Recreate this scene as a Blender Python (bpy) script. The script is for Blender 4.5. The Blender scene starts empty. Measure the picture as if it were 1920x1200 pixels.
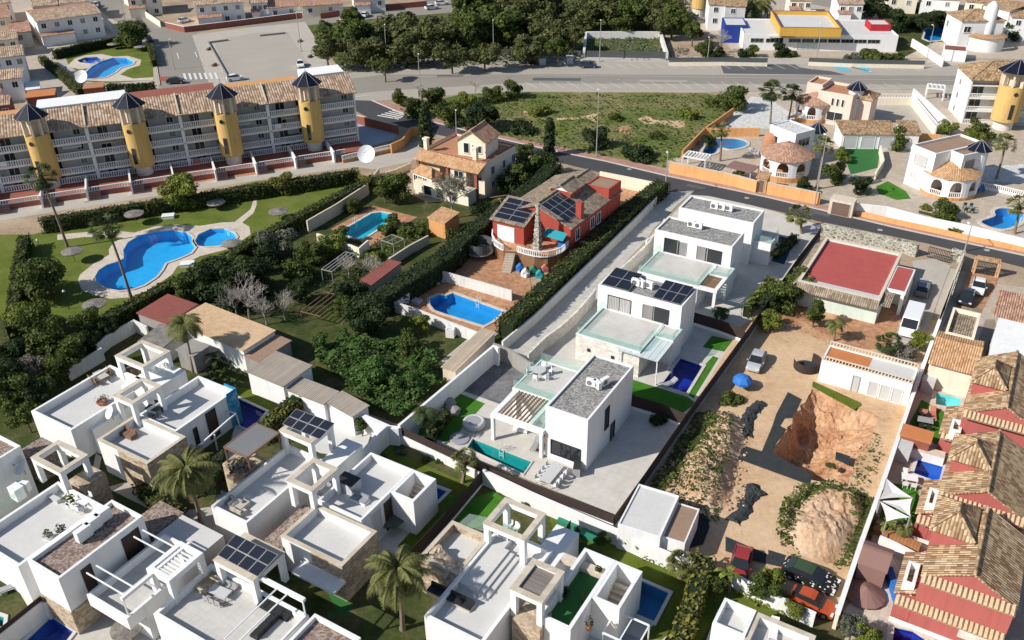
import bpy, math, random
from math import sin, cos, tan, pi, radians, sqrt, atan2, hypot
from mathutils import Vector, Matrix, noise
from mathutils.geometry import delaunay_2d_cdt
S = bpy.context.scene
COL = S.collection
# ---------------------------------------------------------------- camera
PITCH, ROLL, FPX, CAMH = radians(31.338), radians(-0.823), 1663.5, 60.0
_f = Vector((0, cos(PITCH), -sin(PITCH))); _u = Vector((0, sin(PITCH), cos(PITCH))); _r = Vector((1, 0, 0))
RT = _r*cos(ROLL) + _u*sin(ROLL); UP = -_r*sin(ROLL) + _u*cos(ROLL)
cd = bpy.data.cameras.new('camera'); cam = bpy.data.objects.new('camera', cd); COL.objects.link(cam)
cam.matrix_world = Matrix((( RT.x, UP.x, -_f.x, 0), (RT.y, UP.y, -_f.y, 0), (RT.z, UP.z, -_f.z, CAMH), (0, 0, 0, 1)))
cd.sensor_width = 36; cd.lens = 36*FPX/1920; cd.clip_start = 1; cd.clip_end = 3000
S.camera = cam
# ---------------------------------------------------------------- sun and sky
SUN_AZ, SUN_EL = 70.5, 36.0       # heading the shadows fall towards (from +Y to +X); sun height
w = bpy.data.worlds.new('World'); S.world = w; w.use_nodes = True
nt = w.node_tree; bg = nt.nodes['Background']
sky = nt.nodes.new('ShaderNodeTexSky'); sky.sky_type = 'NISHITA'; sky.sun_disc = False
sky.sun_elevation = radians(SUN_EL); sky.sun_rotation = radians(SUN_AZ+180); sky.air_density = 1.0; sky.dust_density = 0.6
nt.links.new(sky.outputs[0], bg.inputs[0]); bg.inputs[1].default_value = 0.09
sl = bpy.data.lights.new('sun', 'SUN'); sl.energy = 4.7; sl.angle = radians(0.5); sl.color = (1, .955, .88)
so = bpy.data.objects.new('sun', sl); COL.objects.link(so)
sd = Vector((sin(radians(SUN_AZ))*cos(radians(SUN_EL)), cos(radians(SUN_AZ))*cos(radians(SUN_EL)), -sin(radians(SUN_EL))))
so.rotation_euler = sd.to_track_quat('-Z', 'Y').to_euler()
S.view_settings.view_transform = 'Standard'; S.view_settings.look = 'None'
S.view_settings.exposure = 0.3; S.view_settings.gamma = 1.0
S.cycles.max_bounces = 6; S.cycles.transparent_max_bounces = 12
try: S.cycles.use_denoising = True
except Exception: pass
# ---------------------------------------------------------------- pixel <-> world helpers (photo measured on the 1920x1200 picture)
def ray(p): return _f*FPX + RT*(p[0]-960) - UP*(p[1]-600)
def P(p, z=0.0):
    d = ray(p); t = (z-CAMH)/d.z; return Vector((d.x*t, d.y*t, z))
def T(s):
    a = s.split(); c, r = int(a[0][0]), int(a[0][1])
    return [(480*c+float(q.split(',')[0])/4, 300*r+float(q.split(',')[1])/4) for q in a[1:]]
def X(s): return [tuple(float(v) for v in q.split(',')) for q in s.split()]
def pts_of(s):
    if not isinstance(s, str): return s
    return T(s) if (',' not in s.split()[0]) else X(s)
def upright(base, top):           # point above `base` that shows at pixel `top`
    g = P(base); d = ray(top); t = g.y/d.y; return Vector((d.x*t, g.y, CAMH+d.z*t))
def mpp(p, z=0.0):                # metres per picture pixel at a point
    return (P(p, z)-Vector((0, 0, CAMH))).length/FPX
AA = 31.1
# ---------------------------------------------------------------- objects
def link(o): COL.objects.link(o); return o
def tag(o, label=None, cat=None, group=None, kind=None):
    if label: o['label'] = label
    if cat: o['category'] = cat
    if group: o['group'] = group
    if kind: o['kind'] = kind
    return o
def thing(name, label, cat, loc=(0, 0, 0), group=None, rz=0):
    o = link(bpy.data.objects.new(name, None)); o.location = loc; o.rotation_euler.z = rz; o.empty_display_size = .3
    return tag(o, label, cat, group)
def origin_of(par):
    v = Vector((0, 0, 0))
    while par is not None: v += par.location; par = par.parent
    return v
class MB:
    def __init__(s): s.v = []; s.f = []; s.uv = []; s.sm = False
    def face(s, vs, uv=None):
        n = len(s.v); s.v += [Vector(a) for a in vs]; s.f.append(tuple(range(n, n+len(vs))))
        if uv is None:
            a = Vector(vs[0]); e = (Vector(vs[1])-a); nn = Vector((0, 0, 0))
            for i in range(len(vs)): nn += Vector(vs[i]).cross(Vector(vs[(i+1) % len(vs)]))
            if nn.length < 1e-9: nn = Vector((0, 0, 1))
            nn.normalize(); ux = Vector((0, 0, 1)).cross(nn)
            ux = e.normalized() if ux.length < .05 else ux.normalized()
            uy = nn.cross(ux); uv = [((Vector(q)-a).dot(ux), (Vector(q)-a).dot(uy)) for q in vs]
        s.uv.append(uv); return s
    def mesh(s, vs, fs, uv=None):
        n = len(s.v); s.v += [Vector(a) for a in vs]
        for f in fs:
            s.f.append(tuple(n+i for i in f)); s.uv.append([(0, 0)]*len(f) if uv is None else [uv[i] for i in f])
        return s
    def hexa(s, b, t):            # bottom ring, top ring (ccw from above)
        n = len(b)
        s.face(list(t)); s.face(list(reversed(b)))
        for i in range(n):
            j = (i+1) % n; s.face([b[i], b[j], t[j], t[i]])
        return s
    def box(s, c, sx, sy, sz, ang=0.0):   # centre of base, sizes; ang = heading degrees of the y side
        a = radians(ang); wx = Vector((cos(a), -sin(a), 0)); dy = Vector((sin(a), cos(a), 0)); c = Vector(c)
        b = [c+wx*(i*sx/2)+dy*(j*sy/2) for i, j in ((-1, -1), (1, -1), (1, 1), (-1, 1))]
        return s.hexa(b, [q+Vector((0, 0, sz)) for q in b])
    def bar(s, a, b, wd, ht=None):        # beam from a to b
        a = Vector(a); b = Vector(b); ht = ht or wd; d = (b-a)
        if d.length < 1e-6: return s
        d.normalize(); x = d.cross(Vector((0, 0, 1)))
        x = Vector((1, 0, 0)) if x.length < .01 else x.normalized()
        y = x.cross(d); r = [x*(i*wd/2)+y*(j*ht/2) for i, j in ((-1, -1), (1, -1), (1, 1), (-1, 1))]
        A = [a+q for q in r]; B = [b+q for q in r]
        s.face(A); s.face(B[::-1])
        for i in range(4): j = (i+1) % 4; s.face([A[j], A[i], B[i], B[j]])
        return s
    def tube(s, path, rad, n=6, cap=True):
        rings = []
        for i, p in enumerate(path):
            p = Vector(p); q = Vector(path[min(i+1, len(path)-1)])-Vector(path[max(i-1, 0)]); q.normalize()
            x = q.cross(Vector((0, 1, .02))); x = Vector((1, 0, 0)) if x.length < .05 else x.normalized(); y = q.cross(x)
            r = rad[i] if hasattr(rad, '__len__') else rad
            rings.append([p+x*(r*cos(2*pi*k/n))+y*(r*sin(2*pi*k/n)) for k in range(n)])
        vs = [v for r in rings for v in r]; fs = []
        for i in range(len(rings)-1):
            for k in range(n): l = (k+1) % n; fs.append((i*n+k, i*n+l, (i+1)*n+l, (i+1)*n+k))
        if cap: fs.append(tuple(range(n))[::-1]); fs.append(tuple((len(rings)-1)*n+k for k in range(n)))
        return s.mesh(vs, fs)
    def lathe(s, c, prof, n=16, a0=0, a1=2*pi):   # prof: list of (r,z)
        full = abs(a1-a0-2*pi) < 1e-6; m = n if full else n+1; vs = []; fs = []; uv = []
        c = Vector(c)
        for r, z in prof:
            for k in range(m):
                a = a0+(a1-a0)*k/n; vs.append(c+Vector((r*cos(a), r*sin(a), z))); uv.append((a*max(r, .5), z))
        for i in range(len(prof)-1):
            for k in range(n):
                l = (k+1) % m; fs.append((i*m+k, i*m+l, (i+1)*m+l, (i+1)*m+k))
        return s.mesh(vs, fs, uv)
    def build(s, name, mat, parent=None, smooth=False, **tg):
        if not s.f: return None
        o0 = origin_of(parent)
        me = bpy.data.meshes.new(name); me.from_pydata([tuple(v-o0) for v in s.v], [], s.f)
        ul = me.uv_layers.new(name='UVMap')
        buf = []
        for u in s.uv:
            for a in u: buf += [a[0], a[1]]
        ul.data.foreach_set('uv', buf)
        if smooth: me.polygons.foreach_set('use_smooth', [True]*len(me.polygons))
        me.materials.append(M(mat) if isinstance(mat, str) else mat); me.update()
        o = link(bpy.data.objects.new(name, me)); o.parent = parent
        if tg: tag(o, **tg)
        return o
# ---------------------------------------------------------------- materials
MATS = {}
def srgb(h):
    h = h.lstrip('#'); c = [int(h[i:i+2], 16)/255 for i in (0, 2, 4)]
    return tuple(((x+.055)/1.055)**2.4 if x > .04045 else x/12.92 for x in c)
def newmat(name, rough=.85, spec=.3):
    m = bpy.data.materials.new(name); m.use_nodes = True; n = m.node_tree; b = n.nodes['Principled BSDF']
    b.inputs['Roughness'].default_value = rough; b.inputs['Specular IOR Level'].default_value = spec; MATS[name] = m
    return m, n, b
def N(n, t, **k):
    x = n.nodes.new(t)
    for a, v in k.items():
        if a.startswith('i_'): x.inputs[a[2:].replace('_', ' ')].default_value = v
        else: setattr(x, a, v)
    return x
def ramp(n, fac, stops):
    r = n.nodes.new('ShaderNodeValToRGB'); n.links.new(fac, r.inputs[0]); e = r.color_ramp.elements
    while len(e) < len(stops): e.new(.5)
    for i, (p, c) in enumerate(stops): e[i].position = p; e[i].color = (*c, 1)
    return r.outputs[0]
def mixc(n, fac, a, b, mode='MIX'):
    x = N(n, 'ShaderNodeMix', data_type='RGBA', blend_type=mode)
    if isinstance(fac, (int, float)): x.inputs[0].default_value = fac
    else: n.links.new(fac, x.inputs[0])
    for k, v in ((6, a), (7, b)):
        if isinstance(v, tuple): x.inputs[k].default_value = (*v, 1)
        else: n.links.new(v, x.inputs[k])
    return x.outputs[2]
def obj_vec(n): return N(n, 'ShaderNodeTexCoord').outputs['Object']
def geo_vec(n): return N(n, 'ShaderNodeNewGeometry').outputs['Position']
def noise_n(n, vec, scale, detail=4, rough=.6, out='Fac'):
    x = N(n, 'ShaderNodeTexNoise'); x.inputs['Scale'].default_value = scale; x.inputs['Detail'].default_value = detail
    x.inputs['Roughness'].default_value = rough; n.links.new(vec, x.inputs['Vector']); return x.outputs[out]
def bump(n, b, h, st=.4, dist=.05):
    x = N(n, 'ShaderNodeBump'); x.inputs['Strength'].default_value = st; x.inputs['Distance'].default_value = dist
    n.links.new(h, x.inputs['Height']); n.links.new(x.outputs[0], b.inputs['Normal'])
def sc(c, k): return tuple(min(1, x*k) for x in c)
def m_plain(name, c, rough=.85, var=.12, scale=.8, fine=12, bst=.15, spec=.3, metal=0):
    m, n, b = newmat(name, rough, spec); v = geo_vec(n)
    f1 = noise_n(n, v, scale, 5, .65); f2 = noise_n(n, v, fine, 3, .6)
    c1 = ramp(n, f1, [(.3, sc(c, 1-var)), (.7, sc(c, 1+var*.5))])
    c2 = mixc(n, .5, c1, ramp(n, f2, [(.3, sc(c, 1-var*.9)), (.7, sc(c, 1+var*.6))]))
    n.links.new(c2, b.inputs['Base Color']); b.inputs['Metallic'].default_value = metal
    if bst: bump(n, b, f2, bst, .03)
    return m
def m_wall(name, c, var=.09):        # rendered wall with faint rain streaks
    m, n, b = newmat(name, .9, .2); v = geo_vec(n)
    mp = N(n, 'ShaderNodeMapping'); mp.inputs['Scale'].default_value = (1.3, 1.3, .16); n.links.new(v, mp.inputs[0])
    st = noise_n(n, mp.outputs[0], 1.6, 5, .7); fi = noise_n(n, v, 9, 3, .6); bg_ = noise_n(n, v, .35, 3, .5)
    c1 = ramp(n, st, [(.34, sc(c, 1-var*1.9)), (.52, c), (.8, sc(c, 1+var*.4))])
    c2 = mixc(n, .35, c1, ramp(n, bg_, [(.35, sc(c, 1-var)), (.65, sc(c, 1.02))]))
    n.links.new(c2, b.inputs['Base Color']); bump(n, b, fi, .12, .02); return m
def m_gravel(name, cols, size=7.0):
    m, n, b = newmat(name, .95, .1); v = geo_vec(n)
    vo = N(n, 'ShaderNodeTexVoronoi'); vo.inputs['Scale'].default_value = size; n.links.new(v, vo.inputs['Vector'])
    sp = N(n, 'ShaderNodeSeparateColor'); n.links.new(vo.outputs['Color'], sp.inputs[0])
    k = len(cols)-1; c1 = ramp(n, sp.outputs[0], [(.1+.8*i/k, c) for i, c in enumerate(cols)])
    f = noise_n(n, v, .5, 5, .7)
    c2 = mixc(n, f, c1, mixc(n, .5, c1, cols[0]))
    n.links.new(c2, b.inputs['Base Color']); bump(n, b, vo.outputs['Distance'], .6, .05); return m
def m_stone(name, cols, size=2.2, mortar=None, vec='geo'):
    m, n, b = newmat(name, .95, .15); v = geo_vec(n)
    vo = N(n, 'ShaderNodeTexVoronoi', distance='CHEBYCHEV' if mortar is None else 'EUCLIDEAN'); vo.inputs['Scale'].default_value = size
    mp = N(n, 'ShaderNodeMapping'); mp.inputs['Scale'].default_value = (1, 1, 1.9); n.links.new(v, mp.inputs[0]); n.links.new(mp.outputs[0], vo.inputs['Vector'])
    sp = N(n, 'ShaderNodeSeparateColor'); n.links.new(vo.outputs['Color'], sp.inputs[0]); k = len(cols)-1
    c = ramp(n, sp.outputs[0], [(.1+.8*i/k, q) for i, q in enumerate(cols)])
    c = mixc(n, .35, c, ramp(n, noise_n(n, v, 1.2, 6, .7), [(.3, cols[0]), (.7, cols[-1])]))
    if mortar:
        v2 = N(n, 'ShaderNodeTexVoronoi', feature='DISTANCE_TO_EDGE'); v2.inputs['Scale'].default_value = size; n.links.new(mp.outputs[0], v2.inputs['Vector'])
        c = mixc(n, ramp(n, v2.outputs['Distance'], [(.04, (1, 1, 1)), (.1, (0, 0, 0))]), c, mortar)
    n.links.new(c, b.inputs['Base Color']); bump(n, b, noise_n(n, v, 5, 5, .7), .5, .08); return m
def m_tile(name, cols, per=.26, row=.42, weather=.35):   # barrel roof tiles, UV in metres (v up the slope)
    m, n, b = newmat(name, .9, .15); uvn = N(n, 'ShaderNodeUVMap', uv_map='UVMap').outputs[0]
    sx = N(n, 'ShaderNodeSeparateXYZ'); n.links.new(uvn, sx.inputs[0])
    def mth(op, a, bb=None):
        x = N(n, 'ShaderNodeMath', operation=op)
        for k, q in enumerate((a, bb)):
            if q is None: continue
            if isinstance(q, (int, float)): x.inputs[k].default_value = q
            else: n.links.new(q, x.inputs[k])
        return x.outputs[0]
    u = mth('DIVIDE', sx.outputs[0], per); vv = mth('DIVIDE', sx.outputs[1], row)
    wv = mth('ABSOLUTE', mth('SINE', mth('MULTIPLY', u, pi)))          # bulge of each barrel
    fr = mth('FRACT', vv)                                              # overlap step of each course
    cell = N(n, 'ShaderNodeCombineXYZ'); n.links.new(mth('FLOOR', u), cell.inputs[0]); n.links.new(mth('FLOOR', vv), cell.inputs[1])
    wn = N(n, 'ShaderNodeTexWhiteNoise', noise_dimensions='2D'); n.links.new(cell.outputs[0], wn.inputs['Vector'])
    k = len(cols)-1; c = ramp(n, wn.outputs['Value'], [(.05+.9*i/k, q) for i, q in enumerate(cols)])
    big = noise_n(n, geo_vec(n), .45, 5, .7)
    c = mixc(n, ramp(n, big, [(.35, (0, 0, 0)), (.7, (weather,)*3)]), c, sc(cols[0], .55))
    gap = ramp(n, wv, [(.0, (1, 1, 1)), (.38, (0, 0, 0))])
    c = mixc(n, gap, c, sc(cols[0], .6))
    n.links.new(c, b.inputs['Base Color'])
    h = mth('ADD', wv, mth('MULTIPLY', mth('SUBTRACT', 1.0, fr), .5)); bump(n, b, h, .8, .08); return m
def m_grid(name, c, line, px, py, lw=.02, rough=.6, var=.1, geo=True, ang=AA, off=0.0, spec=.3):  # paving joints in metres
    m, n, b = newmat(name, rough, spec); v = geo_vec(n)
    if geo:
        mp = N(n, 'ShaderNodeMapping'); mp.inputs['Rotation'].default_value = (0, 0, radians(ang)); n.links.new(v, mp.inputs[0]); vec = mp.outputs[0]
    else: vec = N(n, 'ShaderNodeUVMap', uv_map='UVMap').outputs[0]
    br = N(n, 'ShaderNodeTexBrick'); br.offset = off; br.inputs['Scale'].default_value = 1; br.inputs['Brick Width'].default_value = px; br.inputs['Row Height'].default_value = py
    br.inputs['Mortar Size'].default_value = lw; br.inputs['Mortar Smooth'].default_value = .2
    br.inputs['Color1'].default_value = (*sc(c, 1-var), 1); br.inputs['Color2'].default_value = (*sc(c, 1+var*.6), 1); br.inputs['Mortar'].default_value = (*line, 1)
    n.links.new(vec, br.inputs['Vector'])
    f1 = noise_n(n, v, .6, 6, .7)
    cc = mixc(n, .6, br.outputs[0], mixc(n, 1.0, br.outputs[0], ramp(n, f1, [(.3, (.72, .7, .68)), (.65, (1, 1, 1))]), 'MULTIPLY'))
    n.links.new(cc, b.inputs['Base Color']); return m
def m_ground(name, cols, s1=.12, s2=2.5, bst=.5, thr=None):
    m, n, b = newmat(name, 1.0, .05); v = geo_vec(n)
    a = noise_n(n, v, s1, 8, .65); f = noise_n(n, v, s2, 6, .75); k = len(cols)-1
    mixf = N(n, 'ShaderNodeMath', operation='MULTIPLY_ADD'); n.links.new(f, mixf.inputs[0]); mixf.inputs[1].default_value = .45
    sb = N(n, 'ShaderNodeMath', operation='MULTIPLY'); n.links.new(a, sb.inputs[0]); sb.inputs[1].default_value = .6; n.links.new(sb.outputs[0], mixf.inputs[2])
    c = ramp(n, mixf.outputs[0], [(.36+.32*i/k, q) for i, q in enumerate(cols)])
    n.links.new(c, b.inputs['Base Color']); bump(n, b, f, bst, .15); return m
def m_leaf(name, dark, light, tr=.25):
    m, n, b = newmat(name, .7, .2); g = N(n, 'ShaderNodeNewGeometry')
    f = noise_n(n, g.outputs['Position'], .8, 3, .6)
    ad = N(n, 'ShaderNodeMath', operation='MULTIPLY_ADD'); n.links.new(g.outputs['Random Per Island'], ad.inputs[0]); ad.inputs[1].default_value = .55
    sb = N(n, 'ShaderNodeMath', operation='MULTIPLY'); n.links.new(f, sb.inputs[0]); sb.inputs[1].default_value = .6; n.links.new(sb.outputs[0], ad.inputs[2])
    c = ramp(n, ad.outputs[0], [(.25, dark), (.85, light)])
    n.links.new(c, b.inputs['Base Color'])
    t = N(n, 'ShaderNodeBsdfTranslucent'); n.links.new(c, t.inputs[0]); mx = N(n, 'ShaderNodeMixShader'); mx.inputs[0].default_value = tr
    n.links.new(b.outputs[0], mx.inputs[1]); n.links.new(t.outputs[0], mx.inputs[2]); n.links.new(mx.outputs[0], n.nodes['Material Output'].inputs[0]); return m
def m_water(name, tint):
    m, n, b = newmat(name); v = geo_vec(n)
    t = N(n, 'ShaderNodeBsdfTransparent'); t.inputs[0].default_value = (*tint, 1)
    g = N(n, 'ShaderNodeBsdfGlossy'); g.inputs['Roughness'].default_value = .05
    bp = N(n, 'ShaderNodeBump'); bp.inputs['Strength'].default_value = .25; bp.inputs['Distance'].default_value = .03
    n.links.new(noise_n(n, v, 2.2, 3, .6), bp.inputs['Height']); n.links.new(bp.outputs[0], g.inputs['Normal'])
    lw = N(n, 'ShaderNodeLayerWeight'); n.links.new(bp.outputs[0], lw.inputs['Normal']); pw = N(n, 'ShaderNodeMath', operation='POWER'); n.links.new(lw.outputs['Facing'], pw.inputs[0]); pw.inputs[1].default_value = 4
    ma = N(n, 'ShaderNodeMath', operation='MULTIPLY_ADD'); n.links.new(pw.outputs[0], ma.inputs[0]); ma.inputs[1].default_value = .6; ma.inputs[2].default_value = .025
    mx = N(n, 'ShaderNodeMixShader'); n.links.new(ma.outputs[0], mx.inputs[0]); n.links.new(t.outputs[0], mx.inputs[1]); n.links.new(g.outputs[0], mx.inputs[2])
    n.links.new(mx.outputs[0], n.nodes['Material Output'].inputs[0]); return m
def m_clear(name, tint, fac=.12, rough=.02):
    m, n, b = newmat(name, rough, .5); b.inputs['Base Color'].default_value = (*tint, 1)
    t = N(n, 'ShaderNodeBsdfTransparent'); t.inputs[0].default_value = (*tint, 1)
    mx = N(n, 'ShaderNodeMixShader'); mx.inputs[0].default_value = fac
    n.links.new(t.outputs[0], mx.inputs[1]); n.links.new(b.outputs[0], mx.inputs[2]); n.links.new(mx.outputs[0], n.nodes['Material Output'].inputs[0]); return m
def m_basin(name, c):
    m, n, b = newmat(name, .5, .3); v = geo_vec(n)
    vo = N(n, 'ShaderNodeTexVoronoi', feature='SMOOTH_F1'); vo.inputs['Scale'].default_value = 1.6
    nz = noise_n(n, v, 1.3, 2, .5, 'Color'); mx = mixc(n, .4, v, nz); n.links.new(mx, vo.inputs['Vector'])
    k = ramp(n, vo.outputs['Distance'], [(.15, sc(c, .9)), (.55, c), (.8, sc(c, 1.12))])
    f = noise_n(n, v, .3, 3, .5)
    n.links.new(mixc(n, .3, k, ramp(n, f, [(.3, sc(c, .85)), (.7, sc(c, 1.08))])), b.inputs['Base Color']); return m
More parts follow.
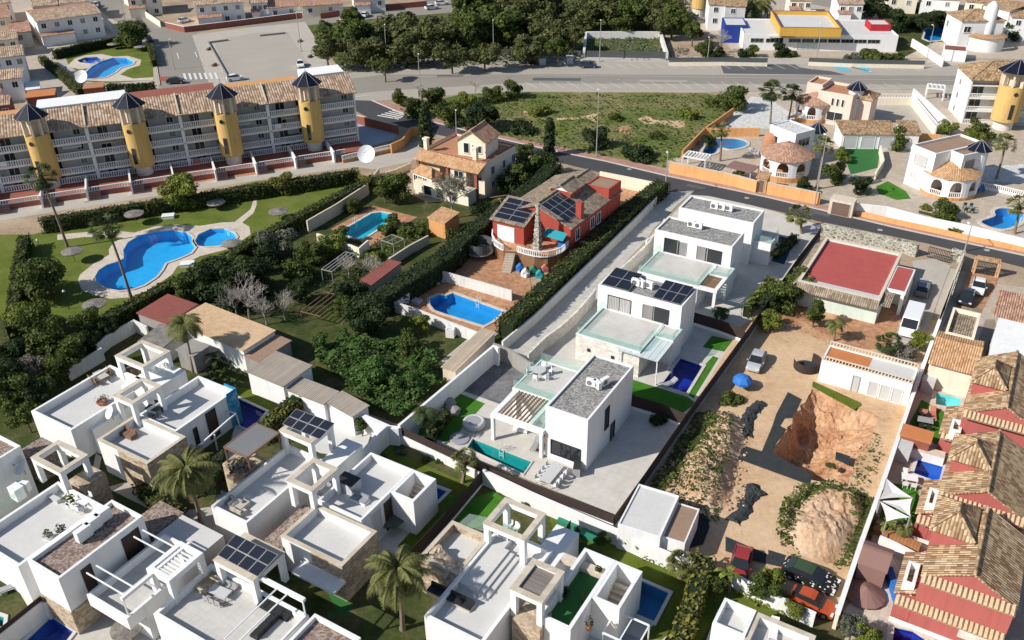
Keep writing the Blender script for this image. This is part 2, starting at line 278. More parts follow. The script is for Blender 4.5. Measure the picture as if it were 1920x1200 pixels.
DEF = {
 'white': lambda k: m_wall(k, (.76, .755, .74), .075), 'white_aged': lambda k: m_wall(k, (.66, .65, .62), .13),
 'cream': lambda k: m_wall(k, (.72, .6, .42)), 'pale_cream': lambda k: m_wall(k, (.78, .7, .56), .09), 'beige': lambda k: m_wall(k, (.62, .53, .42), .1),
 'orange': lambda k: m_wall(k, (.72, .38, .16), .14), 'ochre': lambda k: m_wall(k, (.6, .3, .12), .16), 'yellow': lambda k: m_wall(k, (.6, .4, .145), .12),
 'school_yellow': lambda k: m_wall(k, (.62, .36, .07), .08), 'pink': lambda k: m_wall(k, (.72, .56, .47), .08), 'red_wall': lambda k: m_wall(k, (.36, .07, .05), .1),
 'rose': lambda k: m_wall(k, (.42, .12, .105), .09), 'blue_wall': lambda k: m_wall(k, (.02, .045, .25), .08), 'red_bright': lambda k: m_wall(k, (.42, .03, .04)),
 'mint': lambda k: m_wall(k, (.6, .68, .6), .1), 'brown_red': lambda k: m_wall(k, (.28, .1, .07), .12), 'grey_wall': lambda k: m_wall(k, (.3, .28, .26), .15),
 'lightgrey': lambda k: m_wall(k, (.5, .5, .5), .08), 'mural': lambda k: m_ground(k, [(.015, .12, .3), (.04, .25, .42), (.4, .5, .52)], .5, 1.2, 0),
 'gravel': lambda k: m_gravel(k, [(.16, .155, .15), (.3, .29, .27), (.46, .44, .42)], 6), 'gravel_brown': lambda k: m_gravel(k, [(.16, .11, .09), (.3, .23, .19), (.44, .36, .31)], 6),
 'white_gravel': lambda k: m_gravel(k, [(.4, .4, .39), (.6, .59, .57), (.78, .77, .75)], 5),
 'stone': lambda k: m_stone(k, [(.26, .19, .13), (.44, .34, .24), (.6, .5, .37)], 2.4), 'light_stone': lambda k: m_stone(k, [(.5, .46, .4), (.64, .6, .54), (.75, .72, .67)], 2),
 'rubble': lambda k: m_stone(k, [(.1, .1, .09), (.24, .23, .2), (.4, .39, .34)], 1.5, (.55, .52, .42)),
 'coping_stone': lambda k: m_stone(k, [(.46, .39, .3), (.6, .53, .43)], 1.2),
 'tile_tan': lambda k: m_tile(k, [(.26, .15, .08), (.46, .3, .17), (.62, .45, .28)]), 'tile_red': lambda k: m_tile(k, [(.36, .18, .12), (.5, .29, .2), (.58, .39, .28)]),
 'tile_orange': lambda k: m_tile(k, [(.46, .24, .11), (.58, .35, .19), (.64, .43, .26)], .26, .42, .3), 'tile_grey': lambda k: m_tile(k, [(.2, .15, .11), (.33, .26, .19), (.44, .35, .26)]),
 'tile_far': lambda k: m_tile(k, [(.32, .21, .14), (.5, .36, .25), (.62, .48, .36)], .45, .7, .5), 'tile_deep': lambda k: m_tile(k, [(.26, .15, .085), (.4, .26, .15), (.54, .38, .22), (.66, .5, .32)], .27, .42, .35),
 'terrace': lambda k: m_grid(k, (.56, .54, .51), (.42, .41, .39), .6, .6, .012, var=.03), 'terrace_white': lambda k: m_plain(k, (.57, .56, .54), .8, .13, .5, 5), 'deck_wood': lambda k: m_grid(k, (.34, .27, .2), (.12, .09, .07), 3, .14, .012),
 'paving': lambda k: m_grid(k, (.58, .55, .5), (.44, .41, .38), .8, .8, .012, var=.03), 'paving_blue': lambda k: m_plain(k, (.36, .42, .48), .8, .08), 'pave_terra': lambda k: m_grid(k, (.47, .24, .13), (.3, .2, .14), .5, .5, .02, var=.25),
 'pave_orange': lambda k: m_grid(k, (.56, .3, .16), (.42, .26, .17), .4, .4, .02, var=.25, ang=-14), 'pave_pink': lambda k: m_grid(k, (.46, .25, .2), (.3, .2, .17), .4, .4, .02, var=.15, ang=-14),
 'pave_beige': lambda k: m_grid(k, (.5, .42, .33), (.36, .3, .24), .6, .6, .015), 'concrete': lambda k: m_plain(k, (.43, .39, .335), .9, .2, .3, 3), 'pave_cream': lambda k: m_grid(k, (.62, .54, .45), (.45, .38, .3), .5, .5, .015),
 'driveway': lambda k: m_grid(k, (.52, .5, .46), (.36, .34, .31), 1.2, .6, .02, var=.08), 'printed': lambda k: m_ground(k, [(.07, .07, .075), (.14, .14, .145), (.24, .24, .24)], .25, 1.5, .1),
 'asphalt': lambda k: m_plain(k, (.062, .062, .066), .9, .25, .3, 8), 'asphalt_old': lambda k: m_road(k, (.27, .245, .21)), 'asphalt_tan': lambda k: m_road(k, (.38, .345, .295)), 'asphalt_mid': lambda k: m_plain(k, (.1, .1, .105), .9, .25, .3, 8),
 'paint': lambda k: m_plain(k, (.66, .65, .62), .8, .25, 1.5), 'paint_blue': lambda k: m_plain(k, (.12, .42, .55), .8, .25, .8), 'kerb': lambda k: m_plain(k, (.5, .47, .42), .9, .15), 'paint_red': lambda k: m_plain(k, (.4, .1, .07), .8, .2),
 'ground': lambda k: m_ground(k, [(.2, .14, .09), (.36, .27, .19), (.5, .4, .29)]), 'sand': lambda k: m_ground(k, [(.33, .205, .115), (.5, .335, .2), (.58, .41, .26), (.62, .46, .32)], .12, 1.6, .5), 'soil': lambda k: m_ground(k, [(.17, .08, .04), (.36, .18, .095), (.52, .31, .18), (.62, .43, .29)], .3, 2.6, 1.0),
 'field': lambda k: m_ground(k, [(.05, .085, .018), (.105, .145, .035), (.2, .18, .08), (.36, .29, .18)], .06, .9, .8), 'weeds': lambda k: m_ground(k, [(.03, .06, .015), (.09, .11, .035), (.2, .17, .09)], .3, 2.0), 'garden': lambda k: m_ground(k, [(.025, .04, .012), (.06, .075, .025), (.15, .11, .06)], .25, 1.6),
 'lawn': lambda k: m_ground(k, [(.07, .1, .018), (.12, .15, .03), (.17, .18, .055)], .2, 3, .4), 'turf': lambda k: m_ground(k, [(.035, .12, .015), (.055, .17, .02), (.075, .2, .03)], .5, 8, .3), 'turf_dark': lambda k: m_plain(k, (.03, .14, .035), .95, .15), 'turf_olive': lambda k: m_ground(k, [(.06, .09, .015), (.1, .13, .02), (.13, .16, .03)], .5, 6, .3),
 'scrub': lambda k: m_leaf(k, (.022, .055, .014), (.11, .19, .045)), 'forest': lambda k: m_leaf(k, (.035, .048, .015), (.16, .17, .06)), 'leaf': lambda k: m_leaf(k, (.026, .045, .01), (.13, .16, .035)), 'leaf_bright': lambda k: m_leaf(k, (.06, .09, .012), (.25, .28, .05)),
 'leaf_dark': lambda k: m_leaf(k, (.012, .024, .008), (.055, .08, .026)), 'leaf_olive': lambda k: m_leaf(k, (.05, .06, .04), (.19, .2, .14)), 'leaf_grey': lambda k: m_leaf(k, (.1, .09, .075), (.3, .27, .22)), 'hedge': lambda k: m_leaf(k, (.03, .045, .01), (.12, .13, .032)), 'hedge_yellow': lambda k: m_leaf(k, (.07, .08, .012), (.24, .22, .05)),
 'palm_leaf': lambda k: m_leaf(k, (.045, .055, .015), (.24, .24, .08)), 'palm_dark': lambda k: m_leaf(k, (.02, .035, .01), (.09, .12, .04)), 'flower': lambda k: m_leaf(k, (.12, .01, .06), (.42, .05, .2)), 'bark': lambda k: m_plain(k, (.16, .12, .09), .95, .3, 2, 14, .6), 'palm_bark': lambda k: m_plain(k, (.24, .18, .13), .95, .35, 2, 12, .8), 'twig': lambda k: m_plain(k, (.36, .32, .28), .95, .2),
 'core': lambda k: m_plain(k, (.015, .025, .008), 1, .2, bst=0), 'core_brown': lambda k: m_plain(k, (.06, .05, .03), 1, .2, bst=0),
 'metal_white': lambda k: m_plain(k, (.75, .75, .74), .5, .04, bst=0), 'metal_grey': lambda k: m_plain(k, (.35, .35, .35), .5, .1, bst=0), 'metal_dark': lambda k: m_plain(k, (.03, .03, .033), .5, .1, bst=0), 'galv': lambda k: m_plain(k, (.42, .41, .39), .5, .15, bst=0, metal=.3),
 'plastic_grey': lambda k: m_plain(k, (.5, .5, .5), .6, .06, bst=0), 'black': lambda k: m_plain(k, (.016, .016, .018), .7, .2, bst=0), 'mesh_fence': lambda k: m_plain(k, (.05, .034, .03), .95, .35, 1.2, 10, .3), 'tarp': lambda k: m_plain(k, (.035, .04, .042), .85, .4, .8, 5, .6),
 'shutter': lambda k: m_grid(k, (.07, .045, .035), (.02, .012, .01), 5, .12, .02, geo=False, var=.05), 'shutter_grey': lambda k: m_grid(k, (.3, .29, .28), (.16, .15, .15), .12, 9, .02, geo=False, var=.1), 'curtain': lambda k: m_grid(k, (.5, .49, .46), (.25, .25, .24), .22, 9, .05, geo=False, var=.15), 'glass_dark': lambda k: m_plain(k, (.02, .024, .028), .08, .2, bst=0, spec=.6), 'wood': lambda k: m_plain(k, (.22, .13, .08), .8, .25, 1.5, 10, .3), 'wood_orange': lambda k: m_grid(k, (.42, .2, .09), (.2, .09, .04), .3, 9, .02, geo=False), 'reed': lambda k: m_grid(k, (.33, .29, .26), (.16, .13, .12), 9, .1, .03, geo=False, var=.3), 'brown_cloth': lambda k: m_plain(k, (.24, .14, .12), .9, .1), 'thatch': lambda k: m_ground(k, [(.1, .09, .08), (.22, .2, .18), (.36, .33, .3)], 1, 6, .8), 'gate_brown': lambda k: m_grid(k, (.2, .13, .1), (.1, .07, .05), 9, .25, .02, geo=False), 'terracotta': lambda k: m_plain(k, (.36, .13, .07), .85, .15), 'roof_terra': lambda k: m_plain(k, (.42, .2, .11), .9, .2, .5, 4), 'roof_red': lambda k: m_plain(k, (.4, .085, .075), .85, .18, .4, 3), 'roof_brown': lambda k: m_plain(k, (.3, .2, .14), .9, .2, .5, 4), 'roof_orange': lambda k: m_plain(k, (.5, .19, .07), .9, .2, .6, 5), 'roof_maroon': lambda k: m_plain(k, (.24, .075, .06), .9, .18, .5, 4),
 'corrugated': lambda k: m_grid(k, (.42, .36, .3), (.2, .17, .14), .25, 30, .04, geo=False, var=.15), 'corr_cream': lambda k: m_grid(k, (.56, .46, .34), (.34, .27, .2), .3, 30, .04, geo=False, var=.2), 'sheet_white': lambda k: m_grid(k, (.62, .68, .68), (.36, .42, .43), .75, 40, .05, rough=.35, geo=False, var=.05),
 'solar': lambda k: m_solar(k), 'spots': lambda k: m_spots(k), 'solar_frame': lambda k: m_plain(k, (.3, .3, .31), .4, .05, bst=0), 'glass_green': lambda k: m_clear(k, (.84, .93, .9), .1), 'glass_grey': lambda k: m_clear(k, (.45, .48, .5), .3), 'net': lambda k: m_clear(k, (.25, .27, .27), .35, .8), 'screen': lambda k: m_clear(k, (.35, .35, .36), .5, .9),
 'cone_blue': lambda k: m_plain(k, (.006, .007, .022), .5, .3, bst=0, spec=.25), 'eave': lambda k: m_plain(k, (.58, .42, .27), .9, .35, 3, 6, .3), 'mound': lambda k: m_ground(k, [(.28, .16, .09), (.46, .3, .185), (.58, .42, .29), (.64, .5, .37)], .3, 3.4, 1.0), 'cloth_white': lambda k: m_plain(k, (.72, .71, .7), .9, .06), 'cloth_teal': lambda k: m_plain(k, (.02, .26, .3), .8, .08), 'cloth_blue': lambda k: m_plain(k, (.03, .16, .5), .7, .1), 'cloth_green': lambda k: m_plain(k, (.03, .2, .12), .8, .1), 'cloth_rose': lambda k: m_plain(k, (.5, .17, .13), .8, .1), 'cushion': lambda k: m_plain(k, (.3, .3, .32), .9, .08), 'cushion_tan': lambda k: m_plain(k, (.48, .43, .36), .9, .08),
 'tyre': lambda k: m_plain(k, (.018, .018, .018), .9, .1, bst=0), 'rim': lambda k: m_plain(k, (.4, .4, .41), .35, .05, bst=0, metal=.5), 'lamp_lens': lambda k: m_plain(k, (.7, .7, .68), .2, .03, bst=0), 'rear_lens': lambda k: m_plain(k, (.35, .02, .02), .2, .03, bst=0),
 'w_blue': lambda k: m_water(k, (.9, .98, 1)), 'b_blue': lambda k: m_basin(k, (.02,.39,.76)), 'b_deep': lambda k: m_basin(k, (.008,.025,.33)), 'b_teal': lambda k: m_basin(k, (.008,.3,.29)), 'b_aqua': lambda k: m_basin(k, (.16,.66,.66)), 'b_sky': lambda k: m_basin(k, (.012,.27,.6)), 'b_lightblue': lambda k: m_basin(k, (.025,.22,.45)), 'b_dark': lambda k: m_basin(k, (.012,.1,.2)), 'b_royal': lambda k: m_basin(k, (.01,.11,.5)), 'b_cyan': lambda k: m_basin(k, (.015,.44,.54)),
}
def m_road(name, c):
    m, n, b = newmat(name, .92, .15); v = geo_vec(n)
    mp = N(n, 'ShaderNodeMapping'); mp.inputs['Scale'].default_value = (.12, 1.6, 1); n.links.new(v, mp.inputs[0])
    st = noise_n(n, mp.outputs[0], 1.2, 6, .7); bl = noise_n(n, v, .12, 6, .7); fi = noise_n(n, v, 6, 3, .6)
    c1 = ramp(n, st, [(.3, sc(c, .82)), (.7, sc(c, 1.08))]); c2 = ramp(n, bl, [(.3, sc(c, .84)), (.68, sc(c, 1.07))])
    c3 = mixc(n, .5, c1, c2); c3 = mixc(n, .25, c3, ramp(n, fi, [(.3, sc(c, .7)), (.7, sc(c, 1.2))])); n.links.new(c3, b.inputs['Base Color']); return m
def m_spots(name):
    m, n, b = newmat(name, .6, .3); vo = N(n, 'ShaderNodeTexVoronoi'); vo.inputs['Scale'].default_value = 3.2; n.links.new(geo_vec(n), vo.inputs['Vector']); n.links.new(ramp(n, vo.outputs['Distance'], [(.3, (.6, .6, .58)), (.36, (.012, .012, .013))]), b.inputs['Base Color'])
def m_solar(name):
    m, n, b = newmat(name, .18, .55); uvn = N(n, 'ShaderNodeUVMap', uv_map='UVMap').outputs[0]
    br = N(n, 'ShaderNodeTexBrick'); br.offset = 0; br.inputs['Scale'].default_value = 1; br.inputs['Brick Width'].default_value = .17; br.inputs['Row Height'].default_value = .17; br.inputs['Mortar Size'].default_value = .006
    br.inputs['Color1'].default_value = (.008, .01, .018, 1); br.inputs['Color2'].default_value = (.012, .014, .024, 1); br.inputs['Mortar'].default_value = (.045, .05, .065, 1)
    n.links.new(uvn, br.inputs['Vector']); n.links.new(br.outputs[0], b.inputs['Base Color']); return m
def m_paint(name, c, rough=.3):
    m, n, b = newmat(name, rough, .5); b.inputs['Base Color'].default_value = (*c, 1); b.inputs['Coat Weight'].default_value = .4; return m
def M(k):
    if k not in MATS: DEF[k](k)
    return MATS[k]
# ---------------------------------------------------------------- builders
HOLES = []
def smooth_poly(ps, n=6):
    out = []; m = len(ps)
    for i in range(m):
        p0, p1, p2, p3 = ps[i-1], ps[i], ps[(i+1) % m], ps[(i+2) % m]
        for k in range(n):
            t = k/n; out.append(.5*((2*p1)+(p2-p0)*t+(2*p0-5*p1+4*p2-p3)*t*t+(3*p1-p0-3*p2+p3)*t**3))
    return out
def area(ps): return sum(ps[i].x*ps[(i+1) % len(ps)].y-ps[(i+1) % len(ps)].x*ps[i].y for i in range(len(ps)))/2
def ccw(ps): return ps if area(ps) > 0 else ps[::-1]
def inside(p, ps):
    c = False; j = len(ps)-1
    for i in range(len(ps)):
        a, b = ps[i], ps[j]
        if (a.y > p.y) != (b.y > p.y) and p.x < (b.x-a.x)*(p.y-a.y)/(b.y-a.y)+a.x: c = not c
        j = i
    return c
def offset(ps, d):
    ps = ccw(ps); n = len(ps); out = []
    for i in range(n):
        a, b, c = ps[i-1], ps[i], ps[(i+1) % n]
        e1 = (b-a).to_2d().normalized(); e2 = (c-b).to_2d().normalized()
        n1 = Vector((e1.y, -e1.x)); n2 = Vector((e2.y, -e2.x)); m = n1+n2
        m = m/max(.35, m.length_squared)*2 if m.length > .01 else n1
        out.append(Vector((b.x+m.x*d, b.y+m.y*d, b.z)))
    return out
def flat_mesh(mb, poly, z, holes=(), ptsin=(), zf=None):
    poly = ccw(poly); vs = [Vector((p.x, p.y)) for p in poly]; n = len(vs); ed = [(i, (i+1) % n) for i in range(n)]
    for h in holes:
        k = len(vs); vs += [Vector((p.x, p.y)) for p in h]; m = len(h); ed += [(k+i, k+(i+1) % m) for i in range(m)]
    vs += [Vector((p[0], p[1])) for p in ptsin]
    V2, E2, F2, _, _, _ = delaunay_2d_cdt(vs, ed, [], 0, 1e-5)
    out = []
    for f in F2:
        c = sum((V2[i] for i in f), Vector((0, 0)))/len(f)
        if inside(c, poly) and not any(inside(c, h) for h in holes): out.append(tuple(f))
    vv = [Vector((v.x, v.y, (zf(v) if zf else z))) for v in V2]
    mb.mesh(vv, out, [(v.x, v.y) for v in V2])
    return mb
def bb(ps): return min(p.x for p in ps), min(p.y for p in ps), max(p.x for p in ps), max(p.y for p in ps)
SI = []
def sheet(name, px, mat, lv=1, sm=False, world=False, kind='structure', label=None, **k):
    ps = px if world else [P(q) for q in pts_of(px)]
    if sm: ps = smooth_poly(ps)
    b = bb(ps); L_ = 0
    for (l2, b2) in SI:
        if not (b2[0] > b[2] or b2[2] < b[0] or b2[1] > b[3] or b2[3] < b[1]): L_ = max(L_, l2)
    L_ = L_+1 if lv else 0; SI.append((L_, b)) if lv else 0; z = .004*L_; hs = [h for h in HOLES if not (bb(h)[0] > b[2] or bb(h)[2] < b[0] or bb(h)[1] > b[3] or bb(h)[3] < b[1])]
    mb = flat_mesh(MB(), ps, z, hs); o = mb.build(name, mat)
    return tag(o, label, None, None, kind)
class F:      # oriented rectangle seen at height h: corners front-left, front-right, back-right[, back-left]
    def __init__(s, px, h, ang=AA, z0=0.0):
        q = [P(p, h) for p in pts_of(px)]
        if ang is None:
            e = q[1]-q[0]; ang = -math.degrees(atan2(e.y, e.x)); e2 = q[2]-q[1]; a2 = math.degrees(atan2(e2.x, e2.y))
            ang = (ang*e.length+a2*e2.length)/(e.length+e2.length)
        s.ang = ang; a = radians(ang); s.w = Vector((cos(a), -sin(a), 0)); s.d = Vector((sin(a), cos(a), 0)); s.h = h; s.z0 = z0
        us = [p.dot(s.w) for p in q]; vs = [p.dot(s.d) for p in q]
        if len(q) == 4: u0, u1, v0, v1 = (us[0]+us[3])/2, (us[1]+us[2])/2, (vs[0]+vs[1])/2, (vs[2]+vs[3])/2
        else: u0, u1, v0, v1 = us[0], (us[1]+us[2])/2, (vs[0]+vs[1])/2, vs[2]
        s.W = u1-u0; s.D = v1-v0; s.o = s.w*u0+s.d*v0
    def pt(s, u, v, z): r = s.o+s.w*u+s.d*v; return Vector((r.x, r.y, z))
    def sub(s, u0, u1, v0, v1, h=None):
        n = F.__new__(F); n.__dict__.update(s.__dict__); n.o = s.o+s.w*u0+s.d*v0; n.W = u1-u0; n.D = v1-v0; n.h = h or s.h; return n
    def c(s, z=0): return s.pt(s.W/2, s.D/2, z)
    def ring(s, z, i=0.0): return [s.pt(i, i, z), s.pt(s.W-i, i, z), s.pt(s.W-i, s.D-i, z), s.pt(i, s.D-i, z)]
    def side(s, k):     # origin, along, outward, length
        return {'f': (s.pt(0, 0, 0), s.w, -s.d, s.W), 'r': (s.pt(s.W, 0, 0), s.d, s.w, s.D), 'b': (s.pt(s.W, s.D, 0), -s.w, s.d, s.W), 'l': (s.pt(0, s.D, 0), -s.d, -s.w, s.D)}[k]
    def hit(s, k, p):
        o, al, nn, L = s.side(k); d = ray(p); c0 = Vector((0, 0, CAMH)); t = (o-c0).dot(nn)/d.dot(nn); q = c0+d*t
        return (q-o).dot(al), q.z
def slab(mb, f, z0, z1, grow=0.0): return mb.hexa(f.ring(z0, -grow), f.ring(z1, -grow))
def shell(mb, f, z0, h, par, t=.25):     # walls with a parapet rising `par` above the roof deck
    o0, o1, i1, i0 = f.ring(z0), f.ring(h), f.ring(h, t), f.ring(h-par, t)
    for i in range(4):
        j = (i+1) % 4
        mb.face([o0[i], o0[j], o1[j], o1[i]]); mb.face([o1[i], o1[j], i1[j], i1[i]]); mb.face([i1[i], i1[j], i0[j], i0[i]])
    return mb
def block(par, f, z0=0.0, roof='white', wall='white', parapet=.35, cap=None, t=.25, base=None):
    shell(MB(), f, z0, f.h, parapet, t).build('wall', wall, par)
    if base: slab(MB(), f, z0-.0, base[1], .03).build('stone_base', base[0], par)
    MB().face(f.ring(f.h-parapet+.0, t)).build('roof_deck' if parapet > .6 else 'roof', roof, par)
    if cap:
        mb = MB(); e = .04
        a, b, c, d = f.ring(f.h+.003, -e), f.ring(f.h+.06, -e), f.ring(f.h+.06, t+e), f.ring(f.h+.003, t+e)
        for i in range(4):
            j = (i+1) % 4; mb.face([a[i], a[j], b[j], b[i]]); mb.face([b[i], b[j], c[j], c[i]]); mb.face([c[i], c[j], d[j], d[i]])
        mb.build('coping', cap, par)
def opening(par, f, k, a, b, kind='window', frame='metal_white', pane='glass_dark', bars=1, depth=.09, px=True, sill=True, name=None):
    if px: (u0, z1), (u1, z0) = f.hit(k, a), f.hit(k, b)
    else: (u0, z1), (u1, z0) = a, b
    if u0 > u1: u0, u1 = u1, u0
    if z0 > z1: z0, z1 = z1, z0
    o, al, nn, L = f.side(k); up = Vector((0, 0, 1)); fw = .07
    def q(u, z, d): return o+al*u+up*z+nn*d
    m = MB()
    def bx(ua, ub, za, zb, d0, d1): m.hexa([q(ua, za, d1), q(ub, za, d1), q(ub, za, d0), q(ua, za, d0)], [q(ua, zb, d1), q(ub, zb, d1), q(ub, zb, d0), q(ua, zb, d0)])
    bx(u0-fw, u0, z0-fw, z1+fw, -.02, depth); bx(u1, u1+fw, z0-fw, z1+fw, -.02, depth); bx(u0, u1, z1, z1+fw, -.02, depth); bx(u0, u1, z0-fw, z0, -.02, depth)
    for i in range(bars): um = u0+(u1-u0)*(i+1)/(bars+1); bx(um-.03, um+.03, z0, z1, .0, depth-.02)
    nm = name or kind
    w = m.build(nm, frame, par)
    m = MB(); m.face([q(u0, z0, .03), q(u1, z0, .03), q(u1, z1, .03), q(u0, z1, .03)], [(0, 0), (u1-u0, 0), (u1-u0, z1-z0), (0, z1-z0)])
    m.build('shutter' if 'shutter' in str(pane) else 'curtain' if pane == 'curtain' else 'pane', pane, w)
    if sill and kind == 'window':
        m = MB(); m.hexa([q(u0-.12, z0-.12, .16), q(u1+.12, z0-.12, .16), q(u1+.12, z0-.12, 0.002), q(u0-.12, z0-.12, .002)], [q(u0-.12, z0-.072, .16), q(u1+.12, z0-.072, .16), q(u1+.12, z0-.072, .002), q(u0-.12, z0-.072, .002)]); m.build('sill', 'coping_stone', w)
    return w
def frame_tower(par, px, h, zf, ang=AA, mat='white', cap='coping_stone', bw=.45, bt=.5, fill=None, pw=.5, name='pergola_frame', walls=0):
    f = F(px, h, ang); m = MB()     # four posts and a ring beam open to the sky
    i = f.ring(0, 0)
    for (u, v) in ((pw/2, pw/2), (f.W-pw/2, pw/2), (f.W-pw/2, f.D-pw/2), (pw/2, f.D-pw/2)): m.box(f.pt(u, v, zf), pw-.02, pw-.02, h-bt-zf+.01, f.ang)
    shell(m, f, h-bt, h, bt, bw); a, b = f.ring(h-bt), f.ring(h-bt, bw)
    for k in range(4): l = (k+1) % 4; m.face([a[l], a[k], b[k], b[l]])
    o = m.build(name, mat, par)
    if cap:
        mb = MB(); a, b, c, d = f.ring(h+.003, -.05), f.ring(h+.07, -.05), f.ring(h+.07, bw+.03), f.ring(h+.003, bw+.03)
        for k in range(4):
            l = (k+1) % 4; mb.face([a[k], a[l], b[l], b[k]]); mb.face([b[k], b[l], c[l], c[k]]); mb.face([c[k], c[l], d[l], d[k]])
        mb.build('coping', cap, par)
    if fill:
        kind, mat2 = fill; mb = MB()
        if kind == 'slats':
            n = int((f.D-2*bw)/.35)
            for k in range(n): v = bw+.2+k*.35; mb.bar(f.pt(bw, v, h-.15), f.pt(f.W-bw, v, h-.15), .12, .1)
            mb.build('slats', mat2, par)
        else: slab(mb, f, h-.22, h-.16, -bw-.01).build('shade_mat', mat2, par)
    return f
def solar(par, cs, nx, ny, thick=.05, name='solar_panel', group=None, gap=.03, label=None):   # cs: four world corners bl br tr tl
    a, b, c, d = cs
    for i in range(nx):
        for j in range(ny):
            def q(s, t): return (a*(1-s)+b*s)*(1-t)+(d*(1-s)+c*s)*t
            gx = gap/(b-a).length/2*1.0; gy = gap/(d-a).length/2
            r = [q(i/nx+gx, j/ny+gy), q((i+1)/nx-gx, j/ny+gy), q((i+1)/nx-gx, (j+1)/ny-gy), q(i/nx+gx, (j+1)/ny-gy)]
            nn = (r[1]-r[0]).cross(r[3]-r[0]).normalized(); L, H = (r[1]-r[0]).length, (r[3]-r[0]).length
            m = MB(); m.hexa([x-nn*thick for x in r], r); p = m.build(name, 'solar_frame', par)
            e = .035; s = [r[0]+(r[1]-r[0])/L*e+(r[3]-r[0])/H*e, r[1]-(r[1]-r[0])/L*e+(r[2]-r[1])/H*e, r[2]-(r[2]-r[3])/L*e-(r[2]-r[1])/H*e, r[3]+(r[2]-r[3])/L*e-(r[3]-r[0])/H*e]
            m = MB(); m.face([x+nn*.004 for x in s], [(0, 0), (L, 0), (L, H), (0, H)]); m.build('solar_cells', 'solar', p)
def railing(par, path, z, h=1.0, mat='glass_green', post='metal_grey', name='glass_railing', t=.02):
    m = MB()
    for a, b in zip(path, path[1:]):
        d = (b-a); d.z = 0; L = d.length; d.normalize(); nn = Vector((d.y, -d.x, 0))*t/2; a = Vector((a.x, a.y, z)); b = Vector((b.x, b.y, z))
        m.hexa([a-nn, b-nn, b+nn, a+nn], [q+Vector((0, 0, h)) for q in (a-nn, b-nn, b+nn, a+nn)])
    return m.build(name, mat, par)
def balustrade_mb(m, path, z, h=.95, sp=.3, bw=.11, cap=.2):
    for a, b in zip(path, path[1:]):
        a = Vector((a.x, a.y, z)); b = Vector((b.x, b.y, z)); L = (b-a).length; n = max(1, int(L/sp)); zz = Vector((0, 0, 1)); ang = math.degrees(atan2((b-a).x, (b-a).y))
        m.bar(a+zz*.05, b+zz*.05, cap, .1); m.bar(a+zz*(h-.05), b+zz*(h-.05), cap, .1)
        for i in range(n+1): m.box(a+(b-a)*(i/n)+zz*.09, bw, bw, h-.18, ang)
    return m
def wall_mb(m, path, z0, h, t, close=False):
    ps = path+[path[0]] if close else path; L = len(ps); off = []
    for i in range(L):
        e1 = (ps[i]-ps[i-1]).to_2d() if i > 0 else (ps[1]-ps[0]).to_2d(); e2 = (ps[i+1]-ps[i]).to_2d() if i < L-1 else e1
        if i == 0: e1 = e2
        e1.normalize(); e2.normalize(); n = Vector((e1.y+e2.y, -e1.x-e2.x)); n = n/max(.5, n.length_squared)*2; off.append(Vector((n.x, n.y, 0))*t/2)
    for i in range(L-1):
        a, b = ps[i], ps[i+1]; z = Vector((0, 0, 1)); a = Vector((a.x, a.y, z0)); b = Vector((b.x, b.y, z0))
        q = [a+off[i], b+off[i+1], b-off[i+1], a-off[i]]; m.hexa(q, [x+z*h for x in q])
    return m
def gwall(name, px, h, mat, label, cat='wall', t=.25, z=None, cap=None, group=None, fence=None, bal=None, posts=None, world=False):
    # garden wall; px follow its top edge
    H = h+(fence[0] if fence and z is None else 0)+(.9 if bal and z is None else 0) if z is None else z
    ps = px if world else [P(q, H) for q in pts_of(px)]
    o = thing(name, label, cat, (ps[0].x, ps[0].y, 0), group)
    if h > 0: wall_mb(MB(), ps, -.02, h+.02, t).build('masonry', mat, o)
    if cap: wall_mb(MB(), ps, h+.002, .07, t+.1).build('coping', cap, o)
    if fence: wall_mb(MB(), ps, h+.003, fence[0], .04).build('screen', fence[1], o)
    if bal: balustrade_mb(MB(), ps, h+.002, .85, bal[1] if len(bal) > 1 else .35).build('balustrade', bal[0], o)
    if posts:
        for a, b in zip(ps, ps[1:]):
            n = max(1, int((b-a).length/posts[0]))
            for i in range(n+1): q = a+(b-a)*(i/n); MB().box((q.x, q.y, 0), t+.1, t+.1, h+posts[1], 0).build('post', posts[2], o)
    return o
POOLN = []
def hole(px, sm=False, z=.05):
    ps = [P(q, z) for q in pts_of(px)]
    if sm: ps = smooth_poly(ps, 5)
    ps = ccw(ps); ps = [Vector((p.x, p.y, 0)) for p in ps]; HOLES.append(ps); return ps
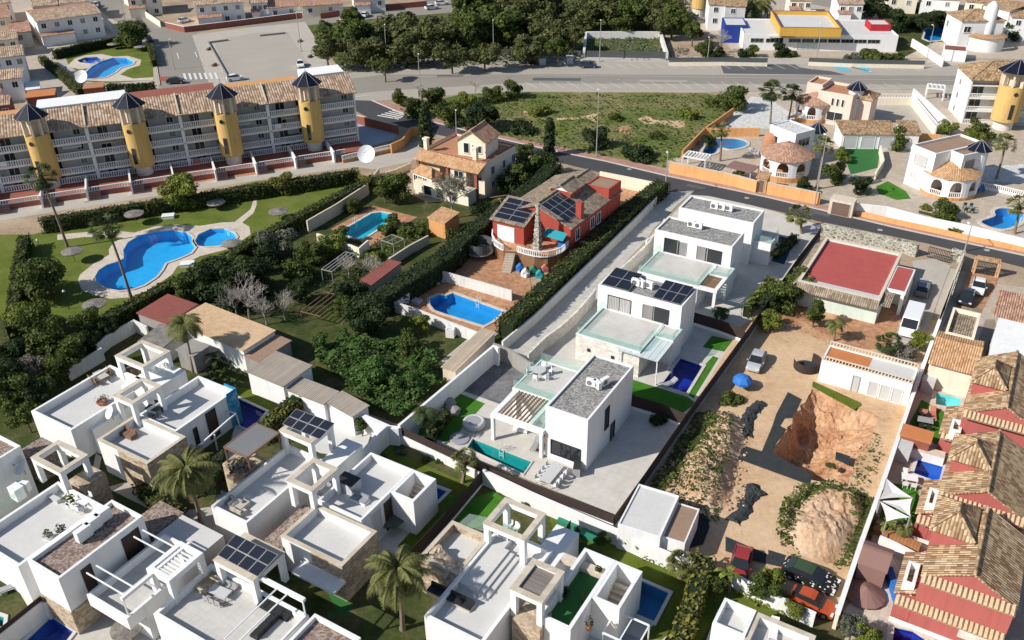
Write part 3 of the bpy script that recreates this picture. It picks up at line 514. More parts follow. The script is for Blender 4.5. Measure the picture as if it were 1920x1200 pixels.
def pool(ps, label, basin='b_blue', cw=.4, depth=1.25, cop='paving', water='w_blue', steps=None, wl=.12):
    c = sum(ps, Vector())/len(ps); o = thing('swimming_pool', label, 'pool', (c.x, c.y, 0)); ps = ccw(ps)
    m = MB(); n = len(ps)
    for i in range(n): a, b = ps[i], ps[(i+1) % n]; m.face([b+Vector((0, 0, .0)), a, a-Vector((0, 0, depth)), b-Vector((0, 0, depth))])
    flat_mesh(m, ps, -depth); m.build('basin', basin, o)
    m = MB(); out = offset(ps, cw); z = Vector((0, 0, .14))
    for i in range(n):
        j = (i+1) % n; m.face([ps[i]+z, out[i]+z, out[j]+z, ps[j]+z]); m.face([out[i], out[j], out[j]+z, out[i]+z]); m.face([ps[j], ps[i], ps[i]+z, ps[j]+z])
    m.build('coping', cop, o)
    flat_mesh(MB(), ps, -wl).build('water', water, o)
    if abs(area(ps)) > 12:
        i = max(range(n), key=lambda i: (ps[i]-ps[(i+1) % n]).length+(.0 if i else .01)); a, b = ps[i], ps[(i+1) % n]; d = (b-a).normalized(); nn = Vector((-d.y, d.x, 0)); m = MB()
        for s_ in (-.25, .25): q = a.lerp(b, .5)+d*s_; m.tube([q-nn*.35+Vector((0, 0, .1)), q-nn*.3+Vector((0, 0, .85)), q+nn*.08+Vector((0, 0, .85)), q+nn*.12+Vector((0, 0, -.9))], .035, 5)
        for z_ in (-.3, -.6): m.bar(a.lerp(b, .5)-d*.25+nn*.12+Vector((0, 0, z_)), a.lerp(b, .5)+d*.25+nn*.12+Vector((0, 0, z_)), .05)
        m.build('ladder', 'metal_white', o)
    return o
# ---- roofs on a frame (UV in metres, v up the slope)
def roof_face(m, vs): m.face(vs)
def hip(par, f, z, rise, ov=.35, mat='tile_tan', name='roof', ridge=True, cap_mat='coping_stone'):
    g = f.sub(-ov, f.W+ov, -ov, f.D+ov); a, b, c, d = g.ring(z); m = MB()
    if g.W > g.D: r0, r1 = g.pt(g.D/2, g.D/2, z+rise), g.pt(g.W-g.D/2, g.D/2, z+rise); m.face([a, b, r1, r0]); m.face([c, d, r0, r1]); m.face([b, c, r1]); m.face([d, a, r0])
    else: r0, r1 = g.pt(g.W/2, g.W/2, z+rise), g.pt(g.W/2, g.D-g.W/2, z+rise); m.face([a, b, r0]); m.face([b, c, r1, r0]); m.face([c, d, r1]); m.face([d, a, r0, r1])
    lo = g.ring(z-.12)
    for i in range(4): j = (i+1) % 4; m.face([lo[i], lo[j], (a, b, c, d)[j], (a, b, c, d)[i]])
    m.face(lo[::-1]); o = m.build(name, mat, par)
    if ridge:
        m = MB(); up = Vector((0, 0, .06)); m.bar(r0+up, r1+up, .22, .14)
        for p, r in ((a, r0), (d, r0) if g.W > g.D else (b, r0), (b, r1) if g.W > g.D else (c, r1), (c, r1) if g.W > g.D else (d, r1)): m.bar(p+up, r+up, .2, .12)
        m.build('ridge_tiles', mat, o)
    return o
def gable(par, f, z, rise, ov=.3, mat='tile_tan', along='d', name='roof', wall=None):
    g = f.sub(-ov, f.W+ov, -ov, f.D+ov); m = MB(); a, b, c, d = g.ring(z); t = Vector((0, 0, .14))
    if along == 'd': r0, r1 = g.pt(g.W/2, 0, z+rise), g.pt(g.W/2, g.D, z+rise); F1, F2 = [d, a, r0, r1], [b, c, r1, r0]
    else: r0, r1 = g.pt(0, g.D/2, z+rise), g.pt(g.W, g.D/2, z+rise); F1, F2 = [a, b, r1, r0], [c, d, r0, r1]
    for q in (F1, F2):
        m.face(q); m.face([x-t for x in q[::-1]])
        for i in range(4): j = (i+1) % 4; m.face([q[i]-t, q[j]-t, q[j], q[i]])
    o = m.build(name, mat, par); m = MB(); m.bar(r0+Vector((0, 0, .05)), r1+Vector((0, 0, .05)), .24, .16); m.build('ridge_tiles', mat, o)
    if wall:
        m = MB(); e = rise*(1-ov*2/(g.W if along == 'd' else g.D))
        if along == 'd':
            for v in (0, f.D): MB().face([f.pt(0, v, z), f.pt(f.W, v, z), f.pt(f.W/2, v, z+e)]).build('gable_wall', wall, par)
        else:
            for u in (0, f.W): MB().face([f.pt(u, 0, z), f.pt(u, f.D, z), f.pt(u, f.D/2, z+e)]).build('gable_wall', wall, par)
    return o
def pent(par, f, zf, zb, ov=.25, mat='tile_tan', axis='v', name='roof', t=.14):   # axis v: front z, back z ; axis u: left z, right z
    g = f.sub(-ov, f.W+ov, -ov, f.D+ov); z = (zf, zf, zb, zb) if axis == 'v' else (zf, zb, zb, zf)
    r = g.ring(0); q = [Vector((p.x, p.y, zz)) for p, zz in zip(r, z)]; m = MB(); m.hexa([p-Vector((0, 0, t)) for p in q], q); return m.build(name, mat, par)
def cone(par, c, r, z, h, n=8, mat='cone_blue', name='cone_roof', rib='metal_white', rot=0.0, over=0):
    m = MB(); c = Vector((c[0], c[1], 0)); R = [c+Vector((r*cos(2*pi*k/n+rot), r*sin(2*pi*k/n+rot), z)) for k in range(n)]; top = c+Vector((0, 0, z+h))
    for k in range(n): m.face([R[k], R[(k+1) % n], top])
    m.face(R[::-1]); o = m.build(name, mat, par)
    if rib:
        m = MB()
        for k in range(n): m.bar(R[k]+Vector((0, 0, .02)), top+Vector((0, 0, .02)), .055, .05)
        m.build('ribs', 'metal_grey', o)
    return o
# ---------------------------------------------------------------- vegetation
rnd = random.Random(7)
def leaves(m, pts, size, r=rnd, flat=0.0):
    vs, fs = m.v, m.f
    for p, nn in pts:
        s = size*r.uniform(.6, 1.4); n = (nn+Vector((r.uniform(-1, 1), r.uniform(-1, 1), r.uniform(-.6, 1)))*.75)
        if n.length < .01: n = Vector((0, 0, 1))
        n.normalize(); a = n.orthogonal().normalized(); b = n.cross(a); th = r.uniform(0, 6.28); x = (a*cos(th)+b*sin(th))*s; y = (b*cos(th)-a*sin(th))*s*r.uniform(.45, .8)
        k = len(vs); vs += [p-x, p-y*.9+n*s*.12, p+x, p+y-n*s*.1]; fs.append((k, k+1, k+2, k+3)); m.uv.append([(0, 0)]*4)
def lobe_pts(c, R, n, r, dens=.35, low=-1.0):
    out = []
    while len(out) < n:
        v = Vector((r.gauss(0, 1), r.gauss(0, 1), r.gauss(0, 1))); v.normalize()
        if v.z < low: continue
        k = r.random()**dens; q = Vector((v.x*R[0], v.y*R[1], v.z*R[2]))*k
        if noise.noise((Vector(c)+q)*2.3) < -.22 and r.random() < .85: continue
        out.append((Vector(c)+q, v))
    return out
PROTO = {}
def crown_mesh(kind, var):        # unit crown: radius about 1, height as given per kind; origin at ground of tree of height 1*H
    key = (kind, var)
    if key in PROTO: return PROTO[key]
    r = random.Random(hash(kind) % 1000+var*17 if False else sum(map(ord, kind))*7+var*17); m = MB()
    if kind == 'cypress':
        for i in range(9): z = .08+i*.1; R = .13*(1-abs(z-.35)*1.05)+.03; leaves(m, lobe_pts((r.uniform(-.015, .015), r.uniform(-.015, .015), z), (R, R, .09), 190, r, .5), .035, r)
        inner = [((0, 0, .45), (.07, .07, .42))]
    elif kind in ('broad', 'pine', 'shrub', 'tall'):
        nl = {'broad': 13, 'pine': 20, 'shrub': 9, 'tall': 12}[kind]; inner = []
        for i in range(nl):
            a = r.uniform(0, 6.28); ph = r.random()
            if kind == 'broad': d = r.uniform(.15, .62); c = (d*cos(a), d*sin(a), r.uniform(-.42, .55)); R = r.uniform(.3, .46)
            elif kind == 'pine': d = r.uniform(.1, .7); c = (d*cos(a), d*sin(a), r.uniform(-.5, .5)*(1.1-d)); R = r.uniform(.22, .4)
            elif kind == 'tall': d = r.uniform(.05, .4); c = (d*cos(a), d*sin(a), -.75+1.5*i/nl); R = r.uniform(.3, .42)
            else: d = r.uniform(.1, .62); c = (d*cos(a), d*sin(a), r.uniform(.1, .42)); R = r.uniform(.26, .45)
            leaves(m, lobe_pts(c, (R, R, R*.8), 360 if kind == 'pine' else 330, r, .3), .058 if kind != 'shrub' else .062, r); inner.append((c, (R*.62,)*3))
    PROTO[key] = (m.v, m.f, inner); return PROTO[key]
MESHC = {}
def crown_data(kind, var, mat):
    k = (kind, var, mat)
    if k not in MESHC:
        v, f, inner = crown_mesh(kind, var); me = bpy.data.meshes.new('crown'); me.from_pydata([tuple(a) for a in v], [], f); me.materials.append(M(mat))
        MESHC[k] = me
    return MESHC[k]
def trunk_data(var, mat='bark'):
    k = ('trunk', var, mat)
    if k not in MESHC:
        r = random.Random(var); m = MB(); m.tube([(0, 0, -.02), (r.uniform(-.02, .02), .01, .25), (.02, r.uniform(-.03, .03), .5), (0, 0, .8)], [.055, .045, .035, .018], 7)
        for i in range(5): a = r.uniform(0, 6.28); z = r.uniform(.3, .6); m.tube([(.01, 0, z), (.16*cos(a), .16*sin(a), z+.12), (.3*cos(a), .3*sin(a), z+.22)], [.022, .016, .008], 5)
        me = bpy.data.meshes.new('trunk'); me.from_pydata([tuple(a) for a in m.v], [], m.f); me.materials.append(M(mat)); MESHC[k] = me
    return MESHC[k]
TC = [0]
def tree(kind, px, r, H, label, mat='leaf', cat='tree', group=None, low=.5, name=None, cz=None, base=None):
    # px = pixel of crown centre, r = crown radius in picture pixels, H = tree height in metres
    TC[0] += 1; var = TC[0] % 3; s = mpp(px, H*.6)*r*(1.32 if kind != 'shrub' else 1.25)
    hr = {'broad': .82, 'pine': .8, 'shrub': .8, 'cypress': .5, 'tall': 1.0}[kind]*s
    if kind == 'shrub': zc = 0; H = s*.85
    elif kind == 'pine': zc = max(H*.5, hr*.62)
    else: zc = max(H-hr, hr*.72) if kind != 'tall' else H-s*1.0
    if kind == 'cypress': q = P(base); zc = 0
    else: q = P(px, (zc if kind != 'shrub' else H*.45)); q.z = 0
    t = thing(name or {'cypress': 'cypress_tree', 'pine': 'pine_tree', 'shrub': 'garden_shrub'}.get(kind, 'garden_tree'), label, cat, q, group, rnd.uniform(0, 6.28))
    if kind != 'shrub' and not (kind == 'cypress'):
        tr = link(bpy.data.objects.new('trunk', trunk_data(var))); tr.parent = t; tr.scale = (max(1.0, H*.55), max(1, H*.55), zc*1.2)
    if kind == 'cypress':
        tr = link(bpy.data.objects.new('trunk', trunk_data(0))); tr.parent = t; tr.scale = (H*.5, H*.5, H*.7)
    c = link(bpy.data.objects.new('crown', crown_data(kind, var, mat))); c.parent = t; c.location = (0, 0, zc)
    c.scale = (s, s, s) if kind not in ('cypress',) else (H*1.15, H*1.15, H)
    if kind in ('broad', 'pine'): c.scale = (s, s, s*.92)
    return t
def bare_tree(base, top, spread, label, n=60, mat='twig', name='bare_tree', group=None, puff=0, pmat='leaf_grey'):
    b = P(base); tp = upright(base, top); H = tp.z; t = thing(name, label, 'tree', b, group); r = random.Random(int(base[0])); m = MB(); tips = []
    def grow(p, d, L, rad, lv):
        q = p+d*L; m.tube([p, p+(d*.5+Vector((r.uniform(-.06, .06), r.uniform(-.06, .06), 0)))*L, q], [rad, rad*.8, rad*.6], 5 if lv < 2 else 3, False); tips.append(q)
        if lv < 5:
            for k in range(3 if lv > 0 else 7):
                e = (d+Vector((r.uniform(-1, 1), r.uniform(-1, 1), r.uniform(-.3, .6)))*.75*spread).normalized(); grow(q, e, L*r.uniform(.6, .88), rad*.6, lv+1)
    grow(b, Vector((0, 0, 1)), H*.3, H*.03, 0); m.build('trunk', mat, t)
    if puff:
        mm = MB(); leaves(mm, [(q+Vector((r.uniform(-.3, .3), r.uniform(-.3, .3), r.uniform(-.2, .3))), Vector((0, 0, 1))) for q in tips for _ in range(puff)], .1, r); mm.build('crown', pmat, t)
    return t
def frond_mesh(kind, var=0):
    k = ('frond', kind, var)
    if k in MESHC: return MESHC[k]
    r = random.Random(var+5); m = MB()
    if kind == 'fan':      # stiff fan leaves in a ball
        for i in range(46):
            a = r.uniform(0, 6.28); e = r.uniform(-.75, 1.35); d = Vector((cos(a)*cos(e), sin(a)*cos(e), sin(e))); L = r.uniform(.55, .75); q = d*L
            m.bar(d*.05, q, .02, .012); x = d.cross(Vector((0, 0, 1))); x = x.normalized() if x.length > .05 else Vector((1, 0, 0)); y = x.cross(d)
            for j in range(11):
                b = -1.25+2.5*j/10; e2 = (d*cos(b)+x*sin(b)).normalized(); tip = q+e2*.42*r.uniform(.85, 1.1)+Vector((0, 0, -.1)); w = (x*cos(b)-d*sin(b))*.035
                m.face([q, q+e2*.22+w+y*.01, tip, q+e2*.22-w-y*.01])
        for i in range(26):   # skirt of dead leaves
            a = r.uniform(0, 6.28); R = r.uniform(.1, .3); m.face([(.08*cos(a), .08*sin(a), -.05), (R*cos(a)+.04, R*sin(a), -.35), (R*cos(a), R*sin(a), -.75), (R*cos(a)-.05, R*sin(a)+.05, -.35)])
    else:                  # long arching feather leaves
        nf = {'feather': 30, 'droop': 58, 'banana': 9}[kind]
        for i in range(nf):
            a = i*2.399+r.uniform(-.2, .2); e0 = r.uniform(.1, 1.35) if kind != 'droop' else r.uniform(-.5, 1.45); L = 1.0*(r.uniform(.85, 1.1) if kind != 'droop' else r.uniform(.7, 1.2)); h = Vector((cos(a), sin(a), 0)); sd_ = Vector((-sin(a), cos(a), 0)); pts = []; p = Vector((0, 0, 0)); el = e0; nseg = 9
            for s in range(nseg+1):
                pts.append(p.copy()); p += (h*cos(el)+Vector((0, 0, sin(el))))*(L/nseg); el -= (.26 if kind != 'droop' else r.uniform(.14, .34))
            m.tube(pts, [.02*(1-s/nseg)+.005 for s in range(nseg+1)], 3, False)
            if kind == 'banana':
                for s in range(1, nseg): w0 = .16*sin(pi*s/nseg); w1 = .16*sin(pi*(s+1)/nseg); m.face([pts[s]-sd_*w0, pts[s]+sd_*w0, pts[s+1]+sd_*w1, pts[s+1]-sd_*w1])
            else:
                for s in range(1, nseg*5):
                    f = s/(nseg*5); k0 = min(nseg-1, int(f*nseg)); q = pts[k0].lerp(pts[k0+1], f*nseg-k0); ll = (.34 if kind == 'feather' else .24*r.uniform(.6, 1.3))*sin(pi*(f*.85+.12)); fw = (pts[k0+1]-pts[k0]).normalized()
                    for sg in (-1, 1):
                        dr = -.15 if kind == 'feather' else -.55
                        tip = q+sd_*sg*ll*.85+fw*ll*.35+Vector((0, 0, dr*ll)); m.face([q-fw*.012, q+fw*.014, tip])
    me = bpy.data.meshes.new('fronds'); me.from_pydata([tuple(a) for a in m.v], [], m.f); me.materials.append(M('palm_leaf')); MESHC[k] = me; return me
def palm(base, top, rpx, label, kind='fan', mat='palm_leaf', tr=.22, group=None, name='palm_tree', h=None, zb=0):
    b = P(base); tp = upright(base, top) if h is None else Vector((b.x, b.y, h)); s = mpp(top, tp.z)*rpx*{'fan': 1.12, 'droop': 1.25, 'feather': 1.35, 'banana': 1.3}[kind]; t = thing(name, label, 'tree' if tp.z > 1.6 else 'plant', b, group)
    dx = tp-b; m = MB(); path = [b+dx*q+Vector((0, 0, -.05 if q == 0 else 0)) for q in (0, .08, .3, .55, .8, 1)]
    for i, q in enumerate((0, .08, .3, .55, .8, 1)): path[i] = path[i]+Vector((sin(q*3.1)*dx.z*.012, 0, 0))
    m.tube(path, [tr*1.5, tr*1.1, tr*.95, tr*.85, tr*.8, tr*.85], 8); m.build('trunk', 'palm_bark', t)
    me = frond_mesh(kind)
    if mat != 'palm_leaf':
        k = ('frond', kind, mat)
        if k not in MESHC: MESHC[k] = me.copy(); MESHC[k].materials.clear(); MESHC[k].materials.append(M(mat))
        me = MESHC[k]
    c = link(bpy.data.objects.new('fronds', me)); c.parent = t; c.location = dx; c.scale = (s, s, s*(.95 if kind != 'fan' else .8)); c.rotation_euler.z = rnd.uniform(0, 6.28)
    return t
def hedge(px, h, wd, label, mat='hedge', dens=16, size=.2, world=False, z=None, cat='hedge', name='hedge', rough=.15, group=None):
    ps = px if world else [P(q, h if z is None else z) for q in pts_of(px)]; t = thing(name, label, cat, (ps[0].x, ps[0].y, 0), group); core = MB(); m = MB(); r = random.Random(len(ps)+int(abs(ps[0].x)*10))
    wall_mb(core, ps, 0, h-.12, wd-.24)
    for a, b in zip(ps, ps[1:]):
        d = (b-a); d.z = 0; L = d.length; d.normalize(); nn = Vector((d.y, -d.x, 0)); n = int(L*(wd+2*h)*dens); o = []
        for _ in range(n):
            u = r.uniform(-wd*.3, L+wd*.3); k = r.uniform(0, wd+2*h); ex = rough*noise.noise(Vector((a.x+u, a.y, k))*.9)*2+r.uniform(-.08, .1)
            q = a+d*u
            if k < h: o.append((Vector((q.x, q.y, k))-nn*(wd/2+ex), -nn))
            elif k < 2*h: o.append((Vector((q.x, q.y, k-h))+nn*(wd/2+ex), nn))
            else: o.append((Vector((q.x, q.y, h+ex))+nn*(k-2*h-wd/2), Vector((0, 0, 1))))
        leaves(m, o, size, r)
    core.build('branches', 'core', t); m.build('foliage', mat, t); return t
def mass(name, px, h, label, mat='scrub', dens=5, size=.3, kind='stuff', cat='plants', zf=None, sc_=.25, world=False):   # uncountable ground cover of leaves over a mounded surface
    ps = px if world else [P(q, h*.5) for q in pts_of(px)]; ps = ccw(ps); x0, y0, x1, y1 = bb(ps); r = random.Random(int(x0*7+y0)); m = MB(); A = (x1-x0)*(y1-y0); o = []
    for _ in range(int(A*dens)):
        p = Vector((r.uniform(x0, x1), r.uniform(y0, y1), 0))
        if not inside(p, ps): continue
        k = noise.noise(p*sc_)*.55+noise.noise(p*sc_*3.1)*.3+.35; z = h*max(0, k)*1.3
        if z < .05 and r.random() < .7: continue
        o.append((Vector((p.x, p.y, z*r.uniform(.75, 1.05)+.04+(zf(p) if zf else 0))), Vector((0, 0, 1))))
    leaves(m, o, size, r); ob = m.build(name, mat); return tag(ob, label, cat, None, kind)
# ---------------------------------------------------------------- pools and the excavation are real holes in the ground
H_COM = hole('01 930,740 925,680 960,620 1040,570 1160,540 1300,528 1400,545 1440,575 1440,620 1465,655 1430,700 1340,740 1240,775 1210,830 1170,880 1080,940 1000,968 900,982 800,965 730,920 712,880 740,830 800,790 880,765')
H_COM2 = hole('01 1462,610 1490,560 1580,518 1680,515 1750,545 1775,580 1740,620 1650,645 1550,652 1485,645')
H_TL = hole('00 565,570 650,540 690,500 760,460 850,435 950,435 1005,460 990,485 900,510 860,545 800,578 700,592 600,592')
H_TL2 = hole('00 580,455 640,432 730,428 765,445 735,465 680,478 600,470')
H_PAT = hole('11 622,545 868,402 940,392 1010,405 1035,435 950,500 800,592 740,588')
H_RED = hole('807,572 806,560 822,553 838,554 850,550 944,584 922,603 907,611 832,588 815,582')
H_V3 = hole('1425,432 1490,450 1470,497 1416,482')
H_V2 = hole('22 1265,288 1430,345 1305,550 1120,490')
H_V1 = hole('887,823 997,866 981,889 876,840')
H_B = hole('782,900 838,922 798,962 772,948')
H_A = hole('448,748 499,772 470,806 436,795')
H_C = hole('1203,1090 1254,1112 1226,1166 1189,1150')
H_G = hole('1350,1151 1389,1168 1374,1206 1330,1206')
H_D = hole('96,1157 138,1185 122,1206 44,1206')
H_S = hole('650,832 671,843 658,855 640,845')
H_R1 = hole('1756,736 1801,747 1800,767 1754,759')
H_R2 = hole('1722,860 1768,874 1760,905 1713,888')
H_R3 = hole('1677,1176 1712,1184 1745,1206 1673,1206')
H_R4 = hole('31 1600,465 1660,440 1705,420 1700,385 1740,365 1830,365 1900,400 1915,440 1860,490 1760,520 1660,500', True)
H_R5 = hole('20 1430,1140 1490,1050 1560,1040 1700,1045 1760,1070 1740,1100 1650,1120 1560,1110 1520,1150 1450,1160', True)
H_R6 = hole('30 1165,225 1210,203 1320,205 1325,300 1210,310 1165,290 1180,250')
H_E = hole('-22,1148 8,1158 6,1174 -22,1190')
PIT = hole('32 330,520 480,580 640,640 780,700 820,760 770,880 740,960 690,1050 650,1130 620,1225 440,1215 300,1195 150,1130 40,1060 30,1000 110,860 190,720 290,600', False, 0)
_q = []      # crumbling outline
for _i in range(len(PIT)):
    _a, _b = PIT[_i], PIT[(_i+1) % len(PIT)]; _n = max(1, int((_b-_a).length/.7)); _d = (_b-_a).normalized(); _x = Vector((_d.y, -_d.x, 0))
    for _k in range(_n): _p = _a.lerp(_b, _k/_n); _q.append(_p+_x*(noise.noise(_p*.9)*.55+noise.noise(_p*3.1)*.2 if _k else 0))
PIT[:] = _q
G0 = [Vector(q) for q in ((-900, 15, 0), (900, 15, 0), (900, 1500, 0), (-900, 1500, 0))]
sheet('ground', G0, 'ground', 0, world=True)
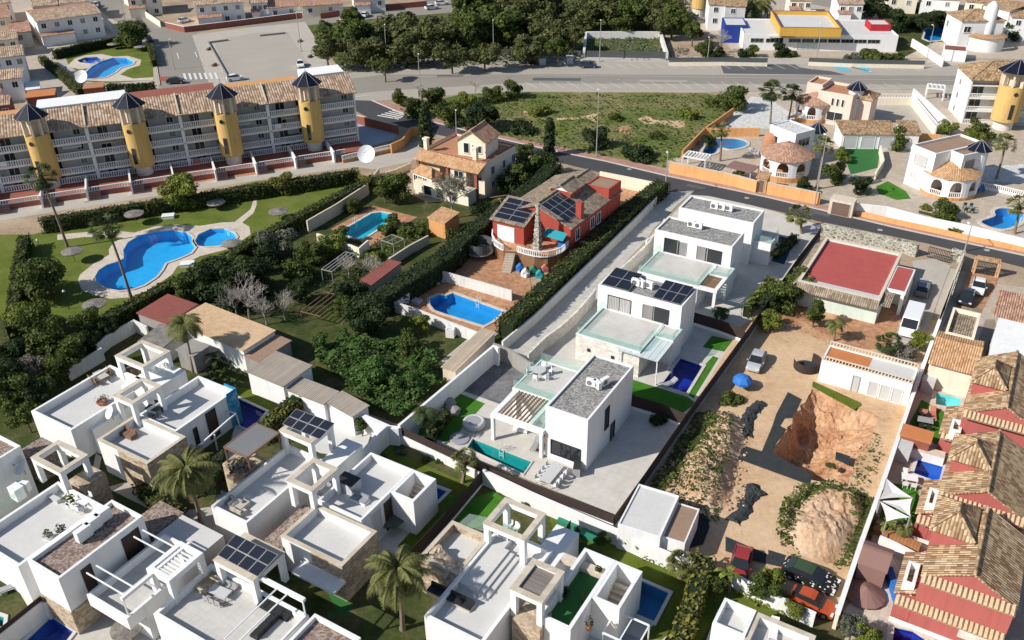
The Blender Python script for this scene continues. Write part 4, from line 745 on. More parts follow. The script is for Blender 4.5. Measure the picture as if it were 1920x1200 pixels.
SH = [  # name, outline, material, layer, smooth
 ('ground', '570,46 1100,-12 1340,-12 1300,112 640,131', 'weeds', 1), ('grass_field', '920,172 1320,174 1400,190 1260,318 1170,299 1040,283 960,264 850,236 740,204 860,178', 'field', 1),
 ('dirt_path', '20 940,890 1010,870 1100,905 1290,905 1300,950 1240,960 1130,930 1000,930', 'sand', 2), ('dirt_path', '20 330,885 480,880 560,865 640,845 680,850 600,880 640,910 700,920 620,915 560,880 480,895 340,900', 'sand', 2), ('dirt_path', '20 800,950 880,940 900,960 830,980 890,1000 870,1020 820,1010 780,970', 'soil', 2), ('dirt_path', '20 80,835 210,830 200,842 90,848', 'sand', 2),
 ('grass_plot', '20 570,270 1100,260 1160,437 560,432', 'weeds', 2), ('ground', '20 1150,262 1560,270 1700,440 1180,440', 'ground', 2),
 ('pavement', '660,117 760,106 960,101 1200,104 1440,108 1790,112 2100,116 2100,130 1790,125 1440,121 1200,118 960,115 840,120 720,130 642,140 600,134', 'concrete', 2),
 ('road', '600,133 642,138 720,128 840,118 960,113 1200,116 1440,119 1790,123 2100,128 2100,175 1715,167 1440,170 1320,173 960,172 860,178 700,190 655,190 640,160', 'asphalt_tan', 3),
 ('road', '640,150 720,140 960,139 1440,141 1790,142 2100,150 2100,163 1715,159 1440,158 960,156 700,172 655,178', 'asphalt_old', 4),
 ('road', '1350,120 1490,121 1500,127 1560,134 1588,141 1357,138', 'asphalt_mid', 5),
 ('road', '140,-8 232,-8 310,46 350,51 480,38 590,25 700,13 860,-5 1000,-12 1000,10 900,18 805,27 700,35 570,48 480,50 400,55 370,62 365,80 390,150 400,178 300,178 287,85 265,62 220,45', 'asphalt_old', 1),
 ('pavement', '360,66 480,50 545,44 572,41 628,131 600,145 560,165 395,165', 'concrete', 2), ('road', '402,75 478,62 540,60 592,140 560,160 424,160', 'asphalt_tan', 3),
 ('road', '658,188 697,189 750,212 810,229 880,247 960,266 1040,284 1135,303 1252,331 1440,371 1680,428 1920,480 2100,520 2100,545 1920,502 1740,457 1535,415 1440,392 1330,368 1247,362 1127,324 1040,303 950,282 860,262 800,248 700,225 660,205', 'asphalt', 3),
 ('pavement', '697,187 722,190 820,222 960,258 1170,300 1252,321 1440,361 1600,397 1690,416 1920,465 2100,505 2100,520 1920,480 1680,428 1440,371 1252,331 1135,303 1040,284 960,266 880,247 810,229 750,212', 'pave_pink', 2),
 ('path', '-60,400 130,372 285,356 375,342 480,327 635,297 740,287 790,262 805,268 770,304 700,318 667,313 480,339 287,369 75,402 -60,425', 'concrete', 2),
 ('pavement', '01 -200,300 500,270 1140,205 1920,80 2600,-40 2600,30 1920,115 1140,228 520,293 -200,400', 'pave_terra', 1),
 ('lawn', '60,440 280,385 480,340 672,322 690,335 470,470 230,590 140,640 -30,660 -30,440', 'lawn', 1),
 ('path', '01 585,900 600,860 700,780 820,710 815,675 850,620 930,582 640,578 430,602 430,560 640,542 900,535 1010,545 1160,500 1330,485 1500,495 1660,470 1760,465 1880,370 1900,300 1925,290 1925,340 1900,400 1815,470 1870,500 1880,560 1800,612 1700,672 1500,722 1330,800 1290,860 1200,922 1100,982 960,1032 830,1042 700,1012 610,970', 'pave_cream', 2),
 ('lawn', '00 480,400 900,345 1140,335 1152,600 800,625 560,605', 'lawn', 2),
 ('path', '00 500,500 560,440 640,415 760,405 850,425 960,420 1060,450 1050,490 960,520 900,560 1000,590 1150,580 1150,602 820,612 560,600 610,545 670,512 600,520', 'pave_cream', 3),
 ('path', '00 330,520 480,450 640,600 600,680 400,680', 'concrete', 2),
 ('ground', '230,605 700,325 800,380 930,370 1000,450 940,640 745,795 480,700', 'garden', 2),
 ('patio', '11 560,520 880,345 1210,430 1080,505 850,650 750,592', 'pave_terra', 3), ('patio', '750,572 830,512 880,520 1000,560 925,628 780,595', 'pave_terra', 4),
 ('patio', '750,565 900,422 985,470 1000,560 940,540 830,510', 'pave_terra', 3), ('patio', '1085,330 1220,355 1150,420 1140,385 1100,345', 'pave_orange', 3), ('patio', '12 1360,330 1490,350 1820,100 1640,100 1580,150', 'concrete', 4),
 ('patio', '1110,548 1215,455 1300,358 1420,388 1548,425 1400,612 1290,775 1160,968 748,802 925,652 1000,685', 'paving', 2),
 ('driveway', '1247,361 1302,358 1270,385 1225,430 1212,452 1120,545 1062,603 985,676 930,658 1000,595', 'driveway', 3),
 ('driveway', '850,727 925,665 1003,689 985,705 937,758', 'printed', 3), ('lawn', '845,732 909,757 842,831 783,815 800,775', 'turf', 3),
 ('lawn', '1186,712 1290,745 1305,757 1280,775 1183,742', 'turf', 3), ('lawn', '1322,684 1337,668 1347,672 1300,748 1292,741', 'turf', 3), ('lawn', '22 1500,120 1655,155 1590,240 1430,205', 'turf', 3), ('lawn', '1240,470 1270,462 1245,485 1225,480', 'turf', 3),
 ('patio', '-200,700 120,640 260,600 480,700 745,802 1150,972 1300,1030 1600,1155 1700,1240 -200,1240', 'garden', 1),  # dark garden base: planting and deep shade between villas put in its colour
 ('patio', '30,1100 90,1085 260,1180 420,1240 130,1240 60,1150', 'paving', 3), ('patio', '180,850 250,900 330,930 420,960 470,1000 400,1000 290,960 170,900', 'concrete', 3), ('patio', '690,960 775,905 850,930 770,1040 700,1060 640,1020', 'paving', 2), ('patio', '1100,1150 1190,1100 1290,1120 1230,1230 1090,1230', 'paving', 1), ('patio', '340,800 440,790 500,800 470,860 400,900 350,870', 'paving', 2), ('patio', '500,720 700,800 680,860 600,850 480,790', 'terrace_white', 2),
 ('garden', '-200,560 60,600 250,605 120,700 100,790 120,860 60,850 -200,800', 'garden', 3), ('garden', '265,780 440,800 400,950 330,960 250,900 180,920 190,860', 'garden', 3),
 ('lawn', '437,722 535,752 505,775 450,748', 'turf_olive', 3), ('lawn', '705,830 735,815 870,880 912,892 862,932 838,922 782,898 735,870', 'turf_olive', 3), ('lawn', '838,924 862,932 770,1045 745,1025', 'turf_olive', 4),
 ('lawn', '885,935 925,922 960,945 930,978 860,1000 855,975', 'turf', 3), ('lawn', '1025,950 1120,1000 1300,1080 1325,1130 1240,1200 1200,1200 1230,1166 1258,1112 1203,1086 1100,1020 1040,1010', 'turf_olive', 3), ('lawn', '1325,1058 1440,1118 1510,1145 1450,1155 1400,1147 1345,1148 1312,1206 1285,1206 1300,1120', 'turf_olive', 3),
 ('lawn', '590,1100 640,1080 660,1150 620,1160', 'turf_dark', 3), ('garden', '690,1130 780,1100 800,1210 690,1210', 'garden', 3), ('garden', '520,1060 600,1090 640,1160 560,1120', 'garden', 3),  # second sheet: shade under the palm put into a dark garden colour
 ('garden_bed', '745,826 880,880 860,900 735,845', 'garden', 4), ('garden_bed', '925,905 1150,990 1135,1000 935,925', 'garden', 4), ('garden_bed', '1155,1000 1330,1075 1320,1090 1150,1020', 'garden', 4),
 ('ground', '1392,610 1462,555 1570,600 1690,640 1740,600 1762,602 1660,905 1568,1165 1300,1050 1165,985 1290,775', 'sand', 3),
 ('ground', '1500,560 1640,600 1740,600 1690,660 1560,650 1460,600', 'soil', 4), ('patio', '31 740,1110 1010,1040 1130,900 1100,1200 900,1400 560,1400', 'pave_terra', 5), ('driveway', '31 1080,760 1250,740 1370,800 1330,900 1230,1180 1100,1480 900,1460 1000,1200 1040,1010 1100,900', 'concrete', 6),
 ('driveway', '31 1510,830 1730,880 1640,1130 1400,1080 1440,1000', 'pave_terra', 4), ('patio', '31 1720,935 2100,980 2100,1500 1540,1320 1610,1130 1680,1000', 'pave_beige', 4),
 ('patio', '1745,610 2000,640 2000,1240 1570,1240 1600,1150 1660,905', 'pave_beige', 3), ('patio', '31 1180,760 1480,840 1400,1080 1290,1280', 'concrete', 2),
 ('patio', '32 1630,0 1700,0 1780,330 1540,260', 'deck_wood', 5), ('lawn', '32 1150,600 1320,690 1320,860 1260,940 1060,780', 'turf', 4), ('lawn', '33 900,20 1130,60 1120,330 830,300', 'turf', 4), ('patio', '33 560,1000 730,750 880,500 1000,700 960,960 880,1080', 'pave_cream', 4),
 ('patio', '1250,302 1290,288 1400,172 1715,168 2100,176 2100,502 1920,465 1440,360 1252,320', 'pave_beige', 1),
 ('patio', '30 650,925 760,735 1090,735 1340,925 1270,1005 1130,985 980,920', 'concrete', 2), ('patio', '20 1690,830 1790,725 1940,735 2100,900 2100,970 1460,955', 'white_gravel', 2), ('patio', '30 0,900 0,740 180,850 230,930', 'white_gravel', 2),
 ('lawn', '30 540,1080 850,1080 820,1260 620,1310', 'turf_dark', 3), ('lawn', '31 810,200 900,160 1010,200 1070,290 960,300 830,250', 'turf', 3), ('lawn', '30 1030,190 1180,170 1340,170 1340,320 1080,300', 'turf', 2),
 ('ground', '31 1580,60 1920,30 1920,180 1600,160', 'white_gravel', 3), ('patio', '31 850,50 1030,10 1180,300 1060,250 900,160', 'pave_beige', 3), ('garden', '31 1130,380 1450,450 1440,480 1130,400', 'garden', 3),
 ('ground', '1100,-10 2100,-12 2100,112 1440,107 1300,108 1330,60', 'pave_beige', 1), ('garden', '1640,20 1740,15 1760,75 1690,110 1660,60', 'garden', 2), ('road', '1500,-10 1640,-10 1610,25 1560,15 1510,5', 'asphalt_old', 2),
 ('ground', '-200,-10 140,-8 225,45 265,62 287,90 300,178 120,190 -200,210', 'pave_beige', 1),
]
for a in sorted(SH, key=lambda q: q[3]): sheet(a[0], a[1], a[2], a[3])
# road markings
def lines(segs, wd, mat='paint', lv=6, name='road_markings'):
    m = MB()
    for p, q in segs:
        a, b = P(p), P(q); d = (b-a).normalized(); n = Vector((d.y, -d.x, 0))*wd/2; z = Vector((0, 0, .075+.002*lv)); m.face([a+n+z, b+n+z, b-n+z, a-n+z])
    o = m.build(name, mat); tag(o, kind='structure')
lines([((1130+24.2*i, 119.5+.04*i), (1152+24.2*i, 129+.04*i)) for i in range(10)]+[((1375+25*i, 120), (1397+25*i, 130)) for i in range(5)]+[((1500+25*i, 121), (1524+25*i, 131)) for i in range(2)]+[((1644+27*i, 122.5), (1672+27*i, 134)) for i in range(4)]+[((750+22*i, 124-.9*i), (772+22*i, 134-1.0*i)) for i in range(9)], .14)
lines([((985+26.2*i, 154.5), (1008+26.2*i, 166.5)) for i in range(17)]+[((1440+27*i, 157), (1468+27*i, 166)) for i in range(10)], .14)
lines([((960, 141.2), (1200, 143.5)), ((1200, 143.5), (1440, 147)), ((1440, 147), (1765, 151.5)), ((1765, 151.5), (1920, 153.5)), ((720, 146), (960, 141.2))], .14, lv=7)
lines([((345+9.7*i, 138-.2*i), (349+9.9*i, 150-.2*i)) for i in range(7)], .55, lv=4)
lines([((708+7*i, 217-4*i*.62), (748+4.6*i, 224-2.2*i)) for i in range(5)], .5, lv=5)
lines([((332, 100), (336, 111)), ((366, 98), (370, 108))], .25, lv=4)
lines([((1744+2*i, 124+3*i), (1790, 124+3*i)) for i in range(5)], .2, lv=6); lines([((662, 183), (694, 179))], .3, lv=6)
sheet('road_markings', '1555,121.5 1578,121.5 1600,136 1578,134', 'paint_blue', 6); sheet('road_markings', '1598,121.5 1626,122 1634,137 1622,136', 'paint_blue', 6)
lines([((1578+6*i, 122+1.3*i), (1592+6*i, 125+1.5*i)) for i in range(8)], .5, 'paint', 7)
lines([((300+4.5*i, 144), (302+4.5*i, 152)) for i in range(6)], .4, 'paint_red', 5)
def kerb(px, label=None):
    ps = [P(q) for q in pts_of(px)]; o = wall_mb(MB(), ps, 0, .2, .18).build('kerb', 'kerb'); tag(o, kind='structure')
kerb('642,138 720,128 840,118 960,113 1200,116 1440,119 1790,123 2100,128'); kerb('860,178 960,172 1320,173 1440,170 1715,167 1920,171'); kerb('697,189 750,212 810,229 880,247 960,266 1040,284 1135,303 1252,331 1440,371 1680,428 1920,480 2100,520'); kerb('1127,325 1230,345'); kerb('265,62 287,85 300,160'); kerb('310,46 350,51 480,38 590,25 700,13 860,-5')
# pools
pool(H_COM, 'large kidney shaped blue communal pool with a wide cream surround', 'b_blue', .35, 1.6, 'pave_cream'); pool(H_COM2, 'small round blue paddling pool touching the large communal pool', 'b_blue', .35, .7, 'pave_cream')
pool(H_TL, 'blue free-form pool of the far garden behind the apartment block', 'b_blue', .5, 1.5, 'pave_cream'); pool(H_TL2, 'little round pool beside the far free-form pool', 'b_royal', .4, .6, 'pave_cream')
pool(H_PAT, 'turquoise pool with rounded end on a terracotta patio behind the yellow house', 'b_cyan', .35, 1.5, 'white_gravel'); pool(H_RED, 'bright blue pool with curved steps and white rim below the red house', 'b_sky', .4, 1.5, 'pave_cream')
pool(H_V3, 'dark blue pool by the rearmost white flat roofed villa', 'b_dark', .3); pool(H_V2, 'deep navy rectangular pool in front of the villa with rooftop solar panels', 'b_deep', .35)
pool(H_V1, 'long narrow teal pool in front of the tall white villa', 'b_teal', .15, 1.6); pool(H_B, 'deep blue pool right of the villa with the tilted solar array', 'b_royal', .35, 1.5, 'terrace_white')
pool(H_A, 'navy pool beside the villa with the blue sea mural', 'b_deep', .3); pool(H_C, 'mid blue pool beside the villa with a green turf roof terrace', 'b_lightblue', .3, 1.4, 'terrace_white')
pool(H_G, 'light aqua pool at the bottom edge near the white terrace', 'b_aqua', .3, 1.3, 'terrace_white'); pool(H_D, 'bright blue pool in the bottom left corner under a stone clad wall', 'b_royal', .3, 1.4, 'terrace_white')
pool(H_S, 'small blue pool hidden between white walls behind the solar array', 'b_royal', .2, 1.2, 'terrace_white'); pool(H_R1, 'small aqua pool beside the cream wall on the right', 'b_aqua', .5, 1.2, 'pave_cream')
pool(H_R2, 'royal blue rectangular pool left of the red terraced houses', 'b_royal', .35, 1.4, 'terrace_white'); pool(H_R3, 'dark blue pool cut by the bottom edge below the red house', 'b_deep', .5, 1.4, 'pave_cream')
pool(H_R4, 'blue bean shaped pool behind the white roadside wall at the right edge', 'b_sky', .6, 1.4, 'pave_cream'); pool(H_R5, 'curved blue pool behind the orange wall next to white pergolas', 'b_lightblue', .6, 1.4, 'pave_cream')
pool(H_R6, 'blue free-form pool left of the far white villa with a round turret', 'b_sky', .5, 1.4, 'pave_cream'); pool(H_E, 'corner of a green pool at the left edge below the glass railing', 'b_teal', .3, 1.2, 'terrace_white')
# excavation
def pit():
    ps = PIT; x0, y0, x1, y1 = bb(ps); g = []; n = len(ps); y = y0
    ed = [(ps[i], ps[(i+1) % n]) for i in range(n)]
    def zf(p):
        best = 1e9
        for a, b in ed:
            ab = (b-a).to_2d(); ap = Vector((p[0]-a.x, p[1]-a.y)); t = max(0, min(1, ap.dot(ab)/ab.length_squared)); d = (ap-ab*t).length
            mx = (a.x+b.x)/2; my = (a.y+b.y)/2; right = (mx-(x0+x1)/2)/(x1-x0)*cos(.5)-(my-(y0+y1)/2)/(y1-y0)*0; back = (my-(y0+y1)/2)/(y1-y0)
            k = 3.2 if right < .05 and back < .3 else (1.6 if right < .05 else .75)
            best = min(best, d*k)
        z = -min(3.4, best); 
        if best > .1: k2 = min(1, best); z += (noise.noise(Vector((p[0]*.6, p[1]*.6, 0)))*.6+noise.noise(Vector((p[0]*1.9, p[1]*1.9, 3)))*.35+noise.noise(Vector((p[0]*4.5, p[1]*4.5, 3)))*.26)*k2
        return z
    while y < y1:
        x = x0
        while x < x1:
            q = Vector((x+rnd.uniform(-.1, .1), y+rnd.uniform(-.1, .1), 0))
            if inside(q, ps): g.append(q)
            x += .33
        y += .33
    o = flat_mesh(MB(), ps, 0, (), g, zf).build('pit_ground', 'soil', smooth=False); tag(o, kind='structure')
pit()
def mound(px, h, label, mat='soil', seed=1.0, name='earth_mound', lift=.5):
    ps = ccw([P(q, 0) for q in pts_of(px)]); x0, y0, x1, y1 = bb(ps); n = len(ps); g = []; ed = [(ps[i], ps[(i+1) % n]) for i in range(n)]
    def dist(p):
        return min((Vector((p[0]-a.x, p[1]-a.y))-(b-a).to_2d()*max(0, min(1, Vector((p[0]-a.x, p[1]-a.y)).dot((b-a).to_2d())/(b-a).to_2d().length_squared))).length for a, b in ed)
    def zf(p):
        d = dist(p)
        if d < .02: return -.05
        k = min(1, d/2.6); return h*(k*k*(3-2*k))*(.75+.4*noise.noise(Vector((p[0]*.3, p[1]*.3, seed))))+k*(noise.noise(Vector((p[0]*1.3, p[1]*1.3, seed)))*.4+noise.noise(Vector((p[0]*3.3, p[1]*3.3, seed)))*.22)
    y = y0
    while y < y1:
        x = x0
        while x < x1:
            q = Vector((x+rnd.uniform(-.08, .08), y+rnd.uniform(-.08, .08), 0))
            if inside(q, ps): g.append(q)
            x += .3
        y += .3
    o = flat_mesh(MB(), ps, 0, (), g, zf).build(name, mat); tag(o, kind='structure'); return lambda p: max(0, zf(p)) if inside(p, ps) else 0
ZM1 = mound('1330,775 1372,768 1412,800 1395,860 1380,930 1345,985 1290,965 1255,915 1262,870 1300,820', 1.7, '', 'mound', 1)
ZM2 = mound('1490,935 1530,912 1590,920 1635,930 1640,980 1600,1045 1560,1065 1500,1045 1460,1000 1468,965', 2.0, '', 'mound', 5)
# ---------------------------------------------------------------- small outdoor things
def at(px, z=0.0): return P(px, z)
def ac_unit(px, z, label, ang=AA, s=1.0, group='air conditioning units', world=False):
    q = px if world else P(px, z); t = thing('ac_unit', label, 'ac unit', q, group); a = radians(ang); d = Vector((sin(a), cos(a), 0)); w_ = Vector((cos(a), -sin(a), 0))
    MB().box(q+Vector((0, 0, .1)), 1.0*s, .42*s, .82*s, ang).build('casing', 'metal_white', t); [MB().box(q+w_*(k*.35*s), .08, .42*s, .1, ang).build('foot', 'metal_grey', t) for k in (-1, 1)]
    c = q-d*(.212*s)+w_*(-.12*s)+Vector((0, 0, .5*s)); m = MB(); R = [c+w_*(.3*s*cos(2*pi*k/12))+Vector((0, 0, .3*s*sin(2*pi*k/12))) for k in range(12)]; m.face(R); m.face([x-d*.0+Vector((0, 0, 0)) for x in R[::-1]]); m.build('fan_grille', 'metal_dark', t)
    m = MB()
    for k in range(5): e = q-d*(.222*s)+Vector((0, 0, .24*s+.13*s*k)); m.bar(e-w_*.42*s, e+w_*.18*s, .02, .02)
    m.build('guard', 'metal_white', t); return t
def dish(px, z, r, label, az=200, mat='metal_white', mast=.8, group=None):
    q = P(px, z); t = thing('satellite_dish', label, 'satellite dish', q, group); m = MB(); m.tube([q, q+Vector((0, 0, mast))], .05, 6); m.build('mast', 'metal_grey', t)
    a = radians(az); ax = Vector((sin(a)*cos(.6), cos(a)*cos(.6), sin(.6))); x = ax.orthogonal().normalized(); y = ax.cross(x); c = q+Vector((0, 0, mast+r*.75)); m = MB(); vs = []; fs = []
    for i in range(6):
        rr = r*i/5
        for k in range(20): vs.append(c+x*(rr*cos(2*pi*k/20))+y*(rr*sin(2*pi*k/20))+ax*(.35*rr*rr/r))
    for i in range(5):
        for k in range(20): l = (k+1) % 20; fs.append((i*20+k, i*20+l, (i+1)*20+l, (i+1)*20+k))
    m.mesh(vs, fs); m.build('reflector', mat, t, True); m = MB(); m.bar(c-x*r*.95+ax*.3*r, c+ax*r*.9, .04); m.box(c+ax*r*.9-Vector((0, 0, .06)), .14, .14, .14); m.build('feed_arm', 'metal_grey', t); return t
def lounger(px, z, ang, label, mat='cushion', frame='metal_white', group=None):
    q = P(px, z); t = thing('sun_lounger', label, 'sun lounger', q, group); a = radians(ang); d = Vector((sin(a), cos(a), 0)); w_ = Vector((cos(a), -sin(a), 0)); u = Vector((0, 0, 1)); m = MB()
    for sg in (-1, 1):
        m.bar(q+w_*.32*sg-d*.95+u*.28, q+w_*.32*sg+d*.35+u*.28, .05); m.bar(q+w_*.32*sg+d*.35+u*.28, q+w_*.32*sg+d*.95+u*.62, .05)
        for v in (-.85, .3): m.bar(q+w_*.3*sg+d*v, q+w_*.3*sg+d*v+u*.28, .05)
    m.build('frame', frame, t); m = MB(); b = [q+w_*i*.3+d*j+u*.31 for i, j in ((-1, -.93), (1, -.93), (1, .33), (-1, .33))]; m.hexa(b, [x+u*.08 for x in b]); m.build('seat', mat, t)
    m = MB(); b = [q+w_*-.3+d*.35+u*.31, q+w_*.3+d*.35+u*.31, q+w_*.3+d*.95+u*.66, q-w_*.3+d*.95+u*.66]; m.hexa(b, [x+u*.08 for x in b]); m.build('backrest', mat, t); return t
def chair(q, ang, label, mat='metal_white', group=None):
    t = thing('garden_chair', label, 'chair', q, group, -radians(ang)); q0 = q; m = MB(); m.box(q+Vector((0, 0, .42)), .5, .5, .05); m.build('seat', mat, t); MB().box(q+Vector((0, .24, .47)), .5, .05, .45).build('backrest', mat, t)
    for i in (-1, 1):
        for j in (-1, 1): MB().box(q+Vector((i*.21, j*.21, 0)), .045, .045, .42).build('leg', mat, t)
    return t
def table_set(px, z, ang, n, tlabel, clabel, top='plastic_grey', mat='metal_white', L=1.8, W=1.0, rnd_=False, R=None):
    q = P(px, z); t = thing('garden_table', tlabel, 'table', q); a = radians(ang); d = Vector((sin(a), cos(a), 0)); w_ = Vector((cos(a), -sin(a), 0))
    if rnd_: MB().lathe(q, [(0.01, .75), (W/2, .75), (W/2, .7), (.01, .7)], 16).build('tabletop', top, t); MB().tube([q, q+Vector((0, 0, .7))], .05, 8).build('pedestal', mat, t)
    else:
        MB().box(q+Vector((0, 0, .7)), L, W, .05, ang).build('tabletop', top, t)
        for i in (-1, 1):
            for j in (-1, 1): MB().box(q+w_*(i*(L/2-.08))+d*(j*(W/2-.08)), .06, .06, .7, ang).build('leg', mat, t)
    for k in range(n):
        if rnd_: th = 2*pi*k/n+.4; c = q+Vector((sin(th), cos(th), 0))*(W/2+.4); chair(c, math.degrees(th), clabel, mat, clabel)
        else:
            h = (n+1)//2; i = k % h; sg = -1 if k < h else 1; c = q+w_*((i+.5)/h-.5)*L+d*sg*(W/2+.35); chair(c, ang+(180 if sg < 0 else 0), clabel, mat, clabel)
    return t
def sofa(px, z, ang, L, label, mat='cushion_tan', base='cushion_tan', D=.85, world=False):
    q = px if world else P(px, z); t = thing('outdoor_sofa', label, 'sofa', q); a = radians(ang); d = Vector((sin(a), cos(a), 0)); w_ = Vector((cos(a), -sin(a), 0)); MB().box(q, L, D, .3, ang).build('base', base, t)
    n = max(1, round(L/.8))
    for i in range(n): MB().box(q+w_*((i+.5)/n-.5)*L-d*.08+Vector((0, 0, .303)), L/n-.06, D-.25, .14, ang).build('seat_cushion', mat, t); MB().box(q+w_*((i+.5)/n-.5)*L+d*(D/2-.1)+Vector((0, 0, .303)), L/n-.06, .18, .45, ang).build('back_cushion', mat, t)
    return t
def parasol(base, top, r, label, mat='thatch', pole='wood', droop=.35, group=None):
    b = P(base); h = upright(base, top).z; t = thing('parasol', label, 'parasol', b, group); MB().tube([b, b+Vector((0, 0, h))], .05, 6).build('pole', pole, t); m = MB(); n = 14; R = []
    prof = [(.02, h), (r*.5, h-droop*.45), (r, h-droop), (r*.97, h-droop-.14), (r*.45, h-droop*.75)]; m.lathe(b, prof, n); m.build('canopy', mat, t); return t
def bushpot(px, z, label, r=.35, h=.9, pot='terracotta', mat='leaf', name='potted_plant', cat='plant'):
    q = P(px, z); t = thing(name, label, cat, q); MB().lathe(q, [(.01, 0), (r*.6, 0), (r*.8, h*.4), (r*.7, h*.4), (.01, h*.38)], 10).build('pot', pot, t); m = MB(); leaves(m, lobe_pts(q+Vector((0, 0, h*.7)), (r, r, h*.4), 70, rnd), .14); m.build('foliage', mat, t); return t
def shadow_box(px, z, sx, sy, h, ang, name, label, cat, mat, lid=None):
    q = P(px, z); t = thing(name, label, cat, q); MB().box(q, sx, sy, h, ang).build('body', mat, t); MB().box(q+Vector((0, 0, h+.002)), sx+.06, sy+.06, .05, ang).build('lid', lid or mat, t); return t
def lamp_post(base, top, label, arm=1, group='tall street lamps', az=None, mat='galv'):
    b = P(base); h = upright(base, top).z; t = thing('street_lamp', label, 'street lamp', b, group); m = MB(); m.tube([b, b+Vector((0, 0, h*.5)), b+Vector((0, 0, h))], [.12, .09, .06], 7); m.build('pole', mat, t); m = MB(); m.box(b, .35, .35, .25); m.build('foot', mat, t)
    a = radians(az if az is not None else 0); d = Vector((sin(a), cos(a), 0)); e = b+Vector((0, 0, h)); m = MB(); m.bar(e, e+d*.7+Vector((0, 0, .08)), .06); m.build('arm', mat, t); MB().box(e+d*.9+Vector((0, 0, .02)), .28, .6, .12, az or 0).build('lamp_head', 'metal_white', t); return t
# ---------------------------------------------------------------- the row of four flat roofed villas in the middle
G1 = 'white flat roofed villas along the gravel drive'
v = F('1026,762 1105,790 1186,685 1111,662', 6.5); t = thing('villa', 'tall white villa with grey gravel roof beside the narrow teal pool', 'house', v.c(), G1)
block(t, v, 0, 'gravel', 'white', .22, None, .22)
opening(t, v, 'f', (1034, 824), (1087, 868), 'sliding_door', 'metal_dark', 'glass_dark', 2, name='patio_door'); opening(t, v, 'r', (1135, 769), (1140, 797), 'window', 'metal_dark'); opening(t, v, 'r', (1145, 797), (1150, 818), 'door', 'metal_dark', bars=0)
wing = F('962,729 1045,753 1087,692 1008,676', 3.5); wing = wing.sub(0, max(.5, (v.o-wing.o).dot(v.w)-.02), 0, wing.D); block(t, wing, 0, 'terrace', 'white', .08, None, .2)
railing(t, [wing.pt(.1, .1, 0), wing.pt(.1, wing.D-.1, 0), wing.pt(wing.W, wing.D-.1, 0)], 3.5, 1.0); railing(t, [wing.pt(.1, .1, 0), wing.pt(wing.W, .1, 0)], 3.5, 1.0)
pg = F('921,778 1027,812 1060,765 962,728', 3.5); pg = pg.sub(0, (v.o-pg.o).dot(v.w)-.02, 0, (wing.o-pg.o).dot(v.d)-.01); m = MB(); sp = pg.W*.68
for a, b, c, d in ((0, pg.W, 0, .55), (0, .55, .55, pg.D), (sp, sp+.4, .55, pg.D)):
    slab(m, pg.sub(a, b, c, d), 3.05, 3.5)
for u, w2 in ((.2, .2), (.2, pg.D-.3), (pg.W-.25, .2)): m.box(pg.pt(u, w2, 0), .35, .35, 3.05, AA)
m.build('pergola_frame', 'white', t); m = MB()
for k in range(8): u = .7+(sp-.7)*(k+.5)/8; m.bar(pg.pt(u, .55, 3.35), pg.pt(u, pg.D, 3.35), .13, .16)
m.build('slats', 'wood', t); slab(MB(), pg.sub(sp+.4, pg.W, .55, pg.D), 3.1, 3.44).build('glass_floor', 'glass_green', t); railing(t, [pg.pt(sp+.2, .55, 0), pg.pt(sp+.2, pg.D, 0)], 3.5, 1.0)
for i, (p, a) in enumerate((((1108, 724), 25), ((1120, 728), 60), ((1134, 722), -40))): ac_unit(p, 6.3, ['leftmost of three AC units on the tall white villa roof', 'middle one of three AC units on the tall white villa roof', 'rightmost AC unit on the tall villa roof, nearest the edge'][i], a, 1.0)
table_set((1011, 703), 3.45, AA, 6, 'round grey table on the glass railed terrace of the tall villa', 'white chair around the round table on the upper terrace', 'plastic_grey', 'metal_white', W=1.5, rnd_=True)
table_set((1034, 897), 0.1, 121, 8, 'long grey dining table on the front patio of the tall villa', 'pale chair around the long dining table near the teal pool', 'plastic_grey', 'metal_white', 3.0, 1.2)
lounger((1005, 838), .1, AA-10, 'grey lounger by the patio door, left of the brown one', 'cushion', 'metal_dark'); lounger((1016, 836), .1, AA-14, 'brown lounger beside the patio door of the tall villa', 'wood', 'metal_dark')
sofa((977, 806), .1, 20, 1.6, 'white sofa under the edge of the slatted pergola', 'cloth_white', 'metal_white'); shadow_box((1082, 886), .1, 1.3, .7, 1.0, 100, 'barbecue', 'grey barbecue at the corner of the tall white villa', 'barbecue', 'metal_grey', 'metal_dark')
q = P((889, 798), .1); tt = thing('hot_tub', 'round grey inflatable hot tub on the patio', 'hot tub', q); MB().lathe(q, [(.8, .1), (.8, .62), (.85, .72), (1.1, .74), (1.22, .6), (1.24, .3), (1.15, .05)], 28).build('wall', 'plastic_grey', tt, True); MB().lathe(q, [(.01, .68), (.83, .7)], 28).build('cover', 'cushion', tt)
q = P((862, 822), .1); tt = thing('hot_tub_cover', 'round grey cover lying beside the hot tub', 'cover', q); MB().lathe(q, [(.01, .12), (1.0, .1), (1.1, .05), (1.08, .0)], 24).build('lid', 'cushion', tt)
sculpt = [((842, 760), 'dark sculpted boulder on the small lawn by the hot tub'), ((850, 775), 'second dark boulder on the small lawn, nearer the hot tub')]
for p, l in sculpt:
    q = P(p); tt = thing('boulder', l, 'rock', q, 'dark boulders on the lawn'); m = MB(); m.lathe(q, [(.7, 0), (.9, .35), (.6, .8), (.05, 1.0)], 9); [vv.__iadd__(Vector((noise.noise(vv*1.7)*.4, noise.noise(vv*1.7+Vector((9, 0, 0)))*.4, 0))) for vv in m.v]; m.build('stone', 'grey_wall', tt)
